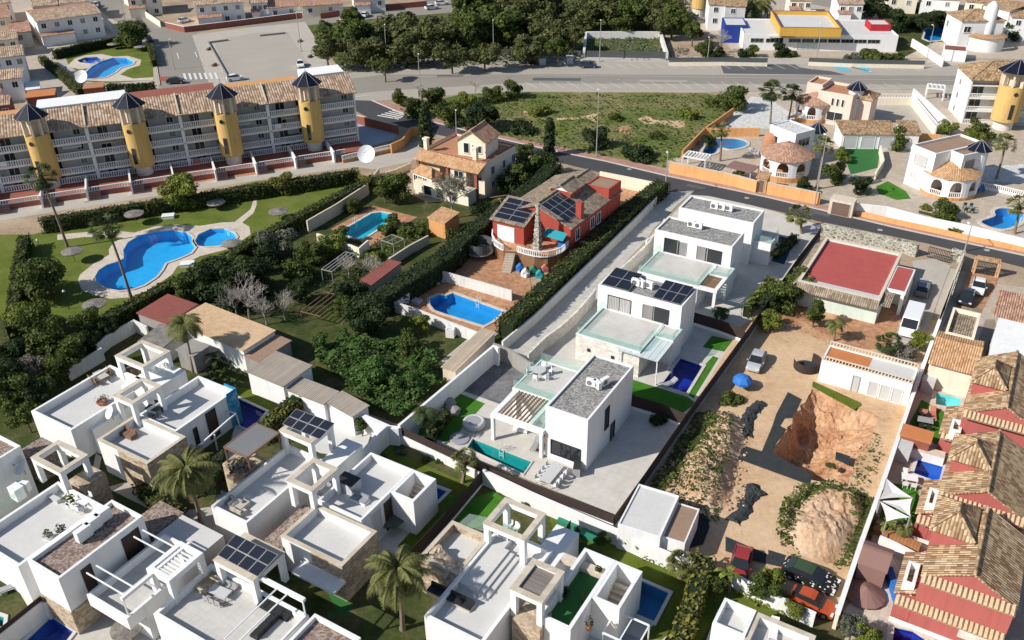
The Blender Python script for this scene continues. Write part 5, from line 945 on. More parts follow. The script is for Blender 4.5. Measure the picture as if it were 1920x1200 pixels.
# villa with solar panels on the roof
v = F('1121,534 1279,575 1305,544 1156,501', 6.5); t = thing('villa', 'white villa with two blocks of solar panels on its gravel roof', 'house', v.c(), G1)
block(t, v, 0, 'gravel', 'white', .22, None, .22); o = v.o
for (x0, x1, nx) in ((.25, v.W*.36, 2), (v.W*.64, v.W-.3, 3)):
    cs = [v.pt(x0, .35, 6.55), v.pt(x1, .35, 6.55), v.pt(x1, v.D-.4, 6.9), v.pt(x0, v.D-.4, 6.9)]; solar(t, cs, nx, 2)
opening(t, v, 'f', (1141, 553), (1181, 592), 'sliding_door', 'metal_dark', 'curtain', 1, name='balcony_door'); opening(t, v, 'f', (1206, 570), (1224, 607), 'panel', 'metal_grey', 'shutter_grey', 0, name='balcony_door'); opening(t, v, 'f', (1226, 575), (1251, 615), 'sliding_door', 'metal_dark', 'glass_dark', 0, name='balcony_door')
lo = F('1082,624 1165,654 1290,600', 3.5); lo = lo.sub(0, lo.W, 0, (v.o-lo.o).dot(v.d)-.02); block(t, lo, 0, 'terrace', 'light_stone', .1, 'metal_white', .2)
rt = F('1185,616 1264,642 1290,600', 3.5); rb = lo.sub(lo.W+.01, (rt.o-lo.o).dot(lo.w)+rt.W, (rt.o-lo.o).dot(lo.d), lo.D); block(t, rb, 0, 'terrace', 'white', .1, None, .2)
railing(t, [lo.pt(.1, lo.D, 0), lo.pt(.1, .1, 0), lo.pt(lo.W-.1, .1, 0), lo.pt(lo.W-.1, (rb.o-lo.o).dot(lo.d)+.1, 0), rb.pt(rb.W-.1, .1, 0), rb.pt(rb.W-.1, rb.D, 0)], 3.5, 1.0)
cn = F('1165,656 1232,681 1262,642 1187,617', 3.35); cn = cn.sub(0, cn.W, 0, (rb.o-cn.o).dot(cn.d)-.03); slab(MB(), cn, 3.3, 3.38).build('canopy', 'sheet_white', t); m = MB()
for u in (.1, cn.W-.1): m.box(cn.pt(u, .15, 0), .12, .12, 3.3, AA); m.bar(cn.pt(u, 0, 3.24), cn.pt(u, cn.D, 3.24), .1, .12)
m.build('canopy_posts', 'metal_white', t)
for k in range(2): opening(t, lo, 'f', (lo.W*(.2+.38*k), 1.9), (lo.W*(.2+.38*k)+.25, 1.65), 'wall_lamp', 'metal_dark', 'metal_dark', 0, px=False, sill=False, name='wall_lamp')
for i, (p, l) in enumerate((((1192, 536), 'white AC unit between the solar panels, left one'), ((1203, 538), 'middle AC unit between the solar panels'), ((1217, 541), 'AC unit between the solar panels, right one'))): ac_unit(p, 6.3, l, AA+(0, 30, 10)[i], 1.1)
sofa((1205, 683), .1, 121, 1.6, 'grey rattan sofa shaded by the white canopy', 'cushion', 'cushion'); lounger((1255, 722), .1, 60, 'grey lounger left of the deep navy pool', 'cushion')
# villa with the slatted pergola beside a beige terrace
v = F('1231,429 1372,465 1395,437 1254,404', 6.5); t = thing('villa', 'white villa with black sliding doors and a slatted pergola corner', 'house', v.c(), G1)
block(t, v, 0, 'gravel', 'white', .22, None, .22)
opening(t, v, 'f', (1247, 446), (1271, 478), 'sliding_door', 'metal_dark', 'glass_dark', 0, name='balcony_door'); opening(t, v, 'f', (1272, 453), (1285, 482), 'panel', 'metal_grey', 'shutter_grey', 0, name='balcony_door')
opening(t, v, 'f', (1308, 461), (1324, 492), 'panel', 'metal_grey', 'shutter_grey', 0, name='balcony_door'); opening(t, v, 'f', (1325, 466), (1350, 499), 'sliding_door', 'metal_dark', 'glass_dark', 0, name='balcony_door')
lo = F('1196,508 1277,530 1400,470', 3.5); lo = lo.sub(0, lo.W, 0, (v.o-lo.o).dot(v.d)-.02); block(t, lo, 0, 'terrace', 'white', .1, None, .2)
rt = F('1297,505 1370,523 1390,480', 3.5); rb = lo.sub(lo.W+.01, (rt.o-lo.o).dot(lo.w)+rt.W, (rt.o-lo.o).dot(lo.d), lo.D); block(t, rb, 0, 'terrace', 'white', .1, None, .2)
railing(t, [lo.pt(.1, lo.D, 0), lo.pt(.1, .1, 0), lo.pt(lo.W-.1, .1, 0), lo.pt(lo.W-.1, (rb.o-lo.o).dot(lo.d)+.1, 0), rb.pt(rb.W-.1, .1, 0), rb.pt(rb.W-.1, rb.D, 0)], 3.5, 1.0)
pg = lo.sub(lo.W+.01, rb.W+lo.W, 0, (rb.o-lo.o).dot(lo.d)-.02); m = MB()
slab(m, pg.sub(0, pg.W, 0, .5), 3.1, 3.5); slab(m, pg.sub(pg.W-.5, pg.W, .5, pg.D), 3.1, 3.5); m.box(pg.pt(pg.W-.3, .3, 0), .4, .4, 3.1, AA); m.build('pergola_frame', 'white', t); m = MB()
for k in range(8): y = .6+(pg.D-.7)*(k+.5)/8; m.bar(pg.pt(0, y, 3.35), pg.pt(pg.W-.5, y, 3.35), .14, .14)
m.build('slats', 'wood', t)
for p, l in (((1296, 426), 'left AC unit on the roof of the villa with black doors'), ((1309, 429), 'AC unit in the middle of the roof above the black doors')): ac_unit(p, 6.3, l, AA, 1.1)
# rearmost villa
v = F('1275,389 1414,419 1432,395 1296,365', 6.5); t = thing('villa', 'rearmost white villa of the row, closest to the dark road', 'house', v.c(), G1)
block(t, v, 0, 'gravel', 'white', .22, None, .22); wb = v.sub(v.W+.01, v.W+2.6, 1, v.D, 3.4); block(t, wb, 0, 'terrace', 'white', .1); railing(t, [wb.pt(.1, .1, 0), wb.pt(wb.W-.1, .1, 0), wb.pt(wb.W-.1, wb.D-.1, 0)], 3.4)
opening(t, v, 'r', (3, 2.3), (5, .2), 'door', 'metal_dark', 'glass_dark', 1, px=False, name='patio_door'); fr = v.sub(0, v.W*.5, v.D+.01, v.D+2.2, 4.2); block(t, fr, 0, 'white', 'white', .4)
for p, l in (((1339, 392), 'left AC unit on the rearmost villa roof'), ((1352, 394), 'middle AC unit on the rearmost villa roof'), ((1366, 396), 'right AC unit on the rearmost villa roof')): ac_unit(p, 6.3, l, AA, 1.1)
# garden walls of that row
gwall('garden_wall', '748,797 925,648 935,652', 2.6, 'white', 'tall white wall between the scrub lot and the printed asphalt court', t=.3)
gwall('garden_wall', '925,643 957,655 1003,686', 2.2, 'grey_wall', 'grey gate wall closing the foot of the gravel drive', z=2.2)
gwall('boundary_fence', '1153,966 1210,887 1290,772 1410,607 1500,478 1540,427', .9, 'grey_wall', 'long dark screened fence between the villas and the sandy lot', 'fence', .25, fence=(1.3, 'mesh_fence'))
gwall('garden_wall', '745,798 905,872 1151,967', 1.2, 'white', 'white wall with brown mesh screen behind the narrow teal pool', 'wall', .25, fence=(1.0, 'mesh_fence'))
gwall('garden_fence', '1183,740 1240,757 1290,778', .4, 'white', 'brown mesh fence behind the tall white villa', 'fence', .2, fence=(1.5, 'mesh_fence')); gwall('garden_fence', '1300,585 1350,600 1396,617', .4, 'white', 'brown mesh fence at the rear of the plot with the navy pool', 'fence', .2, fence=(1.5, 'mesh_fence'))
gwall('garden_wall', '1212,450 1238,432 1246,410', 1.7, 'white_aged', 'pale wall piece beside the drive at the black door villa', z=1.7); gwall('garden_wall', '1160,506 1190,480 1216,455 1226,440', 1.8, 'light_stone', 'slotted cream wall along the drive above the middle villa')
gwall('garden_wall', '1050,612 1080,585 1112,548 1116,541', 1.8, 'light_stone', 'slotted cream wall along the drive beside the solar villa'); gwall('garden_wall', '990,664 1022,632 1050,612', 1.8, 'light_stone', 'lowest slotted cream wall at the foot of the drive')
gwall('garden_wall', '942,640 1000,592 1110,487 1200,400 1246,352', 1.5, 'white_aged', 'long low pale wall along the left side of the gravel drive', t=.25)
# ---------------------------------------------------------------- estate of white villas with roof terraces (bottom left)
G2 = 'white villas with roof terraces in the near estate'
ZT, ZP, ZU, ZW = 3.3, 4.2, 6.5, 6.3
def villa(px, label, ang=AA, h=4.2): return thing('villa', label, 'house', F(px, h, ang).c(), G2)
def terr(t, px, h=ZP, floor='terrace_white', wall='white', cap=None, base=None, t_=.3, ang=AA, par=.9): f = F(px, h, ang); block(t, f, 0, floor, wall, par, cap, t_, base); return f
def clad(t, f, k, u0, u1, z0, z1, mat='stone', th=.07):
    o, al, nn, L = f.side(k); a, b = o+al*u0*L, o+al*u1*L; m = MB(); e = .004
    q = [a+nn*th, b+nn*th, b+nn*e, a+nn*e]; m.hexa([Vector((p.x, p.y, z0)) for p in q], [Vector((p.x, p.y, z1)) for p in q]); m.build('stone_cladding', mat, t)
# villa A, left, with the sea mural
t = villa('184,826 277,870 347,820 250,780', 'white terraced villa with a blue sea mural on its right wall')
a1 = terr(t, '84,783 142,812 265,715 188,670'); a2 = terr(t, '184,826 277,870 347,820 254,776', cap='coping_stone'); a3 = F('258,776 325,812 440,733 375,704', ZP); a3 = a3.sub(0, a3.W, .02, a3.D); block(t, a3, 0, 'terrace_white', 'white', .9, None, .3)
clad(t, a2, 'f', .42, 1.005, 0, ZP); clad(t, a2, 'r', -.005, 1, 0, ZP)
clad(t, a1, 'l', 0, .38, 0, ZP)
mid = F('142,812 250,775 330,700 265,700', ZT); slab(MB(), F('144,812 196,800 300,720 262,716', 3.2), 0, 3.2, -.05).build('low_wing', 'white', t)
clad(t, a3, 'r', .84, 1.006, 0, ZP+.3, 'mural', .12); clad(t, a3, 'b', -.02, .3, 0, ZP+.3, 'mural', .12)
opening(t, a3, 'r', (362, 805), (376, 835), 'sliding_door', 'metal_dark', 'glass_dark', 1, name='patio_door'); opening(t, a3, 'r', (385, 777), (412, 812), 'panel', 'metal_dark', 'shutter', 0, name='patio_door')
frame_tower(t, '217,668 267,690 318,660 267,637', ZW, 3.2, fill=None); frame_tower(t, '210,742 248,758 305,723 267,710', ZW, 3.2)
tw = F('217,668 267,690 318,660 267,637', 6.0); slab(MB(), F('228,720 270,740 345,693 305,672', 4.4), 0, 4.2).build('stair_block', 'white', t)
m = MB(); a, b, c = upright((365, 860), (365, 842)), P((442, 775), 2.6), P((447, 800), 0); m.bar(P((366, 842), 2.6), b, .16); m.bar(b, P((450, 800), 0), .14); m.bar(P((402, 815), 2.6), P((408, 845), 0), .14); m.bar(b, P((405, 765), 2.6), .14); m.build('terrace_beam', 'metal_white', t)
sofa((237, 815), ZT, AA, 2.6, 'long brown rattan sofa on the lower roof terrace of the mural villa', 'wood', 'wood'); dish((213, 787), 3.2, .75, 'white round dish beside the brown rattan sofa', 230, mast=.4)
table_set((290, 775), ZT, 20, 4, 'dark table on the roof terrace below the second pergola frame', 'dark chair around the table below the second pergola frame', 'metal_dark', 'metal_dark', 1.6, .9)
table_set((192, 712), ZT, 40, 5, 'cluttered brown table on the upper left roof terrace', 'brown chair around the cluttered table on the roof', 'cushion_tan', 'wood', 1.9, 1.0); bushpot((193, 757), ZT, 'bundle of dry brown branches in a pot on the roof terrace', .8, .9, 'terracotta', 'leaf_grey', 'dry_plant')
shadow_box((250, 704), ZT, 1.0, .7, 1.0, AA, 'storage_cabinet', 'brown cabinet under the first pergola frame', 'cabinet', 'wood'); table_set((300, 690), 4.45, 30, 4, 'white table on the stair block beside the first pergola frame', 'white chair on the stair block beside the first pergola frame', 'metal_white', 'metal_white', 1.2, .8)
# villa E at the left edge
t = villa('-60,1010 47,1062 190,943 110,905', 'white villa at the left edge with a glass railed roof and round dish')
eu = F('-116,862 -60,896 36,837 -20,803', ZU); block(t, eu, 0, 'gravel_brown', 'white', .3); et = F('-62,1012 47,1062 190,943 110,905', ZP); block(t, et, 0, 'terrace_white', 'white', .85, None, .3)
frame_tower(t, '57,858 113,888 165,853 110,827', ZW, 3.4); slab(MB(), F('120,915 170,905 200,885 160,870', 3.9), 0, 3.9).build('stair_block', 'stone', t); slab(MB(), F('42,843 60,862 102,832 77,818', 3.3), 0, 3.3).build('carport_roof', 'gravel_brown', t)
railing(t, [P((-20, 972), ZP), P((40, 925), ZP)], ZP, .6); dish((49, 890), 3.5, .95, 'large white dish by the left edge beside the pergola tower', 215, mast=.5)
ac_unit((47, 920), ZT, 'AC unit behind the large white dish at the left edge', 10, 1.2); shadow_box((36, 933), ZT, 1.1, .9, 1.3, AA, 'equipment_box', 'white equipment box near the glass railing at the left edge', 'box', 'metal_white'); bushpot((134, 950), ZT, 'green potted shrub on the white roof terrace at left', .55, 1.3, 'cloth_white')
bushpot((116, 1000), ZT, 'spiky dark potted plant along the edge of the left terrace', .5, .9, 'cloth_white', 'leaf_olive'); bushpot((93, 1010), ZT, 'second spiky potted plant, nearer the gravel roof', .5, .9, 'cloth_white', 'leaf_olive'); shadow_box((102, 938), ZT, 1.6, .4, .4, AA, 'bench', 'long grey bench on the white terrace at left', 'bench', 'plastic_grey')
table_set((160, 950), ZT, 30, 3, 'white table at the far corner of the left roof terrace', 'white chair at the far corner of the left terrace', 'metal_white', 'metal_white', 1.2, .8)
# villa D with the brown gravel roof
t = villa('54,1052 111,1087 266,966 207,935', 'white villa with a brown gravel roof carrying a row of AC units', h=ZU)
du = F('54,1052 111,1087 266,966 207,935', ZU); block(t, du, 0, 'gravel_brown', 'white', .4, None, .25); clad(t, du, 'f', 0, 1.005, 0, 2.7); clad(t, du, 'r', -.005, 1, 0, 2.7)
dt = F('165,1118 240,1160 385,1035 300,1000', ZP); dt = dt.sub(max(0, (du.o-dt.o).dot(du.w)+du.W+.01), dt.W, 0, dt.D); block(t, dt, 2.9, 'terrace', 'white', .8, None, .25); slab(MB(), dt.sub(.6, dt.W, 1.5, dt.D), 0, 2.9).build('ground_floor', 'white', t)
frame_tower(t, '275,1067 317,1090 380,1037 337,1012', ZW, 3.3, cap=None, fill=('slats', 'metal_white'))
sl2 = F('280,1015 345,1050 425,1015 347,960', 3.5); slab(MB(), sl2.sub(0, sl2.W, .5, sl2.D), 0, 3.5).build('flat_roof', 'terrace_white', t); slab(MB(), F('258,985 290,1003 345,962 290,932', 3.2), 0, 3.2).build('carport_roof', 'gravel_brown', t)
opening(t, du, 'r', (228, 1012), (275, 1046), 'door', 'metal_dark', 'shutter', 0, name='patio_door'); opening(t, du, 'r', (152, 1070), (186, 1108), 'door', 'metal_dark', 'shutter', 0, name='patio_door')
m = MB(); e = dt.pt(dt.W-.2, .3, 6.1)
for v in (.6, 1.5, 5.2, 6.1): m.bar(dt.pt(0, v, 6.1), dt.pt(dt.W-.2, v, 6.1), .1)
m.bar(dt.pt(dt.W-.2, .2, 6.1), dt.pt(dt.W-.2, 7.0, 6.1), .28, .3); m.bar(dt.pt(dt.W-.2, .3, 4.2), dt.pt(dt.W-.2, .3, 6.1), .1); m.build('terrace_beams', 'metal_white', t)
for i, p in enumerate(((160, 1010), (178, 993), (196, 977))): ac_unit(p, ZU-.35, ('front AC unit of three on the brown gravel roof', 'middle AC unit of three on the brown gravel roof', 'rear AC unit of three on the brown gravel roof')[i], 121, 1.35)
parasol((243, 1195), (243, 1173), 1.3, 'round olive parasol at the foot of the stone clad villa', 'thatch', 'wood', .3)
gwall('garden_wall', '-10,1185 75,1118 82,1122', 2.0, 'white', 'white wall topped by dark mesh beside the corner pool', fence=(.5, 'mesh_fence')); lounger((22, 1105), .1, 60, 'grey lounger in the shade at the left edge', 'cushion')
# villa F with solar panels at the bottom
t = villa('290,1150 470,1270 575,1160 400,1050', 'white villa at the bottom edge with eight solar panels on its tower')
ft = F('292,1150 470,1262 575,1160 400,1050', ZP); block(t, ft, 0, 'terrace', 'white', .7, None, .3); tw = frame_tower(t, '403,1052 477,1091 533,1033 455,1000', ZW, 3.2)
cs = [P((407, 1041), 6.6), P((483, 1082), 6.6), P((522, 1040), 7.4), P((442, 1001), 7.4)]; solar(t, cs, 4, 2); slab(MB(), F('338,1118 385,1075 408,1052 395,1048', 4.0).sub(0, 2, 0, 6), 0, 3.8).build('stone_wall', 'stone', t)
f2 = F('530,1212 620,1262 675,1194 590,1150', ZU); block(t, f2, 0, 'gravel_brown', 'white', .4); m = MB()
for u in (.5, 1.4): m.bar(ft.pt(ft.W-u*1.2-1, .2, 6.0), ft.pt(ft.W-u*1.2-1, ft.D-.2, 6.0), .1)
m.bar(ft.pt(ft.W*.3, ft.D-.15, 6.0), ft.pt(ft.W, ft.D-.15, 6.0), .35, .3); m.bar(ft.pt(ft.W-.2, ft.D-.15, 4), ft.pt(ft.W-.2, ft.D-.15, 6), .12); m.build('terrace_beams', 'metal_white', t)
sofa((517, 1148), ZT, AA, 3.2, 'black corner sofa on the bottom roof terrace, near the parapet', 'metal_dark', 'black'); sofa((497, 1180), ZT, 121, 2.4, 'second black sofa at the bottom edge of the roof terrace', 'metal_dark', 'black'); table_set((415, 1120), ZT, 25, 6, 'folding table between wire chairs beside the solar tower', 'folding wire chair beside the solar tower', 'plastic_grey', 'metal_grey', 1.8, .9)
# villa B with panels on the stair tower
t = villa('397,948 467,985 600,855 520,850', 'white villa with a tilted solar array on its stair tower')
b1 = F('397,948 467,985 625,835 520,850', ZP); b1 = F('397,948 467,985 622,838 515,852', ZP); block(t, b1, 0, 'terrace_white', 'white', .8, None, .25)
b2 = terr(t, '527,1007 644,1062 705,996 592,945', cap='coping_stone'); clad(t, b2, 'f', .5, 1.005, 0, ZP); clad(t, b2, 'r', -.005, 1, 0, ZP); o_ = b2.side('f'); slab(MB(), b2.sub(b2.W*.35, b2.W+.2, -1.6, -.08), 2.4, 2.65).build('door_canopy', 'white', t)
b3 = F('600,935 672,980 775,882 695,846', ZP); b3 = b3.sub(0, b3.W, .02, b3.D); block(t, b3, 0, 'terrace_white', 'white', .8, None, .25)
frame_tower(t, '523,809 587,832 627,793 560,778', ZW, 3.3); solar(t, [P((529, 795), 6.6), P((599, 824), 6.6), P((628, 793), 7.4), P((555, 766), 7.4)], 4, 2); frame_tower(t, '539,902 585,922 633,880 588,858', ZW, 3.3, fill=None)
slab(MB(), F('590,880 620,890 680,830 640,822', 3.9), 0, 3.9).build('stair_block', 'white', t); slab(MB(), F('498,1010 530,1030 600,960 570,945', 3.0), 0, 3.0).build('low_roof', 'gravel_brown', t)
opening(t, b3, 'r', (697, 965), (718, 1000), 'panel', 'white', 'lightgrey', 0, name='side_door'); opening(t, b3, 'r', (720, 945), (744, 975), 'panel', 'metal_dark', 'shutter', 0, name='patio_door')
ew = F('763,893 781,902 800,880 778,870', 4.4); st = F('778,885 790,890 795,870 780,862', 3.0); fw = b3.sub(b3.W+.02, b3.W+2.6, b3.D-3.6, b3.D, 4.2); shell(MB(), fw, 0, 4.2, 4.1, .28).build('stair_enclosure', 'white', t); m = MB()
for k in range(9): m.hexa(fw.sub(.3, fw.W-.3, .3+k*.33, .3+(k+1)*.33).ring(0), fw.sub(.3, fw.W-.3, .3+k*.33, .3+(k+1)*.33).ring(.3+k*.32))
m.build('stairs', 'pave_cream', t)
g = F('421,838 464,857 522,811 478,792', 6.2); tg = thing('wooden_pergola', 'brown framed pergola with a grey net roof on the terrace', 'pergola', g.c()); slab(MB(), g, 6.12, 6.16, -.05).build('net', 'screen', tg); m = MB()
for i in range(4): j = (i+1) % 4; m.bar(g.ring(6.12)[i], g.ring(6.12)[j], .14)
m.build('frame', 'wood', tg)
for q in g.ring(3.4, .05): MB().bar(q, q+Vector((0, 0, 2.7)), .14).build('post', 'wood', tg)
q = P((440, 880), 3.4); tg = thing('stone_planter', 'tan stone parapet block with dry plants under the brown pergola', 'planter', q); slab(MB(), F('416,858 440,872 475,880 460,860', 4.3).sub(-.4, 2.6, -.5, 2.2), 0, 4.25).build('stone', 'stone', tg); m = MB(); leaves(m, lobe_pts(P((448, 873), 4.6), (1.2, 1.2, .5), 300, rnd), .2); m.build('dry_leaves', 'leaf_grey', tg)
sofa((432, 945), ZT, AA, 2.8, 'grey cushioned sofa at the corner of the roof terrace with the net pergola', 'cushion', 'cushion_tan'); shadow_box((452, 950), ZT, 1.3, 1.1, .45, AA, 'coffee_table', 'low tan coffee table before the grey cushioned sofa', 'table', 'cushion_tan'); sofa((449, 962), ZT, 211, 1.4, 'small tan sofa facing the coffee table', 'cushion_tan')
shadow_box((655, 917), ZT, 1.9, 1.4, 1.2, AA, 'roof_box', 'grey box with a dark lid beside the second pergola frame', 'box', 'lightgrey', 'metal_dark'); sofa((675, 940), ZT, AA, 1.8, 'grey loungers grouped on the right part of the roof terrace', 'cushion', 'metal_white'); bushpot((591, 963), ZT, 'red pot with a small plant on the corner of the square terrace', .3, .6); bushpot((636, 977), ZT, 'dark ball pot on the square white terrace', .25, .5, 'metal_dark', 'leaf_dark')
table_set((612, 930), ZT, 30, 4, 'tan table under the second pergola frame of the solar villa', 'pale chair under the second pergola frame of the solar villa', 'cushion_tan', 'metal_grey', 1.3, .9); q = P((728, 975)); parasol((733, 985), (733, 962), 1.6, 'grey open parasol in the shaded court left of the deep blue pool', 'net', 'metal_dark')
# villa C with two pergola towers, bottom centre
t = villa('794,1155 905,1208 1040,1025 930,994', 'white villa at bottom centre with wide terrace steps and two pergola towers')
c1 = F('794,1155 905,1208 1040,1025 930,994', ZP); c0 = F('790,1045 850,1080 910,1000 850,972', ZP); c0 = F('790,1045 850,1075 905,1005 848,973', ZP); c0 = c0.sub(0, (c1.o-c0.o).dot(c1.w)-.02, 0, c0.D) if (c1.o-c0.o).dot(c1.w) > 2 else c0
block(t, c1, 0, 'terrace_white', 'white', .8, None, .3); block(t, c0, 0, 'terrace_white', 'stone', .8, 'coping_stone', .3); m = MB()
for k in range(3): s_ = c1.sub(c1.W*.35, c1.W*.35+.35, c1.D*.35, c1.D*.8); s_ = c1.sub(c1.W*.3+k*.5, c1.W*.3+k*.5+.5, c1.D*.4, c1.D*.85); slab(m, s_, 3.3, 3.95-.18*k)
m.build('terrace_steps', 'terrace_white', t); slab(MB(), c1.sub(.31, c1.W*.3, c1.D*.4, c1.D-.31), 3.3, 3.95).build('raised_terrace', 'terrace_white', t)
frame_tower(t, '907,982 985,1015 1023,961 945,935', ZW, 3.3); frame_tower(t, '958,1105 1017,1132 1057,1073 998,1047', ZW, 3.3, fill=('mat', 'reed'))
m = MB(); q = [P((861, 980), 5.0), P((905, 995), 5.0), P((922, 972), 5.3), P((880, 963), 5.3)]; m.hexa([x-Vector((0, 0, .06)) for x in q], q); m.build('glass_canopy', 'glass_green', t)
slab(MB(), F('955,1160 1010,1180 1040,1150 985,1130', 3.6), 0, 3.6).build('stone_roof', 'stone', t); slab(MB(), F('1000,1048 1030,1060 1042,1015 1020,1010', 3.6).sub(0, 2.2, 0, 4.5), 0, 3.7).build('stair_block', 'white', t)
sofa((845, 1125), ZT, AA, 4.2, 'long black lounge with white cushions on the bottom centre terrace', 'metal_dark', 'cushion_tan'); table_set((953, 1005), ZT, 30, 4, 'glass table under the rear pergola frame at bottom centre', 'white chair under the rear pergola frame at bottom centre', 'glass_green', 'metal_white', 1.4, 1.0)
q = P((838, 1075), ZP); tg = thing('rock_feature', 'rugged tan artificial rock hanging over the parapet', 'rock', q); m = MB(); 
for k in range(7): m.lathe(P((818+k*6, 1055+k*5), 3.0), [(.02, -1), (1.0, -.6), (1.15, .4), (.7, 1.2), (.02, 1.35)], 9)
for vv in m.v: vv += Vector((noise.noise(vv*.9), noise.noise(vv*.9+Vector((5, 0, 0))), noise.noise(vv*.9+Vector((0, 7, 0)))))*.7
m.build('rock', 'stone', tg)
# villa with green turf roof terrace
t = villa('1004,1155 1127,1195 1204,1072 1097,1026', 'white villa whose roof terrace is carpeted with bright green turf')
c2 = F('1004,1158 1127,1200 1204,1072 1097,1026', 4.5); c3 = c2.sub(0, c2.W-2.4, 0, c2.D); block(t, c3, 0, 'turf_dark', 'white', 1.2, None, .3); fw = c2.sub(c2.W-2.38, c2.W, c2.D*.45, c2.D, 4.5); shell(MB(), fw, 0, 4.5, 4.4, .28).build('stair_enclosure', 'white', t); m = MB()
for k in range(9): s_ = fw.sub(.3, fw.W-.3, .2+k*.4, .2+(k+1)*.4); m.hexa(s_.ring(0), s_.ring(.3+k*.32))
m.build('stairs', 'pave_cream', t); slab(MB(), c3.sub(c3.W-4.4, c3.W-.5, c3.D-1.5, c3.D-.7), 3.3, 3.75).build('bench', 'pave_cream', t); bushpot((1122, 1073), 3.7, 'small green plant on the bench of the turf roof', .3, .6, 'cloth_white')
m = MB(); g = F('1132,1190 1200,1215 1213,1170 1152,1145', 2.8)
for i in range(4): j = (i+1) % 4; m.bar(g.ring(2.8)[i], g.ring(2.8)[j], .12)
m.bar(g.pt(g.W/2, 0, 2.8), g.pt(g.W/2, g.D, 2.8), .1)
for q in g.ring(0): m.bar(q, q+Vector((0, 0, 2.8)), .1)
m.build('pergola', 'metal_white', t); slab(MB(), g, .09, .12, .5).build('terrace_floor', 'cushion', t); bushpot((1057, 1117), 3.35, 'dark round potted bush against the parapet of the turf roof', .5, .9, 'metal_dark', 'leaf_dark'); bushpot((1104, 1180), 3.35, 'tall cactus pot at the front corner of the turf roof', .35, 1.3, 'terracotta', 'leaf_olive')
q = P((1093, 1122), 3.31); tg = thing('chalk_mark', 'pale T shaped mat lying on the green turf roof', 'mat', q); m = MB(); m.box(q, 1.3, .22, .02, AA+60); m.build('bar', 'turf_olive', tg); MB().box(q+Vector((.3, -.4, 0)), .22, 1.2, .02, AA+50).build('stem', 'turf_olive', tg)
# villa G, bottom right
t = villa('1392,1212 1520,1262 1532,1196 1422,1148', 'white terraced villa cut by the bottom edge right of the aqua pool'); g = F('1385,1215 1500,1262 1532,1196 1422,1148', 4.0); block(t, g, 0, 'terrace', 'white', .8, 'coping_stone', .35)
g2 = g.sub(-2.6, -.02, 1, g.D, 4.2); block(t, g2, 0, 'terrace_white', 'white', .8); lounger((1450, 1185), 3.2, 20, 'white folded lounger on the bottom right roof', 'cloth_white')
# white shed beside the black fence
t = thing('shed', 'plain white flat roofed shed beside the corner of the black fence', 'shed', P((1215, 960))); s1 = F('1157,973 1231,1015 1275,934 1205,905', 3.0, 26); block(t, s1, 0, 'terrace_white', 'white', .12, None, .15); s2 = s1.sub(s1.W+.01, s1.W+2.1, .6, s1.D-.5, 2.6); block(t, s2, 0, 'roof_brown', 'white', .08, None, .12)
# white walls of the estate
gwall('garden_wall', '505,700 570,720 661,770 730,800 748,802', 2.3, 'white', 'thick white wall between the scrub lot and the estate', t=.5); gwall('garden_wall', '725,797 708,812 660,870 640,885', 2.6, 'white', 'white partition wall right of the solar tower', t=.3)
gwall('garden_fence', '905,880 850,945 790,1010 770,1030', .3, 'white', 'dark brown fence between the two estate gardens', 'fence', .15, fence=(1.6, 'mesh_fence')); gwall('garden_fence', '1070,975 1055,1000 1040,1035', .3, 'white', 'dark brown fence behind the wide step terrace', 'fence', .15, fence=(1.6, 'mesh_fence'))
gwall('garden_wall', '905,880 1000,925 1155,992 1215,1020 1300,1055', 1.9, 'white', 'long white wall behind the planted beds of the estate', t=.3); gwall('garden_wall', '1375,1075 1440,1110 1530,1150', 1.6, 'white', 'white wall at the bottom of the sandy lot', t=.3)
gwall('garden_wall', '180,645 200,628 250,600 275,612', 1.8, 'white_aged', 'white balustraded wall behind the upper left villa', t=.25); gwall('garden_wall', '125,690 160,670 190,652', 1.8, 'white_aged', 'weathered white wall among the palms left of the mural villa', t=.25)
q = F('1105,990 1115,1000 1120,985', .5); 
for p, l in (((1070, 980), 'green table tennis like mat at the foot of the white wall'), ((1112, 1005), 'second green mat nearer the planted bed')): tg = thing('green_mat', l, 'mat', P(p)); MB().box(P(p), 2.0, 1.6, .5, AA).build('body', 'cloth_green', tg); MB().box(P(p)+Vector((0, 0, .502)), 2.1, 1.7, .05, AA).build('cover', 'cloth_green', tg)
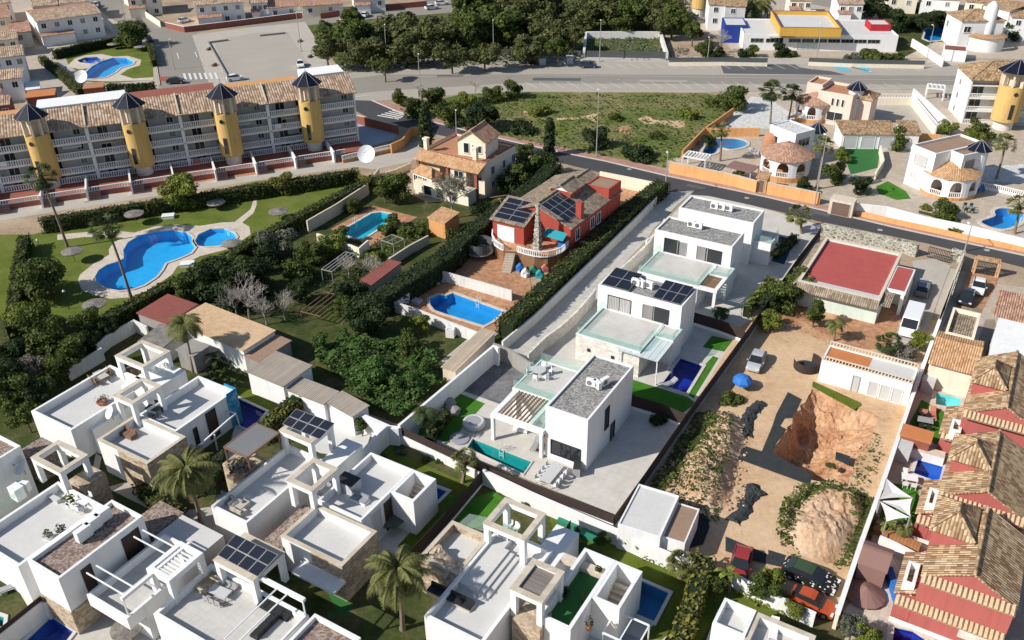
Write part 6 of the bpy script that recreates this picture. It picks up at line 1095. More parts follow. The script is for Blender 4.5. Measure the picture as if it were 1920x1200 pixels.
# ---------------------------------------------------------------- apartment block with yellow stair towers
def round_tower(t, c, r, z0, z1, z2, zc, stone=True, nslot=1):
    c = Vector((c.x, c.y, 0))
    if stone: MB().lathe(c, [(r*.72, -.02), (r*.72, z0)], 16).build('tower_base', 'light_stone', t, True)
    w = MB().lathe(c, [(.01, z0), (r, z0), (r, z1), (r*.55, z1+.01), (.01, z1+.01)], 28).build('stair_tower', 'yellow', t)
    m = MB()
    for k in range(8):
        a = 2*pi*k/8+.2; q = c+Vector((cos(a)*r*.86, sin(a)*r*.86, z1)); m.box(q, .75, .35, z2-z1, 90-math.degrees(a)+90)
    m.lathe(c, [(r*.8, z2-.35), (r*1.02, z2-.35), (r*1.02, z2), (r*.8, z2)], 24); m.build('belvedere', 'beige', w)
    MB().lathe(c, [(r*.5, z1), (r*.5, z2-.1)], 12).build('core', 'beige', w)
    cone(t, c, r*1.42, z2, zc-z2, 8, rot=.3); m = MB(); m.tube([c+Vector((0, 0, zc-.1)), c+Vector((0, 0, zc+.9))], .05, 5); m.build('finial', 'metal_grey', t)
    m = MB(); a = -1.75; d = Vector((cos(a), sin(a), 0)); x = Vector((-sin(a), cos(a), 0))
    q = c+d*(r+.02); m.face([q+x*-.35+Vector((0, 0, z0+.7)), q+x*.35+Vector((0, 0, z0+.7)), q+x*.35+Vector((0, 0, z0+3.6)), q-x*.35+Vector((0, 0, z0+3.6))]); [m.face([q+d*.03+x*(.4*cos(2*pi*k/10))+Vector((0, 0, z1-1.2+.4*sin(2*pi*k/10))) for k in range(10)])]
    m.build('stair_window', 'glass_dark', w)
def apartment(label, f, levels, lh, towers, tz, bays, z_off=0.0, depth_roof=5.0, back=True, roofmat='tile_far', xs=None):
    t = thing('apartment_block', label, 'apartment block', f.c()); H = levels*lh; bal = 1.7; base = z_off
    body = f.sub(0, f.W, bal, f.D); slab(MB(), body, 0, H).build('wall', 'lightgrey', t); slab(MB(), f.sub(0, f.W, 0, bal), 0, z_off+.02).build('plinth', 'brown_red', t)
    for L in range(1, levels): slab(MB(), f.sub(0, f.W, 0, bal-.01), L*lh-.12+z_off*0, L*lh+.12).build('balcony_slab', 'white', t)
    xs = xs or [f.W*k/bays for k in range(bays+1)]; bays = len(xs)-1
    for x in xs: MB().hexa(f.sub(max(0, x-.28), min(f.W, x+.28), 0, bal-.02).ring(.0), f.sub(max(0, x-.28), min(f.W, x+.28), 0, bal-.02).ring(H-.01)).build('party_wall', 'white', t)
    for L in range(levels):
        z = L*lh+.12 if L else z_off+.02
        for k in range(bays):
            a, b = xs[k]+.22, xs[k+1]-.22; m = balustrade_mb(MB(), [f.pt(a, .12, 0), f.pt(b, .12, 0)], z, 1.05, .36, .16, .22); m.build('balustrade', 'white', t)
            sb = body; opening(t, sb, 'f', (a+.5+(k % 2)*.9, z+2.15), (a+2.1+(k % 2)*.9, z+.05), 'balcony_door', 'metal_white', 'glass_dark', 1, px=False, depth=.07, name='balcony_door')
            if (k*7+L*3+k*k) % 4 == 0 and L: m = MB(); q_ = [f.pt(a+1+k % 3, .3, z+1.75), f.pt(a+4+k % 3, .3, z+1.75), f.pt(a+4+k % 3, 1.6, z+2.2), f.pt(a+1+k % 3, 1.6, z+2.2)]; m.hexa([x-Vector((0, 0, .04)) for x in q_], q_); m.build('awning', ('cloth_white', 'cushion_tan', 'cloth_green', 'terracotta')[(k+L) % 4], t)
            if (k*5+L) % 6 == 1: m = MB(); m.hexa(*[[f.pt(a+.6, .0-.03, z_), f.pt(a+1.7, -.03, z_), f.pt(a+1.7, .0, z_), f.pt(a+.6, .0, z_)] for z_ in (z+.25, z+1.09)]); m.build('towel', ('cloth_white', 'cloth_blue', 'cloth_rose')[(k+L) % 3], t)
            opening(t, sb, 'f', (b-2.0, z+2.05), (b-1.0, z+.95), 'window', 'metal_white', 'shutter_grey' if (k+L) % 3 == 0 else 'glass_dark', 1, px=False, depth=.07, sill=False)
    g = f.sub(0, f.W, 0, depth_roof); pent(t, g, H+.1, H+2.3, .35, roofmat, 'v'); m = MB()
    for u in (0, f.W): m.face([f.pt(u, .0, H), f.pt(u, depth_roof, H), f.pt(u, depth_roof, H+2.1)])
    m.face([f.pt(0, depth_roof, H), f.pt(f.W, depth_roof, H), f.pt(f.W, depth_roof, H+2.1), f.pt(0, depth_roof, H+2.1)]); m.build('back_wall', 'white', t)
    m = MB()
    for x in xs[1:-1:2]: m.bar(f.pt(x, 0, H+.3), f.pt(x, depth_roof, H+2.45), .25, .3)
    m.build('roof_divider', 'beige', t)
    if back:
        for k in range(0, bays, 2):
            s_ = f.sub(xs[k]+.4, xs[min(k+2, bays)]-.4, depth_roof+.5, f.D-.2, H+1.4+(k % 3)*.6); slab(MB(), s_, H, s_.h).build('roof_room', ('ochre', 'white', 'brown_red')[k//2 % 3], t)
    for c in towers:
        if isinstance(c, tuple): c = P(c, tz[3])
        round_tower(t, c, tz[4], tz[0], tz[1], tz[2], tz[3])
    return t
fa = F('-90,272 661,173 634,136', 10.4, None); fa = fa.sub(0, fa.W, 0, 11.0)
tws = [P(q, 15.6) for q in ((51, 193), (236, 172), (412, 155), (572, 133))]
tu = [(c-fa.o).dot(fa.w) for c in tws]; sp_ = (tu[3]-tu[0])/3; XS = [0]+[x for x in [tu[0]-sp_*k/2 for k in (3, 2, 1)] if x > 2]
for i in range(3): XS += [tu[i], (tu[i]+tu[i+1])/2]
XS += [tu[3], fa.W]
ap = apartment('long apartment block with four yellow round stair towers and blue cone roofs', fa, 4, 2.6, tws, (2.6, 10.4, 13.4, 15.6, 1.95), 14, 1.0, xs=XS)
m = MB(); slab(m, fa.sub(0, fa.W, -5.0, -.02), 0, .9); m.build('garden_terrace', 'brown_red', ap); gt = thing('garden_wall', 'low white and terracotta balustrade along the apartment gardens', 'wall', fa.pt(0, -5, 0))
balustrade_mb(MB(), [fa.pt(0, -5.2, 0), fa.pt(fa.W-4, -5.2, 0)], .9, .8, .4, .14, .22).build('balustrade', 'white', gt); wall_mb(MB(), [fa.pt(0, -5.2, 0), fa.pt(fa.W-4, -5.2, 0)], 0, .9, .3).build('masonry', 'brown_red', gt)
for k in range(9):
    u = fa.W*(k+.6)/9.5; m = MB(); s_ = fa.sub(u, u+1.8, -7.0, -5.4)
    for j in range(4): m.hexa(fa.sub(u, u+1.8, -7.2+j*.45, -6.75+j*.45).ring(0), fa.sub(u, u+1.8, -7.2+j*.45, -6.75+j*.45).ring(.22*(j+1)))
    m.build('entrance_steps', 'pave_pink', ap); slab(MB(), fa.sub(u-.3, u-.02, -7.2, -.1), 0, 2.2).build('side_wall', 'white', ap)
fb = F('1827,152 1990,150 1970,118', 8.9, None); fb = fb.sub(0, fb.W, 0, 9.5); t = thing('apartment_block', 'white apartment block with hipped tile roof and a leaning yellow tower at the right edge', 'apartment block', fb.c())
slab(MB(), fb.sub(0, fb.W, 1.5, fb.D), 0, 8.9).build('wall', 'white', t); hip(t, fb, 8.9, 2.4, .4, 'tile_tan')
for L in range(4):
    if L: slab(MB(), fb.sub(0, fb.W, 0, 1.49), L*2.55-.1, L*2.55+.1).build('balcony_slab', 'white', t)
    if L < 3 or 1:
        for k in range(3): u = fb.W*k/3; balustrade_mb(MB(), [fb.pt(u+.2, .1, 0), fb.pt(u+fb.W/3-.2, .1, 0)], L*2.55+.1 if L else .0, .9, .3).build('balustrade', 'white', t) if L < 3 else None; opening(t, fb.sub(0, fb.W, 1.5, fb.D), 'f', (u+1, L*2.55+2.3), (u+3, L*2.55+.2), 'balcony_door', 'metal_white', 'glass_dark', 1, px=False, name='balcony_door') if L < 3 else None
slab(MB(), fb.sub(-.02, .25, 0, 1.48), 0, 8.88).build('party_wall', 'white', t)
for z in (1.8, 4.5, 7.2): opening(t, fb, 'l', (3, z), (3.9, z-1.1), 'window', 'metal_white', 'shutter', 1, px=False)
round_tower(t, P((1878, 240), 0), 2.5, 1.8, 8.6, 11.4, 13.6)
# ---------------------------------------------------------------- round arcaded porches
def arcade(t, c, r, a0, a1, h, n, mat='white', zb=0.0, bh=.9, name='arcade'):
    m = MB(); R = [(r, 1), (r-.25, -1)]
    for k in range(n):
        A, B = a0+(a1-a0)*k/n, a0+(a1-a0)*(k+1)/n; pw = .2; st = 10; ah = zb+h-1.5
        def q(s, z, rr): a = A+(B-A)*s; return Vector((c.x+rr*cos(a), c.y+rr*sin(a), z))
        for rr, sg in R:
            def add(v): m.face(v if sg > 0 else v[::-1])
            add([q(0, zb, rr), q(pw, zb, rr), q(pw, zb+h, rr), q(0, zb+h, rr)]); add([q(1-pw, zb, rr), q(1, zb, rr), q(1, zb+h, rr), q(1-pw, zb+h, rr)])
            for i in range(st):
                s0, s1 = pw+(1-2*pw)*i/st, pw+(1-2*pw)*(i+1)/st; z0, z1 = ah+1.1*sqrt(max(0, 1-(2*i/st-1)**2)), ah+1.1*sqrt(max(0, 1-(2*(i+1)/st-1)**2)); add([q(s0, z0, rr), q(s1, z1, rr), q(s1, zb+h, rr), q(s0, zb+h, rr)])
        for i in range(st):
            s0, s1 = pw+(1-2*pw)*i/st, pw+(1-2*pw)*(i+1)/st; z0, z1 = ah+1.1*sqrt(max(0, 1-(2*i/st-1)**2)), ah+1.1*sqrt(max(0, 1-(2*(i+1)/st-1)**2)); m.face([q(s0, z0, r-.25), q(s1, z1, r-.25), q(s1, z1, r), q(s0, z0, r)])
        m.face([q(0, zb+h, r-.25), q(1, zb+h, r-.25), q(1, zb+h, r), q(0, zb+h, r)]) if 0 else m.face([q(0, zb+h, r), q(1, zb+h, r), q(1, zb+h, r-.25), q(0, zb+h, r-.25)])
        for s in (pw, 1-pw): m.face([q(s, zb, r-.25), q(s, zb, r), q(s, ah, r), q(s, ah, r-.25)])
    m.build(name, mat, t)
    for k in range(n):
        A, B = a0+(a1-a0)*(k+.2)/n, a0+(a1-a0)*(k+.8)/n
        if k == n//3: continue
        balustrade_mb(MB(), [c+Vector((cos(A)*(r-.1), sin(A)*(r-.1), 0)), c+Vector((cos(B)*(r-.1), sin(B)*(r-.1), 0))], zb, bh, .28, .1, .16).build('balustrade', mat, t)
def porch(t, gp, r, h, rise, n=8, roof='tile_red', zb=.5, ov=.5, base='ochre'):
    c = P(gp); c = Vector((c.x, c.y, 0)); MB().lathe(c, [(r+.05, 0), (r+.05, zb), (.01, zb+.005)], 24).build('porch_floor', base, t)
    arcade(t, c, r, 0, 2*pi, h, n, zb=zb); N_ = 12; m = MB()
    for k in range(N_):
        a, b = 2*pi*k/N_, 2*pi*(k+1)/N_; m.face([c+Vector((cos(a)*(r+ov), sin(a)*(r+ov), zb+h)), c+Vector((cos(b)*(r+ov), sin(b)*(r+ov), zb+h)), c+Vector((0, 0, zb+h+rise))])
    m.lathe(c, [(.01, zb+h-.1), (r+ov, zb+h-.1), (r+ov, zb+h)], N_); m.build('porch_roof', roof, t)
# ---- villas top right
t = thing('house', 'pale pink villa with a white round turret and arched porch', 'house', P((1560, 215)))
f = F('1532,172 1592,175 1632,166 1562,150', 6.4, None); block(t, f, 0, 'roof_terra', 'pink', .5, None, .25); f2 = f.sub(-3.2, -.02, 2.0, f.D, 7.0); block(t, f2, 0, 'roof_terra', 'pink', .4)
for i in range(3): opening(t, f, 'f', (f.W*.42+i*1.0, 5.3), (f.W*.42+i*1.0+.45, 3.9), 'window', 'metal_white', 'shutter', 0, px=False, sill=False)
opening(t, f, 'f', (f.W*.35, 2.6), (f.W*.8, .9), 'window', 'metal_white', 'glass_dark', 1, px=False); c = P((1595, 229)); MB().lathe(c, [(1.45, 1), (1.45, 6.9), (.01, 6.91)], 24).build('turret', 'white', t, False); MB().lathe(c, [(1.5, 0), (1.5, 1.05), (1.4, 1.05)], 24).build('turret_base', 'ochre', t); cone(t, c, 2.1, 6.9, 1.7)
f3 = f.sub(f.W-.5, f.W+3.0, 2.6, 7.0, 5.6); slab(MB(), f3, 0, 5.4).build('rear_block', 'pink', t); hip(t, f3, 5.42, 1.0, .3, 'tile_tan'); porch(t, (1522, 222), 3.6, 3.0, 1.8, 8, 'tile_red', .8)
t = thing('house', 'white villa with an octagonal arcaded porch under a terracotta cone', 'house', P((1475, 300)))
f = F('1440,232 1493,251 1527,243 1488,225', 6.4, None); block(t, f, 0, 'white_gravel', 'white', .2); opening(t, f, 'r', (.8, 5.2), (3.6, 3.8), 'window', 'metal_white', 'glass_dark', 2, px=False); opening(t, f, 'f', (1, 4.6), (2, 3.6), 'window', 'metal_dark', 'glass_dark', 0, px=False)
porch(t, (1470, 326), 4.3, 3.0, 2.2, 8, 'tile_red', .9); c = P((1448, 262), 3.5); MB().lathe(Vector((c.x, c.y, 0)), [(1.6, 0), (1.6, 3.6), (1.45, 4.3), (1.0, 4.9), (.01, 5.2)], 18).build('dome', 'roof_terra', t, True); c = P((1532, 245), 5.0); cone(t, c, 1.9, 5.0, 1.8); MB().lathe(Vector((c.x, c.y, 0)), [(1.2, 0), (1.2, 5)], 14).build('turret', 'white', t)
t = thing('house', 'white villa with a brown flat roof, arched round porch and blue cone turret', 'house', P((1770, 330)))
f = F('1715,270 1756,291 1842,266 1802,250', 7.0, None); block(t, f, 0, 'roof_brown', 'white', .35); f2 = F('1785,282 1808,292 1842,283 1820,272', 6.96, None); block(t, f2, 0, 'roof_brown', 'white', .33)
opening(t, f, 'f', (1.2, 5.8), (3.6, 4.2), 'window', 'coping_stone', 'lightgrey', 0, px=False); opening(t, f, 'f', (1.0, 2.6), (2.2, 1.5), 'window', 'metal_white', 'lightgrey', 1, px=False); opening(t, f2, 'r', (.6, 5.8), (2.8, 4.4), 'window', 'coping_stone', 'shutter_grey', 1, px=False)
porch(t, (1775, 357), 4.5, 3.1, 1.9, 9, 'tile_orange', .5, .2); c = P((1837, 279), 6.9); c.z = 0; cone(t, c, 2.1, 6.9, 1.6); MB().lathe(c, [(1.5, 0), (1.5, 6.9)], 16).build('turret', 'white', t)
t = thing('garage', 'long white garage with a terracotta tile roof behind the green yard', 'garage', P((1630, 262))); f = F('1579,251 1676,250 1668,232 1571,233', 3.0, None); slab(MB(), f, 0, 3.0).build('wall', 'white', t); pent(t, f, 3.02, 3.7, .3, 'tile_tan')
for i in range(3): opening(t, f, 'f', (.4+i*f.W/3, 2.4), (f.W/3-.4+i*f.W/3, .1), 'garage_door', 'metal_white', 'lightgrey', 0, px=False, name='garage_door')
t = thing('garage', 'small tiled outbuilding beside the tall dark bush', 'garage', P((1700, 255))); f = F('1690,250 1722,250 1716,232 1685,232', 3.2, None); slab(MB(), f, 0, 3.2).build('wall', 'white', t); pent(t, f, 3.22, 3.8, .3, 'tile_tan')
t = thing('house', 'far white villa with a tall round turret and curved tile canopy', 'house', P((1830, 80))); f = F('1803,40 1880,38 1856,22 1780,24', 7.0, None); slab(MB(), f, 0, 7.0).build('wall', 'white', t); hip(t, f, 7.02, 1.8, .3, 'tile_tan')
c = P((1842, 90)); MB().lathe(c, [(1.5, 0), (1.5, 9.5), (1.2, 10.6), (.6, 11.3), (.01, 11.6)], 20).build('turret', 'white', t, True); MB().lathe(c, [(4.6, 0), (4.6, 3.3)], 20, -2.9, -.3).build('bay_wall', 'white', t); m = MB().lathe(c, [(5.0, 3.3), (5.0, 3.4), (3.4, 4.1)], 20, -3.0, -.2); m.build('canopy', 'tile_orange', t)
opening(t, f, 'l', (1.2, 5.4), (2.4, 4), 'window', 'metal_white', 'shutter_grey', 0, px=False); opening(t, f, 'f', (1.0, 5.6), (2.6, 4.2), 'window', 'metal_white', 'glass_dark', 1, px=False); g = F('1768,93 1812,96 1815,86 1772,84', 2.6, None); block(t, g, 0, 'roof_maroon', 'white', .12)
# ---- school
t = thing('school', 'long white single storey building with yellow, blue and red blocks', 'school', P((1530, 80))); f = F('1385,66 1671,64 1662,36 1392,36', 4.0, None); block(t, f, 0, 'terrace_white', 'white', .25)
for i in range(7): opening(t, f, 'f', (f.W*(.3+.085*i), 2.9), (f.W*(.375+.085*i), 2.1), 'window', 'metal_grey', 'glass_dark', 2, px=False, sill=False)
for i in range(2): opening(t, f, 'f', (f.W*(.05+.1*i), 2.9), (f.W*(.13+.1*i), 2.0), 'window', 'metal_grey', 'glass_dark', 2, px=False, sill=False)
opening(t, f, 'f', (f.W*.36, 1.9), (f.W*.5, .3), 'window', 'metal_grey', 'glass_green', 3, px=False, sill=False); opening(t, f, 'f', (f.W*.215, 3.2), (f.W*.26, 0), 'door', 'metal_grey', 'glass_dark', 1, px=False)
y = F('1464,52 1574,52 1556,20 1447,21', 6.2, None); block(t, y, 4.0, 'terrace_white', 'school_yellow', 1.0, 'brown_red', .3); b = F('1362,47 1400,47 1395,33 1352,33', 4.6, None); block(t, b, 0, 'terrace_white', 'blue_wall', .15); r = F('1632,46 1670,46 1660,36 1625,36', 5.4, None); block(t, r, 0, 'terrace_white', 'red_bright', .2)
cn = F('1480,74 1532,75 1530,68 1481,67', 4.4, None); slab(MB(), f.sub(f.W*.16, f.W*.33, -1.6, -.02), 3.5, 3.65).build('entrance_canopy', 'plastic_grey', t); ac_unit((1520, 33), 4.2, 'lone box on the roof inside the yellow parapet', 0, 2.2)
gwall('school_wall', '20 1180,432 1560,430 1920,436', .9, 'pale_cream', 'low cream wall of the school beside the parking road', fence=(1.1, 'net')); gwall('school_wall', '30 310,432 640,445 1180,455', .9, 'pale_cream', 'cream wall east of the school gate', fence=(1.0, 'net'))
gwall('garden_wall', '30 1085,290 1210,365 1320,440', 2.0, 'white', 'white wall in front of the far free-form pool'); gwall('plot_wall', '20 555,237 1115,237 1165,395', 1.8, 'white_aged', 'pale wall around the fenced grass plot', t=.6); gwall('plot_wall', '20 555,240 540,380', 1.8, 'white_aged', 'left pale wall of the fenced grass plot', t=.6)
gwall('plot_fence', '20 560,380 1165,390', .3, 'lightgrey', 'thin wire fence along the roadside of the grass plot', 'fence', .2, fence=(1.6, 'net')); gwall('plot_fence', '655,105 760,95 960,92 1090,95', .3, 'lightgrey', 'wire fence along the edge of the pine wood', 'fence', .2, fence=(1.6, 'net'))
# ---- yellow house
t = thing('house', 'yellow house with terracotta roofs and a gabled rooftop room', 'house', P((880, 320)))
f = F('789,286 897,316 962,271 848,248', 6.2, None); blk = f.sub(0, f.W, 1.9, f.D); block(t, blk, 0, 'roof_terra', 'pale_cream', .35, 'brown_red', .3); fr = f.sub(0, f.W, 0, 1.89); pent(t, fr, 5.2, 6.3, .35, 'tile_orange'); slab(MB(), f.sub(.2, f.W*.33, .9, 1.88), 0, 5.2).build('bay', 'cream', t); slab(MB(), f.sub(f.W*.55, f.W*.8, .2, 1.88), 0, 5.1).build('bay', 'cream', t)
m = MB(); 
for u in (.2, f.W*.5, f.W*.96): m.box(f.pt(u, .3, 0), .5, .5, 5.1, f.ang)
m.build('columns', 'brown_red', t); slab(MB(), f.sub(1.2, f.W-.4, -2.4, -.1), 0, 2.4).build('lower_terrace', 'pale_cream', t); [opening(t, f.sub(1.2, f.W-.4, -2.4, -.1), 'f', (2+k*2.6, 1.9), (3.5+k*2.6, .3), 'arch', 'white', 'glass_dark', 0, px=False, sill=False, name='lower_window') for k in range(3)]; slab(MB(), f.sub(1.5, f.W-.7, -2.1, -.3), 2.401, 2.48).build('terrace_floor', 'pave_cream', t)
fd = f.sub(0, f.W, 1.9, f.D); [opening(t, fd, 'f', (f.W*u, 4.9), (f.W*u+1.5, 2.9), 'balcony_door', 'metal_white', 'glass_dark', 1, px=False, name='balcony_door') for u in (.36, .84)]; opening(t, f.sub(f.W*.55, f.W*.8, .2, 1.88), 'f', (.8, 4.6), (2.6, 3.3), 'window', 'metal_white', 'glass_dark', 1, px=False)
for u, w_ in ((2, 1), (5.5, .8), (8.5, 1)): opening(t, fd, 'r', (u, 4.8), (u+w_, 3.4), 'window', 'metal_white', 'glass_dark', 1, px=False); opening(t, fd, 'r', (u, 2.2), (u+w_, 1.0), 'window', 'metal_white', 'glass_dark', 1, px=False)
g = F('856,262 909,268 935,252 884,244', 8.6, None); slab(MB(), g, 5.9, 8.6).build('upper_room', 'pale_cream', t); gable(t, g, 8.62, 1.9, .35, 'tile_red', 'd', wall='pale_cream'); opening(t, g, 'f', (g.W*.22, 8.2), (g.W*.4, 6.5), 'window', 'metal_white', 'glass_dark', 0, px=False); opening(t, g, 'f', (g.W*.52, 8.0), (g.W*.85, 6.8), 'window', 'metal_white', 'glass_dark', 1, px=False)
hb = F('776,322 809,333 824,328 790,312', 3.3, None); slab(MB(), hb, 0, 3.3).build('conservatory', 'pale_cream', t); hip(t, hb, 3.32, 1.1, .3, 'tile_orange'); [opening(t, hb, 'f', (.3+k*1.15, 2.8), (1.2+k*1.15, 1.2), 'window', 'metal_white', 'glass_dark', 1, px=False) for k in range(3)]
for p_, z_ in (((892, 300), 8.2), ((800, 280), 8.0)): q = P(p_, 6.2); m = MB(); m.box(Vector((q.x, q.y, 5.5)), .7, .7, z_-5.5, f.ang); m.box(Vector((q.x, q.y, z_)), .95, .95, .3, f.ang); m.build('chimney', 'pale_cream', t)
# ---- red house
t = thing('house', 'deep red house with dark solar panels on its tan tile roofs', 'house', P((1040, 430)))
f = F('947,395 1071,429 1163,356 1037,331', 5.2, None); slab(MB(), f, 0, 5.2).build('wall', 'red_wall', t); gable(t, f, 5.22, 2.3, .3, 'tile_grey', 'd', wall='red_wall')
A_, B_, C_, D_ = f.pt(f.W/2+.4, .3, 7.5), f.pt(f.W/2+.4, 5.6, 7.5), f.pt(f.W-.2, 5.6, 5.75), f.pt(f.W-.2, .3, 5.75); up_ = Vector((0, 0, .08)); k_ = (2.3/(f.W/2+.3)); zz = lambda u: 5.3+k_*(f.W+.3-u)
solar(t, [f.pt(f.W-.9, .5, zz(f.W-.9)), f.pt(f.W-.9, 6.0, zz(f.W-.9)), f.pt(f.W/2+.5, 6.0, zz(f.W/2+.5)), f.pt(f.W/2+.5, .5, zz(f.W/2+.5))], 4, 3)
g = F('926,408 983,424 1008,400 955,385', 5.4, None); slab(MB(), g, 0, 5.3).build('front_wing', 'red_wall', t); pent(t, g, 5.35, 7.0, .35, 'tile_grey'); kz = lambda v: 5.35+1.65*(v+.35)/(g.D+.7)+.1; solar(t, [g.pt(.1, .1, kz(.1)), g.pt(g.W-.1, .1, kz(.1)), g.pt(g.W-.1, g.D-.2, kz(g.D-.2)), g.pt(.1, g.D-.2, kz(g.D-.2))], 2, 4)
slab(MB(), g.sub(.8, g.W*.7, -.05, -.01), 1.0, 4.6).build('white_blind', 'cloth_white', t)
d_ = F('1035,353 1070,362 1090,346 1055,336', 7.6, None); slab(MB(), d_, 5.2, 7.6).build('dormer', 'red_wall', t); gable(t, d_, 7.62, .9, .3, 'tile_grey', 'd', wall='white'); opening(t, d_, 'f', (d_.W*.3, 7.0), (d_.W*.6, 6.4), 'window', 'metal_white', 'glass_dark', 0, px=False)
w_ = F('1110,350 1139,358 1162,355 1135,342', 6.6, None); block(t, f.sub(f.W*.66, f.W+.05, f.D*.74, f.D+.05, 6.9), 0, 'roof_brown', 'red_wall', .15); q = P((1087, 400), 6.0); m = MB(); m.box(Vector((q.x, q.y, 4.8)), .9, .9, 3.0, f.ang); m.build('chimney', 'red_wall', t)
for u in (1.5, 6.0, 8.0): opening(t, f, 'r', (u, 4.3), (u+1.1, 2.6), 'window', 'metal_white', 'glass_dark', 1, px=False)
m = MB(); q = P((1008, 466), 2.2); 
for k in range(9): s_ = 1.15-.09*k; m.box(Vector((q.x, q.y, 2.2+k*.72)), s_, s_, .3, f.ang); m.box(Vector((q.x, q.y, 2.5+k*.72)), s_*.8, s_*.8, .42, f.ang)
m.box(Vector((q.x, q.y, 8.7)), .5, .5, .5, f.ang); m.build('brick_chimney_tower', 'rubble', t)
q4 = [P((1015, 440), 4.2), P((1055, 452), 4.2), P((1064, 438), 4.9), P((1027, 427), 4.9)]; m = MB(); m.hexa([x-Vector((0, 0, .08)) for x in q4], q4); aw = m.build('awning', 'cloth_teal', t)
tp = [P(q, 2.2) for q in X('925,440 928,458 944,470 970,472 1002,481 1027,482 1053,474 1066,462 1060,440 1010,420')]; m = MB(); flat_mesh(m, tp, 2.2); 
for i in range(len(tp)): a, b = tp[i], tp[(i+1) % len(tp)]; m.face([Vector((a.x, a.y, 0)), Vector((b.x, b.y, 0)), b, a]); m.face([a, b, Vector((b.x, b.y, 0)), Vector((a.x, a.y, 0))])
m.build('raised_terrace', 'pave_orange', t); balustrade_mb(MB(), [P(q, 2.2) for q in X('970,472 985,477 1002,481 1015,482.5 1027,482 1041,479 1053,474 1066,462')], 2.2, .95, .28).build('balustrade', 'white', t); balustrade_mb(MB(), [P(q, 2.2) for q in X('924,440 923,450 928,460 936,466 944,470')], 2.2, .95, .28).build('balustrade', 'white', t)
m = MB(); a, b = P((948, 472), 2.2), P((966, 473), 2.2); dv = (P((940, 500), 0)-P((957, 474), 0)); dv.z = 0; dv.normalize()
for k in range(8): s0 = a+dv*(.3*k); s1 = b+dv*(.3*k); e0, e1 = a+dv*(.3*(k+1)), b+dv*(.3*(k+1)); z_ = 2.0-.26*k; m.hexa([Vector((x.x, x.y, 0)) for x in (e0, e1, s1, s0)], [Vector((x.x, x.y, z_)) for x in (e0, e1, s1, s0)])
m.build('steps', 'pave_beige', t); slab(MB(), F('1071,330 1112,338 1118,332 1076,322', 3.4, None), 3.0, 3.4).build('gate_roof', 'roof_maroon', t)
# ---- bungalow with the red roof
t = thing('bungalow', 'mint walled bungalow with a flat red roof and tan parapet', 'bungalow', P((1600, 540))); f = F('1500,521 1645,568 1690,483 1553,438', 3.6); block(t, f, 0, 'roof_red', 'mint', .35, 'beige', .3); pent(t, f.sub(-1.3, -.02, 0, f.D), 2.2, 3.5, .0, 'tile_grey', 'u'); pent(t, f.sub(0, f.W, -.9, -.02), 2.7, 3.5, .0, 'tile_grey'); slab(MB(), f.sub(.32, f.W-.32, .32, 1.7), 3.0, 3.3).build('roof_strip', 'plastic_grey', t)
g = F('1655,536 1697,551 1716,508 1675,494', 3.56); g = g.sub(max(0, (f.o-g.o).dot(g.w)+f.W+.02), g.W, 0, g.D, 3.56); m = MB(); slab(m, g, 3.1, 3.56); m.build('carport_roof', 'white', t); slab(MB(), g, 3.561, 3.575, -.2).build('roof', 'roof_red', t); m = MB(); [m.box(g.pt(u, v, 0), .4, .4, 3.1, g.ang) for u, v in ((g.W-.3, .3), (g.W-.3, g.D-.3))]; m.build('carport_posts', 'white', t); pent(t, f.sub(f.W-.01, f.W+1.2, 0, 2.6), 3.0, 3.5, .1, 'tile_grey'); slab(MB(), g.sub(0, g.W, g.D*.4, g.D), 0, 3.09).build('rear_room', 'pale_cream', t)
gwall('stone_wall', '31 400,470 600,520 1020,600 1130,640', 1.9, 'rubble', 'grey rubble stone wall between the dark road and the red roofed bungalow', t=.5); gwall('stone_wall', '31 1390,660 1470,690 1370,1000', 1.8, 'rubble', 'rubble stone pillar wall right of the bungalow drive', t=.5)
gwall('garden_wall', '31 1470,700 1390,900 1290,1200', 1.9, 'beige', 'long beige wall between the bungalow drive and the next plot', t=.25); gwall('garden_wall', '1762,600 1710,745 1657,900 1612,1025 1570,1152', 1.8, 'pale_cream', 'long cream wall with white coping right of the excavation', t=.3, cap='white'); gwall('garden_wall', '1790,525 1775,565 1762,598', 1.9, 'beige', 'upper end of the beige dividing wall', t=.25)
t = thing('gate', 'black iron double gate of the bungalow drive', 'gate', P((1770, 490))); m = MB(); a, b = P((1738, 482)), P((1782, 494)); [m.bar(a.lerp(b, k/14), a.lerp(b, k/14)+Vector((0, 0, 1.7)), .06) for k in range(15)]; [m.bar(a+Vector((0, 0, z)), b+Vector((0, 0, z)), .08) for z in (.1, .9, 1.7)]; m.build('leaf', 'metal_dark', t)
t = thing('gate', 'ornate black gate with a tiled arch left of the white car drive', 'gate', P((1845, 505))); m = MB(); a, b = P((1824, 511)), P((1868, 519)); [m.bar(a.lerp(b, k/16), a.lerp(b, k/16)+Vector((0, 0, 1.9)), .07) for k in range(17)]; [m.bar(a+Vector((0, 0, z)), b+Vector((0, 0, z)), .1) for z in (.1, .6, 1.1, 1.9)]; m.build('leaf', 'metal_dark', t); m = MB(); m.box(a, .5, .5, 2.4, AA); m.box(b, .5, .5, 2.4, AA); m.bar(a+Vector((0, 0, 2.5)), b+Vector((0, 0, 2.5)), .6, .3); m.build('arch', 'tile_orange', t)
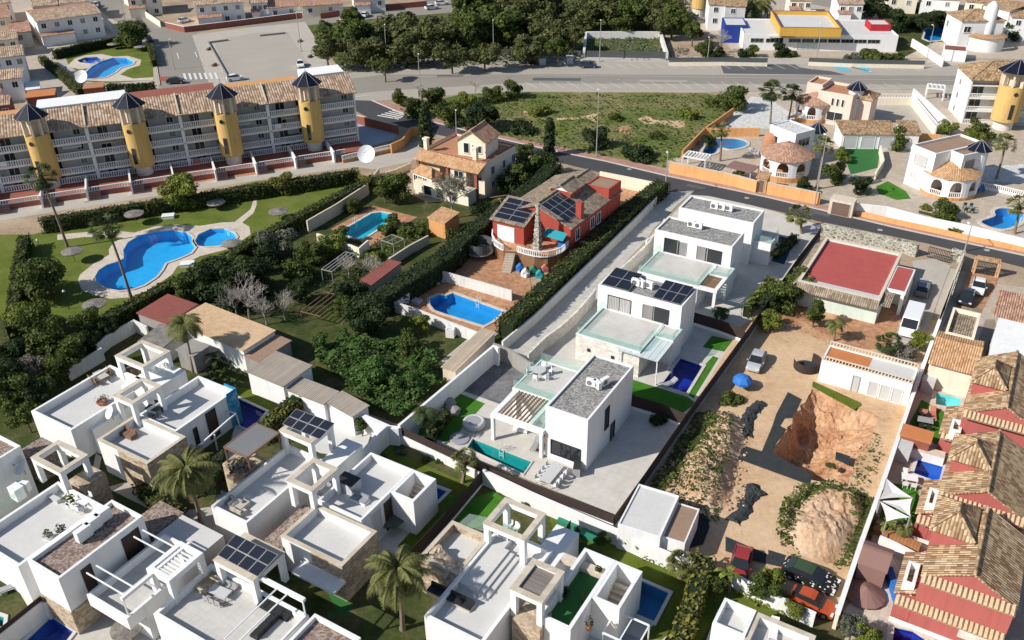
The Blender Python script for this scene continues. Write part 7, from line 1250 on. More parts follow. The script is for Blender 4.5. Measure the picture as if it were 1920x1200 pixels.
# ---- white store building in the sandy lot
t = thing('store_building', 'long white store building with pierced block parapet in the sandy lot', 'outbuilding', P((1630, 720))); f = F('1542,668 1708,728 1723,691 1558,646', 3.0); block(t, f, 0, 'terrace_white', 'white', .12, None, .2); MB().face(f.sub(.3, f.W*.5, .3, f.D-.3).ring(2.9)).build('roof_patch', 'roof_orange', t); balustrade_mb(MB(), [f.pt(.1, .1, 0), f.pt(f.W-.1, .1, 0)], 3.0, .6, .35, .12, .16).build('parapet_blocks', 'beige', t); balustrade_mb(MB(), [f.pt(f.W-.1, f.D-.1, 0), f.pt(.1, f.D-.1, 0)], 3.0, .6, .35, .12, .16).build('parapet_blocks', 'beige', t)
opening(t, f, 'f', (f.W*.38, 2.1), (f.W*.45, .05), 'door', 'metal_grey', 'lightgrey', 0, px=False); [opening(t, f, 'f', (f.W*(.56+.13*k), 2.0), (f.W*(.66+.13*k), .1), 'door', 'white', 'lightgrey', 0, px=False, name='store_door') for k in range(3)]
for p_, l_ in (((1546, 705), 'left little white bench by the store building'), ((1584, 717), 'right little white bench beside the grey store door')): shadow_box(p_, 0, 1.2, .5, .45, AA+90, 'bench', l_, 'bench', 'metal_white')
# ---- terraced rose houses with old tile roofs
def eave_strip(t, a, b, out, z, mat='tile_deep'):
    L = (b-a).length; n = int(L/.36); m = MB(); al = (b-a).normalized()
    for k in range(n):
        c = a+al*((k+.5)*L/n); p0 = Vector((c.x, c.y, z+.42)); p1 = Vector((c.x, c.y, z))+out*.75; m.tube([p0, p0.lerp(p1, .5), p1], [.15, .16, .18], 6)
    o = m.build('eave_tiles', 'eave', t); m = MB(); q = [a+Vector((0, 0, 0)), b, b+out*.68, a+out*.68]; m.hexa([Vector((x.x, x.y, z-.12)) for x in (q[3], q[2], q[1], q[0])], [Vector((x.x, x.y, z+(.0 if i < 2 else .3))) for i, x in enumerate((q[3], q[2], q[1], q[0]))]); m.build('eave_board', 'beige', t)
def rosehouse(label, up, lo, tur, rec):
    f = F(up, 6.1); l = F(lo, 3.0); t = thing('terraced_house', label, 'house', f.c(), 'rose coloured terraced houses at the right edge'); slab(MB(), f, 0, 6.1).build('wall', 'rose', t); gable(t, f, 6.12, 1.9, .12, 'tile_deep', 'd', wall='rose')
    eave_strip(t, f.pt(0, 0, 0), f.pt(f.W, 0, 0), -f.d, 5.95); ll = l.sub(0, (f.o-l.o).dot(l.w)-.02, 0, 4.6)
    slab(MB(), ll, 0, 3.0).build('lower_wall', 'rose', t); pent(t, ll, 3.05, 3.9, .25, 'tile_deep', 'u'); fr = f.sub(0, f.W, 0, 1); eave_strip(t, f.pt(-ll.W, 0, 0), f.pt(f.W, 0, 0), -f.d, 2.75); slab(MB(), f.sub(-ll.W-.04, f.W, -.06, -.005), 0, .55).build('white_plinth', 'white', t)
    h = F(tur, 8.0); slab(MB(), h, 6.2, 8.0, -.2).build('turret_wall', 'rose', t); hip(t, h.sub(.2, h.W-.2, .2, h.D-.2), 8.02, 1.25, .3, 'tile_deep')
    if rec: r = F(rec, 4.2); shell(MB(), r, 3.0, 4.2, 1.1, .25).build('light_well', 'white', t)
    return t, f
rosehouse('farthest of the three rose terraced houses, behind the aqua pool', '1806,769 1945,813 1968,708 1837,670', '1765,809 1935,862 1960,745 1788,737', '1824,714 1886,732 1893,690 1832,672', '1782,804 1802,811 1806,790 1786,783')
rosehouse('middle rose terraced house beside the royal blue pool', '1760,925 1920,977 1942,862 1793,818', '1719,960 1925,1028 1945,900 1748,880', '1784,859 1856,881 1864,836 1791,815', '1738,944 1756,950 1758,918 1741,912')
t, f = rosehouse('nearest rose terraced house with the white wall plaque', '1729,1076 1904,1142 1926,1010 1762,958', '1683,1108 1925,1200 1948,1050 1712,1005', '1748,991 1826,1019 1836,956 1758,930', '1694,1090 1720,1100 1722,1056 1703,1050')
pl = MB(); a = f.hit('f', (1799, 1165)); o_, al, nn, L_ = f.side('f'); q = lambda u, z, d: o_+al*u+Vector((0, 0, z))+nn*d
(u0, z0), (u1, z1) = f.hit('f', (1798, 1181)), f.hit('f', (1834, 1173)); pl.hexa([q(u0, 1.2, .1), q(u0+2.2, 1.2, .1), q(u0+2.2, 1.2, .01), q(u0, 1.2, .01)], [q(u0, 2.5, .1), q(u0+2.2, 2.5, .1), q(u0+2.2, 2.5, .01), q(u0, 2.5, .01)]); pl.build('wall_plaque', 'light_stone', t)
# ---- cream house with orange tiles and its neighbours
t = thing('house', 'cream house with an orange tiled roof and brown flat roof', 'house', P((1770, 650))); f = F('1745,655 1838,690 1868,628 1775,598', 3.6); f = F('1741,676 1822,697 1850,640 1765,625', 3.6); slab(MB(), f, 0, 3.6).build('wall', 'pale_cream', t); gable(t, f.sub(0, f.W, -.3, f.D), 3.62, 1.2, .15, 'tile_orange', 'w' if 0 else 'u', wall='pale_cream'); g = F('1772,620 1824,638 1841,590 1789,574', 4.0); block(t, g, 0, 'tile_grey', 'pale_cream', .5, None, .3)
t = thing('house', 'white house with red tile strip at the right edge beside the white car', 'house', P((1890, 640))); f = F('1868,690 1960,715 1985,620 1862,598', 5.8); f = F('1861,660 1960,690 1985,610 1867,603', 6.0); slab(MB(), f, 0, 6.0).build('wall', 'white', t); pent(t, F('1862,598 1960,605 1965,565 1872,565', 6.1), 6.1, 6.9, .2, 'tile_red'); opening(t, f, 'l', (1, 2.4), (2, .1), 'door', 'metal_dark', 'glass_dark', 0, px=False); opening(t, f, 'f', (1, 3.4), (2.2, 2.4), 'window', 'metal_dark', 'glass_dark', 1, px=False)
gwall('wall', '1690,832 1750,848 1772,854', 1.1, 'white', 'beige wall between the turf garden and the royal blue pool', t=.9, cap='beige'); t = thing('shed', 'low shed with a bright orange roof beside the cream boundary wall', 'shed', P((1715, 812))); f = F('1690,815 1745,830 1749,812 1694,796', 2.3); slab(MB(), f, 0, 2.3).build('wall', 'brown_red', t); pent(t, f, 2.31, 2.4, .1, 'roof_orange')
t = thing('shed', 'hipped reddish brown canvas shed in the shaded yard', 'shed', P((1645, 1050))); f = F('1612,1048 1662,1070 1676,1028 1625,1010', 2.6); slab(MB(), f, 0, 2.3).build('wall', 'brown_cloth', t); gable(t, f, 2.32, .7, .1, 'brown_cloth', 'w')
# ---- sheds and low roofs in the middle left
def shed(label, px, h, roof, wall, zr=.35, name='shed', ang=None, cat='shed'):
    f = F(px, h, ang); t = thing(name, label, cat, f.c()); slab(MB(), f, 0, h-.02).build('wall', wall, t); pent(t, f, h, h+zr, .15, roof); return t
shed('wide maroon shed roof below the communal pool hedge', '257,585 313,606 372,571 313,557', 3.0, 'roof_maroon', 'grey_wall', .2); shed('big pale tan flat roof with palm shadows on it', '327,601 456,658 513,620 386,570', 3.3, 'sand', 'white', .1, 'outbuilding', cat='outbuilding'); shed('brown flat roof lean-to right of the tan roof', '458,664 484,678 542,640 515,627', 2.6, 'roof_brown', 'grey_wall', .1)
shed('large grey brown canopy roof above the white wall', '455,692 531,722 584,687 526,664', 3.2, 'corrugated', 'white', .1); shed('long corrugated grey roof along the white estate wall, left half', '540,731 607,755 636,735 562,710', 2.7, 'corrugated', 'white', .1); shed('corrugated grey roof along the white estate wall, right half', '609,756 662,774 697,762 638,737', 2.7, 'corrugated', 'white', .1)
shed('small red roofed shed in the vegetable garden', '677,526 697,536 747,493 729,487', 2.4, 'roof_maroon', 'beige', .1); shed('tiny ochre tiled garden house by the hedge', '806,408 834,418 857,406 830,392', 2.8, 'tile_orange', 'ochre', .6, 'garden_house'); shed('dark grey shed roof under the palms behind the mural villa', '335,655 362,668 388,650 360,636', 2.6, 'grey_wall', 'grey_wall', .1)
shed('long low sheet roof strip along the white court wall', '822,688 852,690 935,622 905,622', 1.8, 'corr_cream', 'beige', .1); shed('thatched grey roof behind the upper left villa', '262,640 305,650 345,622 300,610', 2.6, 'thatch', 'white_aged', .2)
# ---- walls of the middle gardens
W_ = [('11 380,455 600,330 830,180 920,60', 2.0, 'beige', 'long tan wall between the communal lawn and the private pool garden'), ('11 455,550 620,600 770,660 840,600', 1.6, 'pale_cream', 'broken cream wall left of the turquoise pool'), ('11 995,740 1150,640 1290,565', 1.5, 'beige', 'low tan wall beside the dark garden hedge'), ('11 1060,1055 1370,825 1640,900 1920,980', 1.6, 'white_aged', 'white wall around the bright blue pool terrace'), ('11 1030,1060 1240,1130 1500,1230 1660,1290', 1.6, 'white_aged', 'front white wall below the bright blue pool'),
 ('21 660,85 840,120 1060,165 1040,235', 2.2, 'pale_cream', 'cream wall behind the red house beside the dark road'), ('20 1920,1360', 0, '', '')][:-1]
for px, h, mt, lb in W_: gwall('garden_wall', px, h, mt, lb, t=.25)
gwall('roadside_wall', '21 1185,15 1440,65 1700,120 1840,160', 2.0, 'orange', 'long orange wall along the dark road, left of the brown door', t=.3, cap='beige'); gwall('roadside_wall', '31 0,170 200,210 400,250', 2.0, 'orange', 'orange roadside wall between the brown door and the garage gate', t=.3, cap='beige'); gwall('roadside_wall', '31 665,325 900,350 1160,420 1560,500 1920,590 2400,700', 1.9, 'white', 'white roadside wall on an orange base, at the right', t=.3)
gwall('wall_base', '31 660,378 900,435 1160,490 1560,580 1920,650 2400,760', .7, 'orange', 'orange plinth running under the white roadside wall', t=.5)
t = thing('garage_gate', 'brown sectional garage gate set in the roadside wall', 'gate', P((1580, 390))); f = F('1559,372 1603,382 1606,372 1562,362', 2.6, None); slab(MB(), f, 0, 2.6).build('portal', 'beige', t); opening(t, f, 'f', (.5, 2.2), (f.W-.5, .05), 'gate_leaf', 'beige', 'gate_brown', 0, px=False, name='gate_leaf')
t = thing('garden_gate', 'brown door in a small tiled portal of the orange wall', 'gate', P((1432, 350))); f = F('1422,332 1440,336 1443,326 1425,322', 2.6, None); slab(MB(), f, 0, 2.6).build('portal', 'orange', t); opening(t, f, 'f', (.4, 2.2), (f.W-.4, .05), 'door', 'beige', 'gate_brown', 0, px=False); pent(t, f, 2.62, 2.8, .2, 'tile_orange')
gwall('garden_wall', '20 1280,1130 1440,965 1660,810', 1.7, 'ochre', 'ochre wall between the green field and the white gravel court', t=.3); gwall('garden_wall', '20 1440,960 1600,960 1860,960', 1.7, 'orange', 'orange wall behind the curved blue pool', t=.3); gwall('garden_wall', '30 780,702 1090,702 1270,925', 1.5, 'pale_cream', 'cream and orange wall around the big concrete court', t=.3, bal=('white', .6)); gwall('garden_wall', '30 1095,665 1380,925', 2.2, 'white', 'plain white wall left of the apartment block at the right', t=.3); gwall('garden_wall', '30 1130,1000 1290,1010', 1.6, 'orange', 'short orange wall behind the brown roofed villa', t=.3)
gwall('garden_wall', '30 845,1090 870,1200 810,1290', 1.5, 'pale_cream', 'cream wall right of the artificial green yard', t=.25); gwall('garden_balustrade', '31 1570,160 1750,190 1920,230', .3, 'white', 'white balustrade behind the bean shaped pool', t=.3, bal=('white', .3)); gwall('garden_wall', '10 645,1165 1010,1080', .6, 'ochre', 'white balustrade on an ochre base by the shaded blue court', t=.3, bal=('white', .3)); gwall('garden_wall', '10 1010,1080 1100,1040 1160,955 1230,945', 1.9, 'ochre', 'ochre corner wall at the end of the apartment street', t=.3)
gwall('garden_wall', '10 740,860 1060,940', 1.8, 'brown_red', 'brown wall between the shaded court and the zebra crossing', t=.3, cap='beige'); gwall('garden_wall', '770,305 740,318 700,330', 1.2, 'cream', 'yellow garden wall beside the big white dish', t=.25)
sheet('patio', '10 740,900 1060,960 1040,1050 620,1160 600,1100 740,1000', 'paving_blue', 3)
# ---- houses at the top edge
def townhouse(label, px, h, roof='tile_red', wall='white', n=3, ang=None, rd=.45, extra=True):
    f = F(px, h, ang); t = thing('town_house', label, 'house', f.c()); slab(MB(), f, 0, h).build('wall', wall, t); pent(t, f.sub(0, f.W, 0, f.D*rd), h+.02, h+1.2, .3, 'tile_far' if n > 2 else roof); MB().face(f.sub(0, f.W, f.D*rd, f.D).ring(h+.02)).build('roof_terrace', 'roof_terra', t)
    for k in range(n):
        for z in ((h-.8, h-2.0), (h-3.7, h-4.9)):
            if z[1] > .3: opening(t, f, 'f', (f.W*(k+.3)/n, z[0]), (f.W*(k+.3)/n+1.1, z[1]), 'window', 'metal_white', 'shutter_grey' if k % 2 else 'glass_dark', 1, px=False, sill=False, depth=.12)
    if extra: g = f.sub(0, f.W*.5, -2.2, -.02, 2.9); slab(MB(), g, 0, 2.8).build('porch', wall, t); pent(t, g, 2.82, 3.3, .2, roof)
    return t
for px_, h_, w_, l_ in (('-30,78 34,72 28,54 -30,60', 4.5, 'pale_cream', 'stepped cream house left of the far terraced row'), ('-40,152 44,146 40,130 -40,134', 5.0, 'white', 'white house with dark windows beside the shaded lane'), ('-40,10 20,4 16,-10 -40,-6', 5.5, 'white', 'white house in the extreme top left corner'), ('62,12 108,8 104,-6 60,0', 5.5, 'pink', 'pinkish town house behind the pink tiled row'), ('112,6 168,2 164,-12 110,-8', 5.5, 'white', 'white terraced house nearest the top of the descending street'), ('-40,200 20,196 16,182 -40,186', 4.0, 'brown_red', 'terracotta walled house behind the first yellow tower'), ('240,-4 300,-8 296,-22 238,-18', 5.5, 'pale_cream', 'cream house at the top edge right of the descending street'), ('470,6 500,4 498,-10 468,-8', 5.0, 'white', 'narrow white house at the top edge above the concrete square'), ('662,0 720,-4 716,-16 660,-12', 4.0, 'white', 'white house at the top edge left of the parked white pair'), ('1570,8 1612,6 1610,-8 1566,-6', 5.0, 'white', 'white house at the top edge behind the red school block'), ('1480,0 1520,0 1516,-12 1478,-12', 5.0, 'pale_cream', 'cream house at the top edge behind the yellow school block')): townhouse(l_, px_, h_, 'tile_red', w_, 3)
townhouse('white terraced house with pink tiles above the far hedge garden', '65,42 180,24 170,4 52,20', 6.4, n=5); townhouse('white town house at the left edge with a wide window', '-40,112 46,103 38,84 -40,92', 6.2, n=4); townhouse('cream town house at the top left corner', '-40,38 18,32 12,10 -40,12', 6.2, 'tile_red', 'pale_cream', 2); townhouse('cream house with stepped terraces in the upper left', '20,62 58,58 50,38 14,42', 4.2, 'tile_red', 'pale_cream', 1)
townhouse('pale house with a tiled porch behind the street junction', '368,10 455,3 450,-14 362,-8', 6.0, 'tile_red', 'white', 4); townhouse('low white house with green awning at the top edge', '500,16 560,10 556,-5 496,0', 3.4, 'tile_red', 'white', 2, extra=False); townhouse('row house at the top edge left of the pines', '565,12 640,6 636,-8 560,-4', 3.6, 'tile_red', 'pale_cream', 2, extra=False); townhouse('pale row house cut by the top edge beside the street', '60,-2 130,-8 126,-30 55,-24', 6.0, 'tile_red', 'pink', 3)
townhouse('white apartment front at the top edge behind the pines', '1330,8 1360,8 1356,-10 1326,-10', 7.0, 'tile_tan', 'white', 1, extra=False); townhouse('shaded grey gable at the top edge left of the big palm', '1362,10 1400,12 1398,-8 1362,-10', 7.0, 'tile_tan', 'lightgrey', 1, extra=False); townhouse('white house behind the far turret villa', '1870,12 1895,24 1935,12 1900,-4', 7.0, 'tile_tan', 'white', 1, extra=False); townhouse('white house at the top right corner', '1895,32 1960,34 1950,14 1890,14', 6.0, 'tile_tan', 'white', 2, extra=False)
townhouse('pale orange row house above the hedge at the top right', '1665,-6 1720,-4 1716,-20 1662,-22', 4.5, 'tile_tan', 'pale_cream', 2, extra=False); townhouse('second row house above the hedge at the top right', '1730,-4 1800,0 1796,-16 1726,-20', 4.5, 'tile_tan', 'white', 2, extra=False); townhouse('house with cream walls at the top right between road and turret', '1815,2 1862,6 1858,-12 1812,-14', 5.5, 'tile_tan', 'pale_cream', 2, extra=False)
tt = thing('tower_house', 'yellow round tower with stone foot at the top edge behind the pines', 'house', P((1309, 30))); MB().lathe(P((1310, 30)), [(2.0, 0), (2.0, 2.4)], 16).build('tower_base', 'light_stone', tt); MB().lathe(P((1310, 30)), [(2.3, 2.4), (2.3, 10), (.1, 10)], 20).build('tower', 'yellow', tt)
gwall('garden_wall', '1662,2 1720,4 1800,8', 1.8, 'orange', 'orange wall along the road at the top right', t=.3); gwall('garden_wall', '310,42 345,50 480,34 590,20', 1.6, 'brown_red', 'brown and white wall along the upper street', t=.3, cap='white'); gwall('garden_wall', '232,-4 262,15 300,40', 1.7, 'pale_cream', 'cream wall on the right side of the descending street', t=.3); gwall('garden_wall', '180,25 196,38 208,48', 1.7, 'white', 'white wall at the end of the far terraced house', t=.3)
gwall('garden_wall', '600,25 700,10 800,2', 1.6, 'brown_red', 'brown wall along the upper street right of the junction', t=.3); shed('terracotta garage block behind the apartments, left', '52,182 105,178 100,168 50,171', 2.8, 'roof_orange', 'brown_red', .1); shed('terracotta garage block behind the apartments, under the far dish', '160,165 195,163 192,155 155,157', 2.8, 'roof_terra', 'brown_red', .1); shed('white sail roofed terrace beside the shaded lane', '48,168 78,166 70,156 50,158', 2.6, 'cloth_white', 'white', .5)
# ---------------------------------------------------------------- trees
GW = 'pines of the wood beside the parking road'
for x, y, r in ((640,62,42),(612,88,26),(690,98,36),(735,52,44),(765,92,36),(812,66,42),(846,100,28),(884,58,42),(932,46,46),(908,98,28),(978,38,46),(990,88,34),(1032,58,38),(1046,88,20),(1076,62,18),(960,8,38),(1022,6,38),(890,10,38),(1092,22,30),(1142,14,34),(1184,22,32),(1222,22,34),(1262,34,28),(1300,56,18),(1160,40,16),(1240,46,18),(1190,6,36),(1132,-4,36),(1244,8,30),(660,30,20),(720,120,16),(605,50,14)):
    tree('pine', (x, y), r, 8.5+((x*7) % 5)*.6, 'bushy green pine standing in the wood beside the parking road', 'forest' if (x+y) % 3 else 'leaf', group=GW)
TR = [('broad',750,184,16,3.5,'leaf','light green bush tree at the left tip of the field'),('broad',816,184,24,5,'leaf','rounded green tree left of the cypress by the field'),('broad',842,212,26,5,'leaf','wide green tree above the yellow house, left one'),('pine',905,208,30,7.5,'leaf_dark','big dark tree above the gabled rooftop room'),('broad',962,168,20,4.5,'leaf','olive green tree on the kerb of the parking road'),('broad',872,190,18,4,'leaf_bright','pale bushy tree between road and dark tree'),
('broad',1375,184,27,4.5,'leaf','broad green tree over the ochre wall'),('shrub',1340,190,16,3,'leaf','bush at the left foot of the ochre wall tree'),('broad',1118,256,24,3.6,'leaf_dark','dark round bush in the lower field beside the tall lamp'),('shrub',1158,216,16,2.5,'leaf','round green bush in the middle of the field'),('shrub',1205,282,34,2.4,'leaf_dark','wide dark bush at the lower right of the field'),('shrub',1010,205,20,2,'leaf_bright','bright green bush in the upper field'),('shrub',975,238,26,2.6,'leaf_dark','dark bush in the left part of the field'),
('broad',335,362,36,4.4,'leaf_bright','yellow green tree beside the apartment hedge in the communal garden'),('broad',527,342,22,4,'hedge_yellow','small golden tree near the garden gate'),('broad',70,522,42,6.5,'leaf','big leafy tree at the left side of the communal garden'),('broad',745,350,32,6,'leaf','round dark green tree behind the turquoise pool'),('pine',720,352,20,5.5,'leaf','second green crown left of the round tree by the turquoise pool'),('broad',245,64,27,6,'leaf','weeping tree beside the far free-form pool'),
('broad',470,520,46,5.5,'leaf_dark','large dark tree in the middle garden, nearest the red shed'),('broad',520,462,36,5,'leaf_olive','grey olive tree left of the cream broken wall'),('broad',395,520,46,5.5,'leaf_dark','wide dark tree touching the communal hedge'),('broad',350,545,28,4,'leaf','green tree behind the maroon shed roof'),('broad',452,492,22,4,'leaf','green tree by the hedge above the large dark tree'),('broad',560,505,30,4,'leaf','green tree left of the white frame pergola'),('broad',685,592,46,6,'leaf_dark','big dark round tree above the scrub lot'),('broad',622,462,26,2.6,'leaf_bright','bright citrus bush behind the cream broken wall'),
('broad',770,648,28,3.2,'leaf','green bush tree at the right side of the scrub lot'),('broad',790,604,20,3,'leaf_bright','small light tree below the bright blue pool wall'),('broad',700,700,30,2.4,'scrub','bush tree inside the lower scrub lot'),('broad',760,720,30,2.6,'scrub','dark green bush against the tall white court wall'),('shrub',725,425,22,2,'leaf','garden bush right of the turquoise pool'),('shrub',775,432,26,2,'leaf','second garden bush near the ochre garden house'),('broad',735,412,14,2.6,'leaf','little tree at the corner of the turquoise pool'),('shrub',700,475,20,1.8,'leaf_bright','bright bush beside the small white frame'),
('broad',1000,310,30,4.5,'leaf','tall hedge tree right of the yellow house'),('broad',955,345,26,4,'leaf_dark','dark tree between the yellow and the red house'),('broad',1035,335,20,3.5,'leaf_dark','dark tree at the top of the red house garden'),('broad',985,285,18,4,'leaf','green crown beside the dark road by the yellow house'),('broad',660,385,16,2.5,'hedge','bush on the tan garden wall beside the communal lawn'),('broad',690,345,16,3,'hedge_yellow','yellowish bush below the big white dish'),
('broad',30,722,34,5,'leaf','feathery green tree left of the mural villa'),('broad',95,640,36,6,'leaf','tall green tree below the communal garden, left one'),('broad',135,655,28,5.5,'leaf','tall green tree below the communal garden, right one'),('broad',20,660,30,5,'leaf_dark','dark tree at the left edge of the picture'),('broad',45,775,26,4.5,'leaf','lower feathery tree at the left edge'),('broad',55,690,22,4,'leaf_grey','dry reddish shrub tree among the green ones at left'),('broad',170,632,22,4,'leaf_dark','dark crown by the balustraded white wall'),('broad',35,590,24,4.5,'leaf_bright','bright tree at the left edge under the communal garden'),
('broad',1470,556,36,5,'leaf','leafy tree left of the mint bungalow wall'),('tall',1530,582,20,4.4,'leaf','dense column tree in front of the mint bungalow wall'),('broad',1440,600,22,3,'leaf_bright','light bush tree by the black fence'),('broad',1722,640,18,2.8,'leaf_bright','bright bush beside the parked white van'),('broad',1700,660,20,2.4,'leaf_grey','dry brownish bush by the store building'),('shrub',1376,748,22,2,'leaf','green bush under the blue tarp in the sandy lot'),
('tall',1682,268,24,4.5,'leaf','tall dark green bush beside the artificial green yard'),('broad',1776,240,15,2.6,'leaf_bright','small bright round tree by the concrete court'),('broad',1838,246,20,3.6,'leaf','green tree left of the white block at right edge'),('broad',1822,262,16,2.6,'leaf_bright','yellow green bush behind the brown roofed villa'),('broad',1560,322,22,3.4,'leaf','leafy tree on the path right of the octagonal porch'),('broad',1580,292,14,2.8,'leaf_bright','bright tree left of the green yard'),('broad',1618,348,20,3.6,'leaf_dark','dark tree above the brown garage gate'),
('broad',1778,392,20,2.8,'leaf','round orange tree behind the white roadside wall'),('shrub',1735,388,10,1.6,'hedge_yellow','small yellow shrub by the terracotta path'),('broad',1462,95,14,2.6,'leaf_dark','dark bush in front of the school, left'),('broad',1318,92,18,2.6,'leaf','bush near the road west of the school'),('broad',1345,98,14,2.2,'leaf_dark','dark bush beside the blue school block'),('broad',1410,96,12,2.4,'leaf','second bush in front of the school windows'),('shrub',1640,102,24,2.2,'leaf','wide bush at the right end of the school'),
('broad',1636,10,24,5,'leaf_dark','large tree at the top edge behind the school'),('broad',1686,40,22,5,'leaf_dark','dark tree right of the red school block'),('tall',1900,60,16,5.5,'leaf_dark','dark column tree right of the turret villa'),('broad',1735,40,18,3,'leaf_dark','hedge tree behind the far blue pool, left'),('broad',1765,36,16,3,'leaf_dark','hedge tree behind the far blue pool, right'),('broad',1430,1105,26,3,'leaf','big green bush right of the banana plant'),('broad',1450,1080,20,2.6,'leaf_bright','flowering bush above the big green one by the red wreck'),('broad',1492,1145,18,2.4,'leaf_bright','round bright bush beside the orange covered car'),
('broad',1600,1175,22,3,'leaf_olive','olive bush at the bottom edge below the boundary wall'),('broad',1630,1190,20,2.6,'leaf_bright','bright bush at the bottom edge by the dark pool'),('broad',677,797,14,2.4,'leaf','round clipped tree in the white court'),('shrub',1240,782,22,2.2,'leaf_dark','dark shrub in the corner of the shaded villa court'),('shrub',1010,965,10,1.3,'leaf_bright','small yellow shrub on the white wall bed'),('shrub',985,945,14,1.8,'leaf','dark bonsai shrub in the white wall bed'),('shrub',1100,965,16,1.6,'leaf','brownish shrub at the end of the brown mesh fence'),('shrub',800,860,10,1.2,'leaf','spiky green shrub in the planted bed'),('shrub',825,862,12,1.4,'leaf','second round shrub in the planted bed'),('shrub',752,848,11,1.2,'leaf_olive','reddish shrub in the planted bed'),('shrub',1460,1125,22,1.5,'leaf_bright','low leafy shrubs below the big green bush'),('shrub',210,310,12,1.6,'flower','purple bougainvillea on the apartment garden terrace'),('shrub',340,310,14,2.2,'leaf','green bush on the terrace between the second and third tower'),('shrub',1560,870,10,1,'leaf','small bush in the excavation'),('shrub',1485,330,8,.8,'flower','magenta flowers below the octagonal porch')]
TR += [('shrub',1395,98,14,1.8,'leaf_dark','dark bush left of the school gate'),('shrub',1480,98,16,1.6,'leaf','low bush right of the school gate'),('shrub',1600,103,18,1.8,'leaf_olive','dry bush along the school fence'),('shrub',1675,104,16,1.8,'leaf','bush at the corner of the school fence'),('broad',1510,350,16,2.6,'leaf_dark','dark bush between the octagonal porch and the wall'),('broad',1385,330,14,2,'leaf','bush beside the dark brown shade roof'),('broad',1330,262,14,2.2,'leaf_dark','dark bush at the left end of the curved pool'),('broad',15,735,34,5.5,'leaf','leafy tree cut by the left edge beside the mural villa'),('broad',70,740,26,4.5,'leaf_dark','dark tree in front of the mural villa, left'),('broad',60,600,34,6,'leaf','bushy tree between the communal garden and the left edge'),('broad',5,700,30,6,'leaf_dark','dark crown cut by the left edge'),('broad',110,690,24,4,'leaf','green tree against the weathered white wall'),('broad',205,615,18,3.5,'leaf_dark','dark tree behind the balustraded white wall'),('broad',500,478,24,4.5,'leaf_dark','dark tree tucked behind the grey olive tree'),('broad',430,555,34,5,'leaf_dark','dark tree above the tan flat roof'),('broad',590,470,24,4,'leaf','green tree above the white frame pergola'),('broad',655,545,30,4.5,'leaf_dark','dark tree left of the big dark round tree'),('broad',640,440,18,3,'leaf','bush tree behind the cream broken wall'),('broad',900,395,22,3.5,'leaf_dark','dark tree left of the red house terrace'),('broad',860,450,22,3.5,'leaf','tree in the middle hedge below the ochre garden house'),('broad',975,330,26,5,'leaf','tall tree at the right wall of the yellow house'),('broad',1018,305,24,5,'leaf_dark','dark tree at the upper end of the high hedge'),('broad',790,690,20,2.6,'scrub','dark bush tree beside the tall white court wall'),('broad',600,640,18,2.6,'scrub','dark bush at the left corner of the scrub lot'),('broad',1500,530,28,4.5,'leaf','tree at the corner of the bungalow above the black fence'),('broad',1445,560,22,3.6,'leaf_dark','dark tree close to the black fence'),('broad',775,205,22,4,'leaf','green tree by the tall lamp at the field tip'),('broad',925,175,18,4,'leaf','tree on the kerb left of the field'),('broad',890,225,26,5,'leaf_dark','dark tree above the yellow house, right one'),('shrub',1235,250,18,2,'leaf','bush in the right part of the field'),('shrub',1290,210,20,2,'leaf_bright','bright bush near the ochre wall'),('broad',1130,1010,14,2.2,'leaf','small tree in the bed behind the turf roof villa'),('broad',1345,1100,16,2.4,'leaf','small tree beside the clipped climbing hedge'),('broad',160,600,24,5,'leaf','tree under the right hedge of the communal garden'),('broad',640,575,22,3.5,'leaf','green tree left of the big round tree'),('broad',560,545,26,4,'leaf_dark','dark tree by the bare tangled trees')]
for k, x, y, r, H, m, l in TR: tree(k, (x, y), r, H, l, m, cat='shrub' if k == 'shrub' else 'tree')
tree('cypress', (0, 0), 10, upright((1030, 292), (1028, 217)).z, 'slim dark cypress beside the dark road below the field', 'leaf_dark', base=(1030, 292)); tree('cypress', (0, 0), 10, upright((800, 278), (797, 190)).z, 'dark cypress left of the yellow house', 'leaf_dark', base=(800, 278))
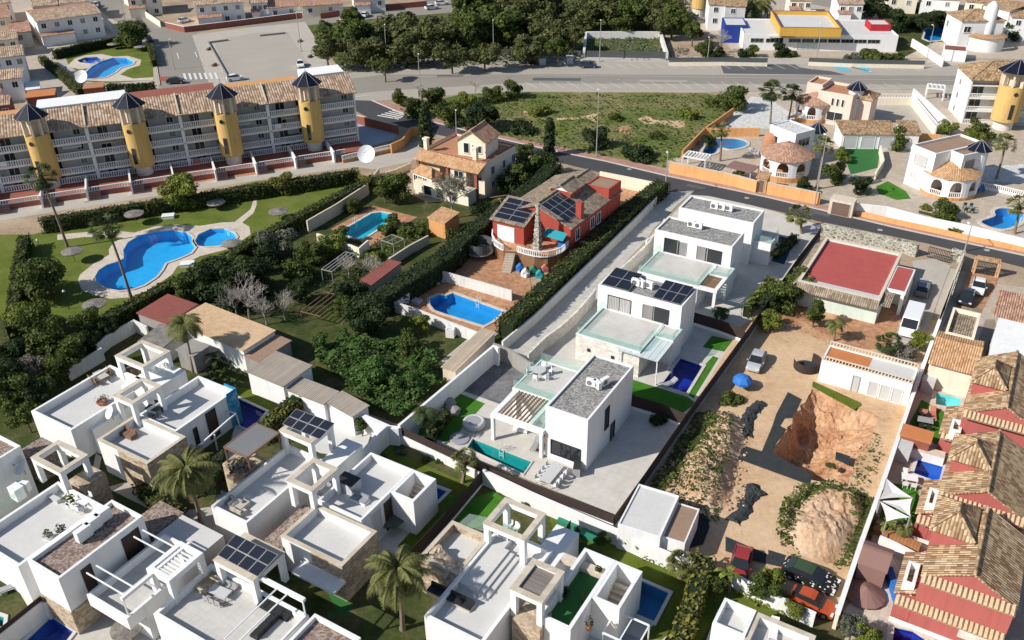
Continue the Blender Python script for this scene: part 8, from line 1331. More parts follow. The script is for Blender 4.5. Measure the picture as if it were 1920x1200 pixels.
for b, tp, r, l, k, m in (((127,464),(76,332),26,'tall leaning palm at the left in front of the apartments','fan','palm_dark'),((246,559),(200,424),27,'tall leaning palm at the left end of the communal pool','fan','palm_dark'),((378,985),(350,885),52,'big drooping palm beside the stone clad block','droop','palm_leaf'),((755,1180),(745,1075),62,'large shaggy palm at bottom centre','droop','palm_leaf'),((868,905),(872,862),24,'small fan palm beside the narrow teal pool','fan','palm_leaf'),((805,828),(796,778),24,'young palm on the small lawn of the tall villa','feather','palm_dark'),((1503,438),(1500,402),22,'palm behind the rearmost villa','fan','palm_leaf'),((1446,488),(1442,463),18,'short palm beside the dark blue pool','fan','palm_leaf'),((1352,604),(1352,586),16,'small dark palm below the middle villa','feather','palm_dark'),
 ((1350,302),(1353,243),17,'slim palm beside the curved blue pool','fan','palm_leaf'),((1444,232),(1447,170),22,'dark tall palm above the white gravel court, left','fan','palm_dark'),((1478,226),(1487,175),19,'second dark palm beside the pink villa','fan','palm_dark'),((1530,355),(1545,272),19,'tall palm right of the octagonal porch','fan','palm_leaf'),((1868,335),(1886,268),18,'palm with a dark trunk right of the blue cone villa','fan','palm_leaf'),((1902,438),(1912,384),20,'palm beside the bean shaped pool','fan','palm_leaf'),((1420,35),(1420,12),30,'big bushy date palm at the top edge','feather','palm_leaf'),((362,698),(345,612),32,'windblown palm in front of the tan flat roof','feather','palm_leaf'),((553,285),(550,256),15,'little palm in front of the fourth yellow tower','feather','palm_leaf'),((1563,640),(1567,610),17,'palm in the dry yard of the bungalow','feather','palm_leaf'),((1668,668),(1667,642),21,'yucca in front of the store building','fan','palm_dark'),((1275,1085),(1280,1055),26,'spiky grey yucca at the end of the long white wall','fan','palm_leaf'),((1300,1090),(1305,1068),20,'second spiky yucca beside the clipped hedge','fan','palm_leaf'),((1172,1020),(1176,1003),18,'bird of paradise plant in the bed of the turf roof villa','feather','palm_dark'),((1198,1030),(1200,1012),18,'second broad leaved plant in the same bed','feather','palm_leaf'),((1367,1110),(1365,1075),24,'banana plant with torn yellow leaves','banana','leaf_bright'),((400,690),(405,672),20,'broad leaved dark plant below the tan flat roof','banana','leaf_dark'),((1660,1000),(1665,985),16,'leafy tropical plant below the white shade sails','banana','leaf_bright'),((1690,1010),(1695,990),16,'second tropical plant beside the rose house wall','feather','palm_leaf'),((730,968),(733,955),16,'potted palm in the shaded court by the patio door','feather','palm_dark'),((448,668),(446,652),18,'dark clump of palm leaves behind the brown lean-to','feather','palm_dark')):
    palm(b, tp, r, l, k, m, tr=.2 if k in ('fan', 'droop') else .14)
for a in (((470, 600), (462, 528), 1.5, 'big leafless grey tree above the brown lean-to'), ((535, 600), (532, 552), 1.4, 'leafless grey tree right of the tan flat roof'), ((655, 520), (650, 478), 1.4, 'pale bare shrub tree among the vegetable beds'), ((500, 610), (500, 560), 1.2, 'leafless grey tree left of the bright garden frame'), ((445, 595), (455, 545), 1.2, 'bare tangled tree shading the tan flat roof'), ((700, 525), (695, 482), 1.3, 'bare twiggy tree beside the red roofed shed'), ((890, 185), (888, 150), 1.0, 'grey bare tree at the edge of the parking road'), ((785, 185), (788, 155), .9, 'bare pale bush tree beside the road at the field tip'), ((1350, 100), (1352, 60), 1.1, 'bare grey tree in front of the blue school block')): bare_tree(*a)
bare_tree((848, 410), (846, 335), 1.1, 'silvery half bare tree in front of the yellow house', puff=5, pmat='leaf_olive'); bare_tree((1360, 195), (1362, 165), 1.0, 'grey bare tree at the corner of the field')
HD = [('700,330 590,386 482,443 430,476 310,532 190,597 140,632',2.2,1.8,'hedge','long clipped hedge along the right side of the communal garden'),('78,410 287,377 480,347 668,319',2.3,1.7,'hedge','clipped hedge between the apartment street and the communal garden'),('44,440 32,500 24,560 20,610',2.2,1.5,'hedge','clipped hedge at the left end of the communal garden'),
 ('1243,338 1180,385 1110,452 1058,498 1000,556 948,600',2.6,2.4,'hedge','big rough hedge between the red house and the gravel drive'),('940,384 880,432 830,478 760,522 706,554',3.0,2.8,'leaf_dark','dark tall hedge between the two middle gardens'),('1040,305 1005,338 952,376',3.4,2.6,'leaf_dark','dark high hedge right of the yellow house'),('492,798 522,770 556,742',2.3,1.4,'hedge_yellow','yellow green hedge beside the net roofed pergola'),('1322,1040 1312,1080 1300,1120 1285,1165 1268,1210',2.3,1.6,'hedge_yellow','climbing hedge between the two bottom right gardens'),
 ('78,105 100,122 125,142 150,165',2.0,1.6,'hedge','clipped hedge left of the far free-form pool'),('100,95 150,82 215,70 232,68',2.2,1.6,'leaf_dark','shaded hedge behind the far free-form pool'),('278,78 284,95 288,112',1.8,1.2,'hedge','short clipped hedge by the descending street'),('200,158 240,158 288,155',1.8,1.2,'leaf_dark','dark hedge below the far free-form pool'),('1345,22 1372,20 1395,22',2.4,2.0,'hedge','light green hedge left of the big date palm'),('1700,32 1740,30 1775,30',2.8,2.2,'leaf_dark','dark hedge behind the far blue pool'),
 ('805,810 820,790 835,768',1.6,1.0,'hedge','low hedge along the tall white court wall'),('265,905 300,935 330,955',1.4,1.6,'hedge','low hedge in the shaded court between the left villas'),('410,845 400,870 385,900',2.0,1.6,'leaf_dark','dark hedge left of the stone planter'),('1455,470 1490,440',1.4,1.2,'leaf','loose planting beside the dark blue pool'),('1400,575 1425,545 1448,520',1.6,1.0,'leaf_bright','row of young light plants along the black fence'),('1780,425 1800,432',1.0,.8,'hedge_yellow','tiny yellow hedge behind the white roadside wall')]
for px, h, wd, m, l in HD: hedge(px, h, wd, l, m, dens=18 if h*wd < 5 else 15, size=.19)
mass('scrub', '12 440,225 640,60 850,110 1150,80 1220,200 1330,240 1420,340 1480,365 1060,730 900,650 700,550 640,400 450,320', 2.3, 'dense green brambles filling the abandoned lot', 'scrub', 30, .24)
mass('grass', '925,173 1320,175 1395,192 1262,312 1170,294 1040,278 960,258 850,232 745,204 860,180', .9, 'lush green weeds covering the big field', 'leaf', 1.8, .3, sc_=.12); mass('grass', '20 575,275 1095,265 1150,425 570,420', .7, 'rough grass inside the walled plot', 'leaf_olive', 2.5, .3); mass('undergrowth', '585,60 1090,-8 1330,-8 1300,50 1085,55 1080,108 640,128', 2.4, 'dense undergrowth below the pines of the wood', 'forest', 3.2, .4, sc_=.15)
mass('weeds', '1300,775 1335,765 1345,800 1300,850 1262,900 1240,930 1200,950 1225,900', 1.1, 'dark green weeds along the foot of the black fence', 'leaf', 26, .2); mass('weeds', '1300,810 1335,772 1372,785 1372,850 1345,930 1350,980 1290,965 1262,930 1268,865', .45, 'scattered weeds growing on the long earth mound', 'leaf', 20, .15, zf=ZM1)
mass('weeds', '1490,935 1530,912 1590,920 1635,930 1640,980 1600,1045 1560,1065 1600,985 1560,940 1510,950 1490,1000 1500,1045 1460,1000', .4, 'low weeds growing over the rim of the sandy mound', 'leaf', 20, .15, zf=ZM2)
mass('weeds', '1498,905 1540,900 1600,915 1640,935 1645,985 1600,1060 1570,1075 1590,1020 1620,960 1590,935 1530,925 1490,950 1475,990 1500,1050 1470,1020 1455,985 1470,930', 1.5, 'green weeds ringing the sandy mound', 'leaf', 34, .18); mass('weeds', '1600,850 1640,800 1655,850 1625,930 1600,920', .5, 'sparse weeds right of the excavation', 'leaf', 6, .16)
mass('weeds', '11 350,620 700,620 950,700 900,850 640,1000 500,1000 300,1000 200,800', 1.0, 'dark vegetable patch around the white garden frame', 'leaf_dark', 4, .25); mass('weeds', '11 860,620 1100,480 1300,450 1290,560 1000,720', .9, 'green bed beside the low tan garden wall', 'leaf', 7, .22); mass('plants', '20,620 100,590 230,605 200,640 120,690 60,740 20,700', 1.6, 'dense garden plants below the communal garden', 'leaf', 6, .28)
mass('plants', '380,690 430,680 460,700 440,730 400,735', 1.0, 'dark leafy plants behind the mural villa', 'leaf_dark', 8, .25); mass('plants', '1320,1075 1380,1090 1440,1130 1500,1150 1480,1160 1400,1125', .9, 'leafy flower bed at the bottom right wall', 'leaf_bright', 9, .2); mass('plants', '1160,1000 1240,1035 1300,1075 1280,1085 1200,1045', .9, 'mixed plants along the estate wall bed', 'leaf', 7, .2); mass('weeds', '1180,112 1240,112 1300,110 1290,90 1200,85', .6, 'dry weeds on the plot west of the school', 'leaf_olive', 2, .3)
# ---------------------------------------------------------------- cars
def car(pr, pf, color, label, kind='car', L=4.3, W=1.78, z=0.08, group=None):
    a, b = P(pr, .5), P(pf, .5); c = (a+b)/2; c.z = z; d = (b-a); ang = math.degrees(atan2(d.x, d.y)); t = thing('parked_car' if kind == 'car' else 'parked_van', label, 'car' if kind == 'car' else 'van', c, group)
    aa = radians(ang); D = Vector((sin(aa), cos(aa), 0)); X_ = Vector((cos(aa), -sin(aa), 0)); k = 'paint_%s' % (color,); 
    if k not in MATS: m_paint(k, color)
    def ring(y, w, z0, z1, wt): return [c+D*y+X_*(-w)+Vector((0, 0, z0)), c+D*y+X_*w+Vector((0, 0, z0)), c+D*y+X_*wt+Vector((0, 0, z1)), c+D*y-X_*wt+Vector((0, 0, z1))]
    def loft(secs, m):
        for s0, s1 in zip(secs, secs[1:]):
            for i in range(4): j = (i+1) % 4; m.face([s0[j], s0[i], s1[i], s1[j]])
        m.face(secs[0]); m.face(secs[-1][::-1]); return m
    h, w = L/2, W/2
    if kind == 'car':
        loft([ring(-h, w*.86, .38, .78, w*.8), ring(-h*.93, w*.97, .25, .95, w*.88), ring(-h*.55, w, .22, .98, w*.92), ring(h*.3, w, .22, .94, w*.93), ring(h*.75, w*.98, .24, .86, w*.88), ring(h*.96, w*.88, .3, .68, w*.78), ring(h, w*.78, .38, .58, w*.7)], MB()).build('body', k, t, True)
        loft([ring(-h*.88, w*.86, .9, .97, w*.84), ring(-h*.62, w*.88, .9, 1.36, w*.68), ring(-h*.1, w*.9, .9, 1.44, w*.7), ring(h*.12, w*.9, .9, 1.38, w*.68), ring(h*.48, w*.88, .88, .93, w*.86)], MB()).build('windows', 'glass_dark', t, True)
        loft([ring(-h*.6, w*.66, 1.36, 1.385, w*.66), ring(-h*.1, w*.69, 1.43, 1.475, w*.69), ring(h*.1, w*.67, 1.37, 1.415, w*.67)], MB()).build('roof', k, t, True)
    else:
        loft([ring(-h, w, .3, 2.4, w*.94), ring(h*.52, w, .3, 2.35, w*.94), ring(h*.76, w, .3, 1.3, w*.92), ring(h*.96, w*.92, .35, 1.0, w*.85), ring(h, w*.85, .4, .8, w*.8)], MB()).build('body', k, t); loft([ring(h*.53, w*.9, 2.1, 2.3, w*.84), ring(h*.76, w*.9, 1.2, 1.36, w*.84), ring(h*.78, w*.9, 1.15, 1.27, w*.84)], MB()).build('windscreen', 'glass_dark', t)
    for i in (-1, 1):
        for y in (-h*.62, h*.62):
            q = c+D*y+X_*(i*(w-.1))+Vector((0, 0, .32)); wm = MB(); wm.tube([q-X_*(.11), q+X_*(.11)], .32, 14); wl = wm.build('wheel', 'tyre', t); MB().tube([q+X_*(i*.105), q+X_*(i*.125)], .19, 10).build('rim', 'rim', wl)
        MB().box(c+D*(h*.93)+X_*(i*w*.68)+Vector((0, 0, .6)), .34, .2, .14, ang).build('headlight', 'lamp_lens', t); MB().box(c-D*(h*.965)+X_*(i*w*.7)+Vector((0, 0, .68)), .28, .1, .2, ang).build('tail_light', 'rear_lens', t); MB().box(c+D*(h*.34)+X_*(i*(w+.06))+Vector((0, 0, .88)), .16, .1, .12, ang).build('mirror', k, t)
    return t
WH, SL, GR, BK, BL, RD = (.75, .75, .75), (.42, .43, .44), (.17, .18, .2), (.018, .02, .024), (.02, .035, .07), (.3, .03, .03)
car((1427, 660), (1409, 697), SL, 'silver car parked on the sand by the black fence'); car((1838, 524), (1831, 554), WH, 'white hatchback on the terracotta drive below the arched gate', L=4.0); car((1727, 553), (1735, 530), GR, 'grey estate car in the shade of the red roofed bungalow', L=4.6); car((1818, 546), (1808, 572), BK, 'black car in the shade beside the white hatchback', L=4.0)
car((1716, 586), (1697, 636), WH, 'large white van in front of the bungalow', 'van', 5.9, 2.1); car((1089, 123), (1118, 123), BL, 'dark blue car in a bay of the parking road', L=4.4); car((560, 113), (566, 129), WH, 'white car parked on the square above the fourth tower'); car((178, 6), (180, 14), WH, 'white car in the descending street at the top left'); car((655, 149), (1, 1), WH, '') if 0 else None
for a, b, c_, l in (((797, 16), (822, 13), WH, 'white car on the upper street, leftmost of the pair behind the pines'), ((815, 7), (842, 5), WH, 'white car on the upper street, farther one of the pair'), ((640, 38), (650, 30), WH, 'first white car in the bays left of the wood'), ((654, 37), (662, 29), GR, 'dark car second in the bays left of the wood'), ((666, 35), (674, 27), GR, 'grey car third in the bays left of the wood'), ((680, 32), (688, 24), WH, 'pale car fourth in the bays left of the wood'), ((318, 153), (342, 152), BK, 'dark car behind the apartments near the red kerb lines'), ((340, 40), (352, 37), SL, 'silver car at the far street junction'), ((275, 70), (283, 78), BK, 'dark car in the tree shade by the far pool')): car(a, b, c_, l)
car((433, 148), (450, 146), WH, 'white car just behind the apartment roof'); car((1393, 1040), (1383, 1078), RD, 'old red car wreck beside the black netting', L=4.2)
cv = car((1484, 1066), (1556, 1098), (.045, .07, .03), 'off-road vehicle with a green top and spotted black cover', L=4.8, W=2.0); [c_.data.materials.__setitem__(0, M('spots')) for c_ in cv.children if c_.name.startswith('body')]; car((1500, 1120), (1548, 1142), (.42, .07, .02), 'orange car under the shade beside the spotted vehicle', L=3.8, W=1.6)
# ---------------------------------------------------------------- lamps, bins, dishes
LP = [((727,125),(721,48),'street lamp in front of the left end of the wood'),((791,212),(784,104),'tall lamp at the left tip of the field'),((926,114),(925,40),'street lamp in front of the middle of the wood'),((1124,116),(1128,40),'street lamp left of the walled grass plot'),((1118,294),(1123,172),'tall lamp in the lower edge of the field'),((1326,118),(1331,72),'street lamp west of the blue school block'),((1529,120),(1544,46),'street lamp in front of the school entrance'),((1735,121),(1753,49),'street lamp beside the far white garden wall'),((1527,385),(1551,256),'tall lamp right of the octagonal porch'),((1808,472),(1826,424),'lamp at the gate of the bungalow drive'),((327,130),(316,76),'street lamp left of the two white arrows'),((565,97),(557,25),'lamp at the upper edge of the concrete square'),((235,40),(228,-8),'lamp at the top of the descending street'),((1246,368),(1254,290),'lamp at the end of the big rough hedge'),((856,250),(853,210),'short concrete post beside the yellow house road')]
for b, tp, l in LP: lamp_post(b, tp, l, group=None)
for p, l in (((1017, 119), 'grey waste container on the parking road, left one'), ((1068, 118), 'grey waste container beside the dark blue car')): shadow_box(p, .09, 2.6, 1.6, 1.5, 90, 'waste_container', l, 'bin', 'plastic_grey', 'lightgrey')
q = P((1055, 121), .09); t = thing('rubbish_pile', 'loose heap of rubbish between the two waste containers', 'rubbish', q); m = MB(); [m.box(q+Vector((rnd.uniform(-1.5, 1.5), rnd.uniform(-.8, .8), 0)), rnd.uniform(.3, .8), rnd.uniform(.3, .6), rnd.uniform(.3, .8), rnd.uniform(0, 90)) for _ in range(9)]; m.build('bags', 'lightgrey', t)
for p, l in (((995, 120.5), 'left black rubbish bag on the parking road'), ((1000, 120.8), 'right black rubbish bag on the parking road')): q = P(p, .09); t = thing('rubbish_bag', l, 'rubbish', q); MB().lathe(q, [(.01, 0), (.4, .1), (.45, .4), (.2, .7), (.01, .8)], 9).build('bag', 'black', t, True)
dish((690, 308), 2.0, 1.6, 'big white dish at the end of the apartment street', 190, mast=.6); dish((158, 158), 2.2, 1.5, 'round white dish below the far free-form pool', 190, mast=.5)
for b, tp, l in (((256,420),(251,397),'thatched parasol near the white benches of the communal lawn'),((141,491),(135,467),'thatched parasol beside the leaning palm trunk'),((183,592),(178,566),'thatched parasol at the lower left of the communal lawn'),((524,411),(520,393),'thatched parasol on the small lawn right of the gate path'),((407,392),(404,376),'thatched parasol in the shade near the garden gate'),((436,462),(438,452),'thatched parasol beside the round paddling pool'),((214,92),(212,80),'small pale parasol near the far pool hedge'),((264,96),(262,85),'second pale parasol under the weeping tree')): parasol(b, tp, 1.55, l, 'thatch', 'wood', .3)
for p, l in (((80, 482), 'lamp standard in the shaded corner of the lawn'), ((130, 580), 'garden lamp beside the big leafy tree')): q = P(p); t = thing('garden_lamp', l, 'lamp', q); MB().tube([q, q+Vector((0, 0, 2.6))], .05, 6).build('pole', 'metal_dark', t); MB().lathe(q+Vector((0, 0, 2.6)), [(.01, 0), (.18, .1), (.18, .3), (.01, .42)], 10).build('globe', 'lamp_lens', t, True)
for p, l in (((316, 408), 'white changing bench beside the thatched parasols'), ((352, 498), 'pair of white loungers below the communal pool')): shadow_box(p, .02, 1.9, 1.3, .45, -10, 'bench', l, 'bench', 'metal_white')
t = thing('garden_gate', 'dark metal gate with brick arch at the garden path', 'gate', P((468, 368))); m = MB(); a, b = P((440, 372)), P((497, 366)); n = 26
for k in range(n+1): m.bar(a.lerp(b, k/n), a.lerp(b, k/n)+Vector((0, 0, 2.0)), .05)
m.bar(a+Vector((0, 0, 2)), b+Vector((0, 0, 2)), .08); m.bar(a+Vector((0, 0, .1)), b+Vector((0, 0, .1)), .08); m.build('railing', 'metal_dark', t)
# trampoline and play things
q = P((900, 480)); t = thing('trampoline', 'round black trampoline with safety poles on the terracotta yard', 'trampoline', q); MB().lathe(q, [(.01, .85), (1.6, .85)], 28).build('mat', 'black', t); MB().lathe(q, [(1.6, .83), (2.0, .83), (2.0, .93), (1.6, .93), (1.6, .83)], 28).build('rim', 'metal_grey', t); MB().lathe(q, [(1.95, .95), (1.95, 2.5)], 28).build('net', 'net', t)
for k in range(6): a = k*pi/3; e = q+Vector((2*cos(a), 2*sin(a), 0)); MB().tube([e, e+Vector((0, 0, 2.5))], .04, 5).build('pole', 'metal_dark', t)
for i, (p, c_, l) in enumerate((((1000, 512), 'cloth_green', 'green plastic play house below the curved balustrade'), ((1012, 520), 'cloth_teal', 'round teal play slide beside the green play house'), ((985, 518), 'cloth_white', 'pale toy table in the play corner'), ((975, 508), 'cloth_blue', 'blue toy box in the play corner'), ((1022, 508), 'cloth_rose', 'pink toy bench in the play corner'))): q = P(p); t = thing('play_set', l, 'toy', q); MB().box(q, 1.0, .8, .6, 20*i).build('base', c_, t); m = MB(); m.hexa([q+Vector((x, y, .601)) for x, y in ((-.55, -.45), (.55, -.45), (.55, .45), (-.55, .45))], [q+Vector((x, y, 1.1)) for x, y in ((-.1, -.45), (.1, -.45), (.1, .45), (-.1, .45))]); m.build('roof', c_, t)
# white garden frames
def frame(pxs, h, label, bars=2, mat='galv', name='garden_pergola', ang=None, th=.09):
    f = F(pxs, h, ang); t = thing(name, label, 'pergola', f.c()); m = MB(); r = f.ring(h)
    for i in range(4): m.bar(r[i], r[(i+1) % 4], th)
    for k in range(1, bars): m.bar(f.pt(f.W*k/bars, 0, h), f.pt(f.W*k/bars, f.D, h), th)
    m.build('top_frame', mat, t); [MB().bar(Vector((q.x, q.y, 0)), q, th).build('post', mat, t) for q in r]; return t
frame('605,505 622,510 663,478 648,470', 2.2, 'grey tube frame with a peaked top in the vegetable garden', 3); frame('713,450 737,458 758,448 735,440', 1.8, 'small white tube frame beside the low tan wall', 2); frame('560,582 600,594 640,560 620,545', 1.6, 'low grey trellis frame above the scrub lot', 4, 'wood')
frame('1284,292 1325,302 1330,290 1290,283', 2.4, 'white timber pergola behind the long orange wall', 7, 'metal_white', th=.22); frame('1740,165 1772,168 1772,160 1740,157', 2.4, 'white pergola left of the apartment block at the right', 4, 'metal_white', th=.25)
t = thing('canopy', 'dark brown shade roof behind the long orange wall', 'canopy', P((1394, 318))); f = F('1362,313 1408,324 1427,310 1372,302', 2.5, None); slab(MB(), f, 2.4, 2.5).build('roof', 'brown_cloth', t); [MB().bar(Vector((q.x, q.y, 0)), q, .12).build('post', 'metal_white', t) for q in f.ring(2.4, .1)]
table_set((1412, 290), .02, 10, 5, 'white table among the pergolas beside the curved blue pool', 'white plastic chair beside the curved blue pool', 'metal_white', 'metal_white'); table_set((1815, 395), .02, 20, 4, 'glass table under the tree behind the white roadside wall', 'dark chair under the tree behind the white roadside wall', 'glass_green', 'metal_dark'); lounger((1832, 357), .02, 20, 'blue cushioned lounger by the blue cone villa, left', 'cloth_blue'); lounger((1842, 357), .02, 20, 'blue cushioned lounger by the blue cone villa, right', 'cloth_blue')
table_set((1868, 662), .03, 20, 5, 'grey outdoor table on the shaded deck beside the white house', 'dark chair on the shaded deck beside the white house', 'metal_grey', 'metal_dark', 1.8, 1); table_set((1732, 797), .03, 20, 4, 'dark garden table on the turf behind the orange roofed shed', 'dark chair on the turf behind the orange roofed shed', 'cushion', 'metal_dark', 1.6, 1); lounger((1748, 780), .03, 20, 'salmon coloured lounger on the turf below the aqua pool', 'cloth_rose'); shadow_box((1731, 778), .03, .7, .7, .5, 20, 'side_table', 'square salmon side table beside the lounger', 'table', 'cloth_rose')
shadow_box((1737, 732), .03, 1.3, 1.1, 1.6, AA, 'storage_box', 'grey cabinet in the shaded corner by the aqua pool', 'cabinet', 'lightgrey'); shadow_box((1688, 858), .03, 1.6, 1.6, 1.7, AA, 'storage_box', 'grey shed box in the shaded corner by the royal blue pool', 'cabinet', 'lightgrey'); table_set((1703, 905), .03, 20, 3, 'towel draped white table below the royal blue pool', 'white chair below the royal blue pool', 'cloth_white', 'metal_white', 1.5, 1)
def sail(pxz, label):
    c = [P(p, z) for p, z in pxz]; t = thing('shade_sail', label, 'shade sail', c[0]); m = MB(); n = 8; g = sum(c, Vector())/3
    ed = []
    for i in range(3):
        a, b = c[i], c[(i+1) % 3]
        for k in range(n): s = k/n; p = a.lerp(b, s); ed.append(p+(g-p)*(.26*4*s*(1-s)*.5))
    for i in range(len(ed)): m.face([g-Vector((0, 0, .15)), ed[i], ed[(i+1) % len(ed)]])
    m.build('cloth', 'cloth_white', t); [MB().bar(Vector((q.x, q.y, 0)), q, .1).build('post', 'metal_grey', t) for q in c]
sail((((1662, 897), 3.2), ((1711, 933), 2.8), ((1649, 936), 3.2)), 'upper pale grey triangular shade sail'); sail((((1650, 939), 2.9), ((1711, 934), 2.8), ((1707, 968), 2.6)), 'middle shade sail beside the rose house'); sail((((1650, 940), 3.1), ((1706, 970), 3.0), ((1662, 978), 2.6)), 'lower pale grey triangular shade sail')
t = thing('planter', 'long orange timber planter below the shade sails', 'planter', P((1685, 995))); a, b = P((1640, 985), .8), P((1727, 1022), .8); wall_mb(MB(), [a, b], 0, .8, .7).build('box', 'wood_orange', t); gwall('garden_wall', '1650,1005 1680,1018 1728,1043', 1.4, 'white', 'white wall below the orange timber planter', t=.3); shadow_box((1672, 1105), .03, .5, 3.4, .9, 8, 'rolled_cover', 'blue rolled pool cover against the rose house corner', 'cover', 'cloth_blue')
parasol((1620, 1118), (1640, 1100), 1.7, 'closed dark parasol in the shaded yard by the brown shed', 'brown_cloth', 'wood', .8)
# black ground sheets, nets and rubble in the lot
def gsheet(px, label, mat='tarp', name='ground_sheet', z=.12):
    ps = [P(q, 0) for q in pts_of(px)]; c = sum(ps, Vector())/len(ps); t = thing(name, label, 'ground sheet', c); x0, y0, x1, y1 = bb(ps); g = [Vector((rnd.uniform(x0, x1), rnd.uniform(y0, y1), 0)) for _ in range(120)]; g = [q for q in g if inside(q, ccw(ps))]
    flat_mesh(MB(), ps, 0, (), g, lambda v: z+abs(noise.noise(Vector((v[0]*1.1, v[1]*1.1, 0))))*.1).build('sheet', mat, t)
gsheet('1477,737 1502,750 1486,785 1470,786 1462,800 1474,806 1452,835 1446,850 1522,893 1516,911 1382,862 1396,838 1428,848 1448,800 1455,778', 'black geotextile sheet laid left of the excavation'); gsheet('32 335,465 690,625 700,645 640,680 330,510', 'strip of old green turf on the brink of the excavation', 'turf_olive', 'turf_strip'); gsheet('32 505,1005 615,1040 600,1105 500,1065', 'dark green panel on the floor of the excavation', 'tarp', 'panel', .3); gsheet('33 0,530 130,570 100,640 0,600', 'black sheet left of the spotted vehicle'); gsheet('1360,1008 1440,1042 1500,1060 1495,1072 1420,1055 1360,1035', 'black netting strip behind the red wreck')
def crumple(path, label, wd=.8, h=.45):
    ps = [P(q) for q in pts_of(path)]; t = thing('crumpled_net', label, 'net', ps[0]); m = MB(); rows = []
    for a, b in zip(ps, ps[1:]):
        n = int((b-a).length/.22)+1; d = (b-a).normalized(); x = Vector((d.y, -d.x, 0))
        for k in range(n):
            q = a.lerp(b, k/n); q = q+x*noise.noise(q*.7)*.5; rows.append([q+x*(wd*(j/4-1)*(1+.3*noise.noise(q*1.3)))+Vector((0, 0, .02+h*max(0, sin(pi*j/8))*(.7+.6*noise.noise((q+x*j)*2.2))+.08*noise.noise((q+x*j)*6))) for j in range(9)])
    n = len(rows); m.mesh([v for r in rows for v in r], [(i*9+j, i*9+j+1, i*9+j+10, i*9+j+9) for i in range(n-1) for j in range(8)]); m.build('net', 'tarp', t)
crumple('1428,756 1408,770 1404,795 1396,822', 'crumpled black net heap left of the black ground sheet'); crumple('1412,912 1400,950 1375,985', 'long crumpled black net leading to the rubbish'); crumple('1412,912 1430,935', 'loose end of black net on the sand')
q = P((1390, 728)); t = thing('tarp', 'bright blue tarpaulin lying on the green bush', 'tarp', q); m = MB(); m.lathe(q+Vector((0, 0, 1.3)), [(.02, .5), (.6, .35), (1.1, -.1), (1.2, -.4)], 10); [v.__iadd__(Vector((noise.noise(v*1.5)*.4, noise.noise(v*1.5+Vector((3, 0, 0)))*.4, 0))) for v in m.v]; m.build('cloth', 'cloth_blue', t)
q = P((1512, 690)); t = thing('net_enclosure', 'round black netted enclosure beside the store building', 'enclosure', q); MB().lathe(q, [(1.5, 0), (1.6, 1.3)], 22, -3.6, .9).build('net', 'mesh_fence', t); MB().lathe(q, [(.01, .15), (1.5, .12)], 20).build('floor', 'tarp', t)
q = P((1330, 950)); t = thing('covered_pit', 'black lined hole beside the white shed', 'pond', P((1300, 990))); flat_mesh(MB(), [P(p) for p in X('1278,962 1325,958 1330,990 1318,1022 1290,1030 1262,1018')], .12).build('liner', 'black', t)
# stones
ST = [(P((rnd.uniform(1330, 1400), rnd.uniform(830, 960)), 0), rnd.uniform(.06, .2)) for _ in range(130)]+[(P((rnd.uniform(1470, 1620), rnd.uniform(930, 1050)), 0), rnd.uniform(.05, .16)) for _ in range(60)]
m = MB()
for q, s in ST:
    m.lathe(q+Vector((0, 0, rnd.uniform(.0, .2))), [(s*.9, 0), (s, s*.5), (s*.4, s*.9), (.01, s)], 6)
o = m.build('rubble', 'mound'); tag(o, 'scattered pale rubble stones around the earth mounds', 'rubble', None, 'stuff')
# solar equipment, bbq terrace and odds by the pools
for p, l in (((826, 522), 'heap of stacked grey loungers behind the bright blue pool'), ((800, 535), 'second heap of dark loungers behind the bright blue pool')): q = P(p); t = thing('furniture_heap', l, 'furniture', q); m = MB(); [m.box(q+Vector((rnd.uniform(-1.3, 1.3), rnd.uniform(-.9, .9), rnd.uniform(0, .4))), 1.6, .6, .08, rnd.uniform(0, 180)) for _ in range(12)]; m.build('frames', 'plastic_grey', t)
shadow_box((778, 566), .03, 1.8, 1.0, .35, 30, 'pool_table', 'flat green grey box on the shaded pool terrace', 'box', 'lightgrey'); q = P((846, 630)); t = thing('bulk_bag', 'white bulk bag standing below the bright blue pool', 'bag', q); MB().box(q, 1.1, 1.1, 1.3, 15).build('bag', 'cloth_white', t); m = MB(); [m.bar(q+Vector((i*.5, j*.5, 1.3)), q+Vector((i*.25, j*.25, 1.6)), .07) for i in (-1, 1) for j in (-1, 1)]; m.build('lifting_straps', 'cloth_white', t)
q = P((1012, 470), 2.2); t = thing('bicycle', 'dark bicycle standing on the raised terrace of the red house', 'bicycle', P((990, 472), 2.2)); q = P((988, 472), 2.2)
for i in (-1, 1):
    c = q+Vector((i*.52, 0, .35)); m = MB(); m.tube([c+Vector((.33*cos(2*pi*k/16), 0, .33*sin(2*pi*k/16))) for k in range(17)], .025, 4, False); m.build('wheel', 'tyre', t)
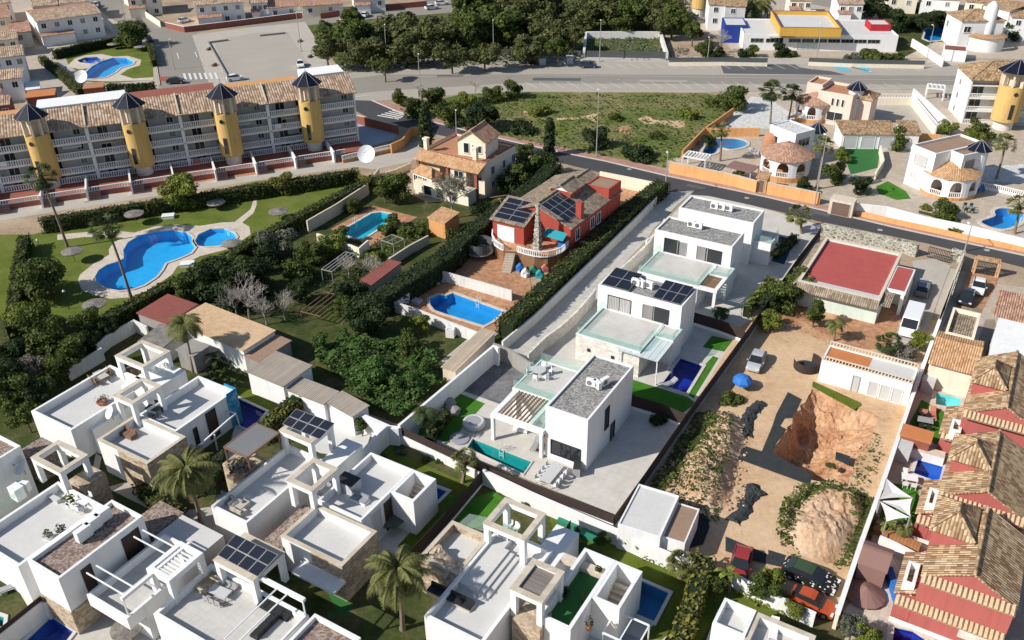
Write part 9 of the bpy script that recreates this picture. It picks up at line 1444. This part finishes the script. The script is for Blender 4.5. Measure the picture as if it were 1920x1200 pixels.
m = MB(); [m.bar(q+Vector(a), q+Vector(b), .035) for a, b in (((-.52, 0, .35), (-.1, 0, .35)), ((-.1, 0, .35), (.4, 0, .8)), ((-.2, 0, .8), (.4, 0, .8)), ((-.1, 0, .35), (-.2, 0, .95)), ((.52, 0, .35), (.38, 0, .98)), ((-.52, 0, .35), (-.2, 0, .8)))]; m.build('frame', 'metal_dark', t); MB().box(q+Vector((-.2, 0, .95)), .25, .12, .06).build('saddle', 'black', t); m = MB(); m.bar(q+Vector((.38, -.28, .98)), q+Vector((.38, .28, .98)), .04); m.build('handlebar', 'metal_dark', t)
shadow_box((1053, 465), 2.2, .9, .8, .9, 20, 'storage_box', 'blue storage box on the curved terrace of the red house', 'box', 'cloth_blue')

gwall('low_wall', '429,147 390,78 428,73', .5, 'grey_wall', 'low dark wall bordering the concrete square', t=.35, z=.5); gwall('low_wall', '487,65 535,60', .5, 'grey_wall', 'short low wall at the top of the concrete square', t=.35, z=.5)
for p, l in (((392, 93), 'bench beside the low dark wall, upper'), ((402, 123), 'bench beside the low dark wall, lower'), ((562, 78), 'bench on the pavement below the upper lamp'), ((581, 107), 'bench on the pavement near the white car')): shadow_box(p, .05, 2.0, .5, .45, 100, 'bench', l, 'bench', 'wood')

def patch(px, mat, name='road'): sheet(name, px, mat, 8)
patch('1290,345 1325,352 1318,356 1284,349', 'asphalt_mid'); patch('1500,388 1560,402 1553,407 1494,393', 'asphalt_mid'); patch('1000,146 1090,147 1088,152 998,151', 'asphalt_mid'); patch('250,30 262,32 285,60 272,60', 'asphalt_mid'); patch('820,141 870,140 868,144 818,145', 'asphalt_mid'); patch('1200,150 1290,151 1286,154 1198,153', 'asphalt_tan')
for i, p in enumerate(((1400, 372), (1650, 432), (1180, 318), (300, 120), (350, 60), (1160, 150), (900, 148), (430, 355), (610, 322), (160, 378), (1850, 470), (740, 222))):
    q = P(p); o = MB().lathe(q+Vector((0, 0, .09)), [(.01, 0), (.42, 0)], 12).build('manhole_cover', 'metal_grey'); tag(o, kind='structure')
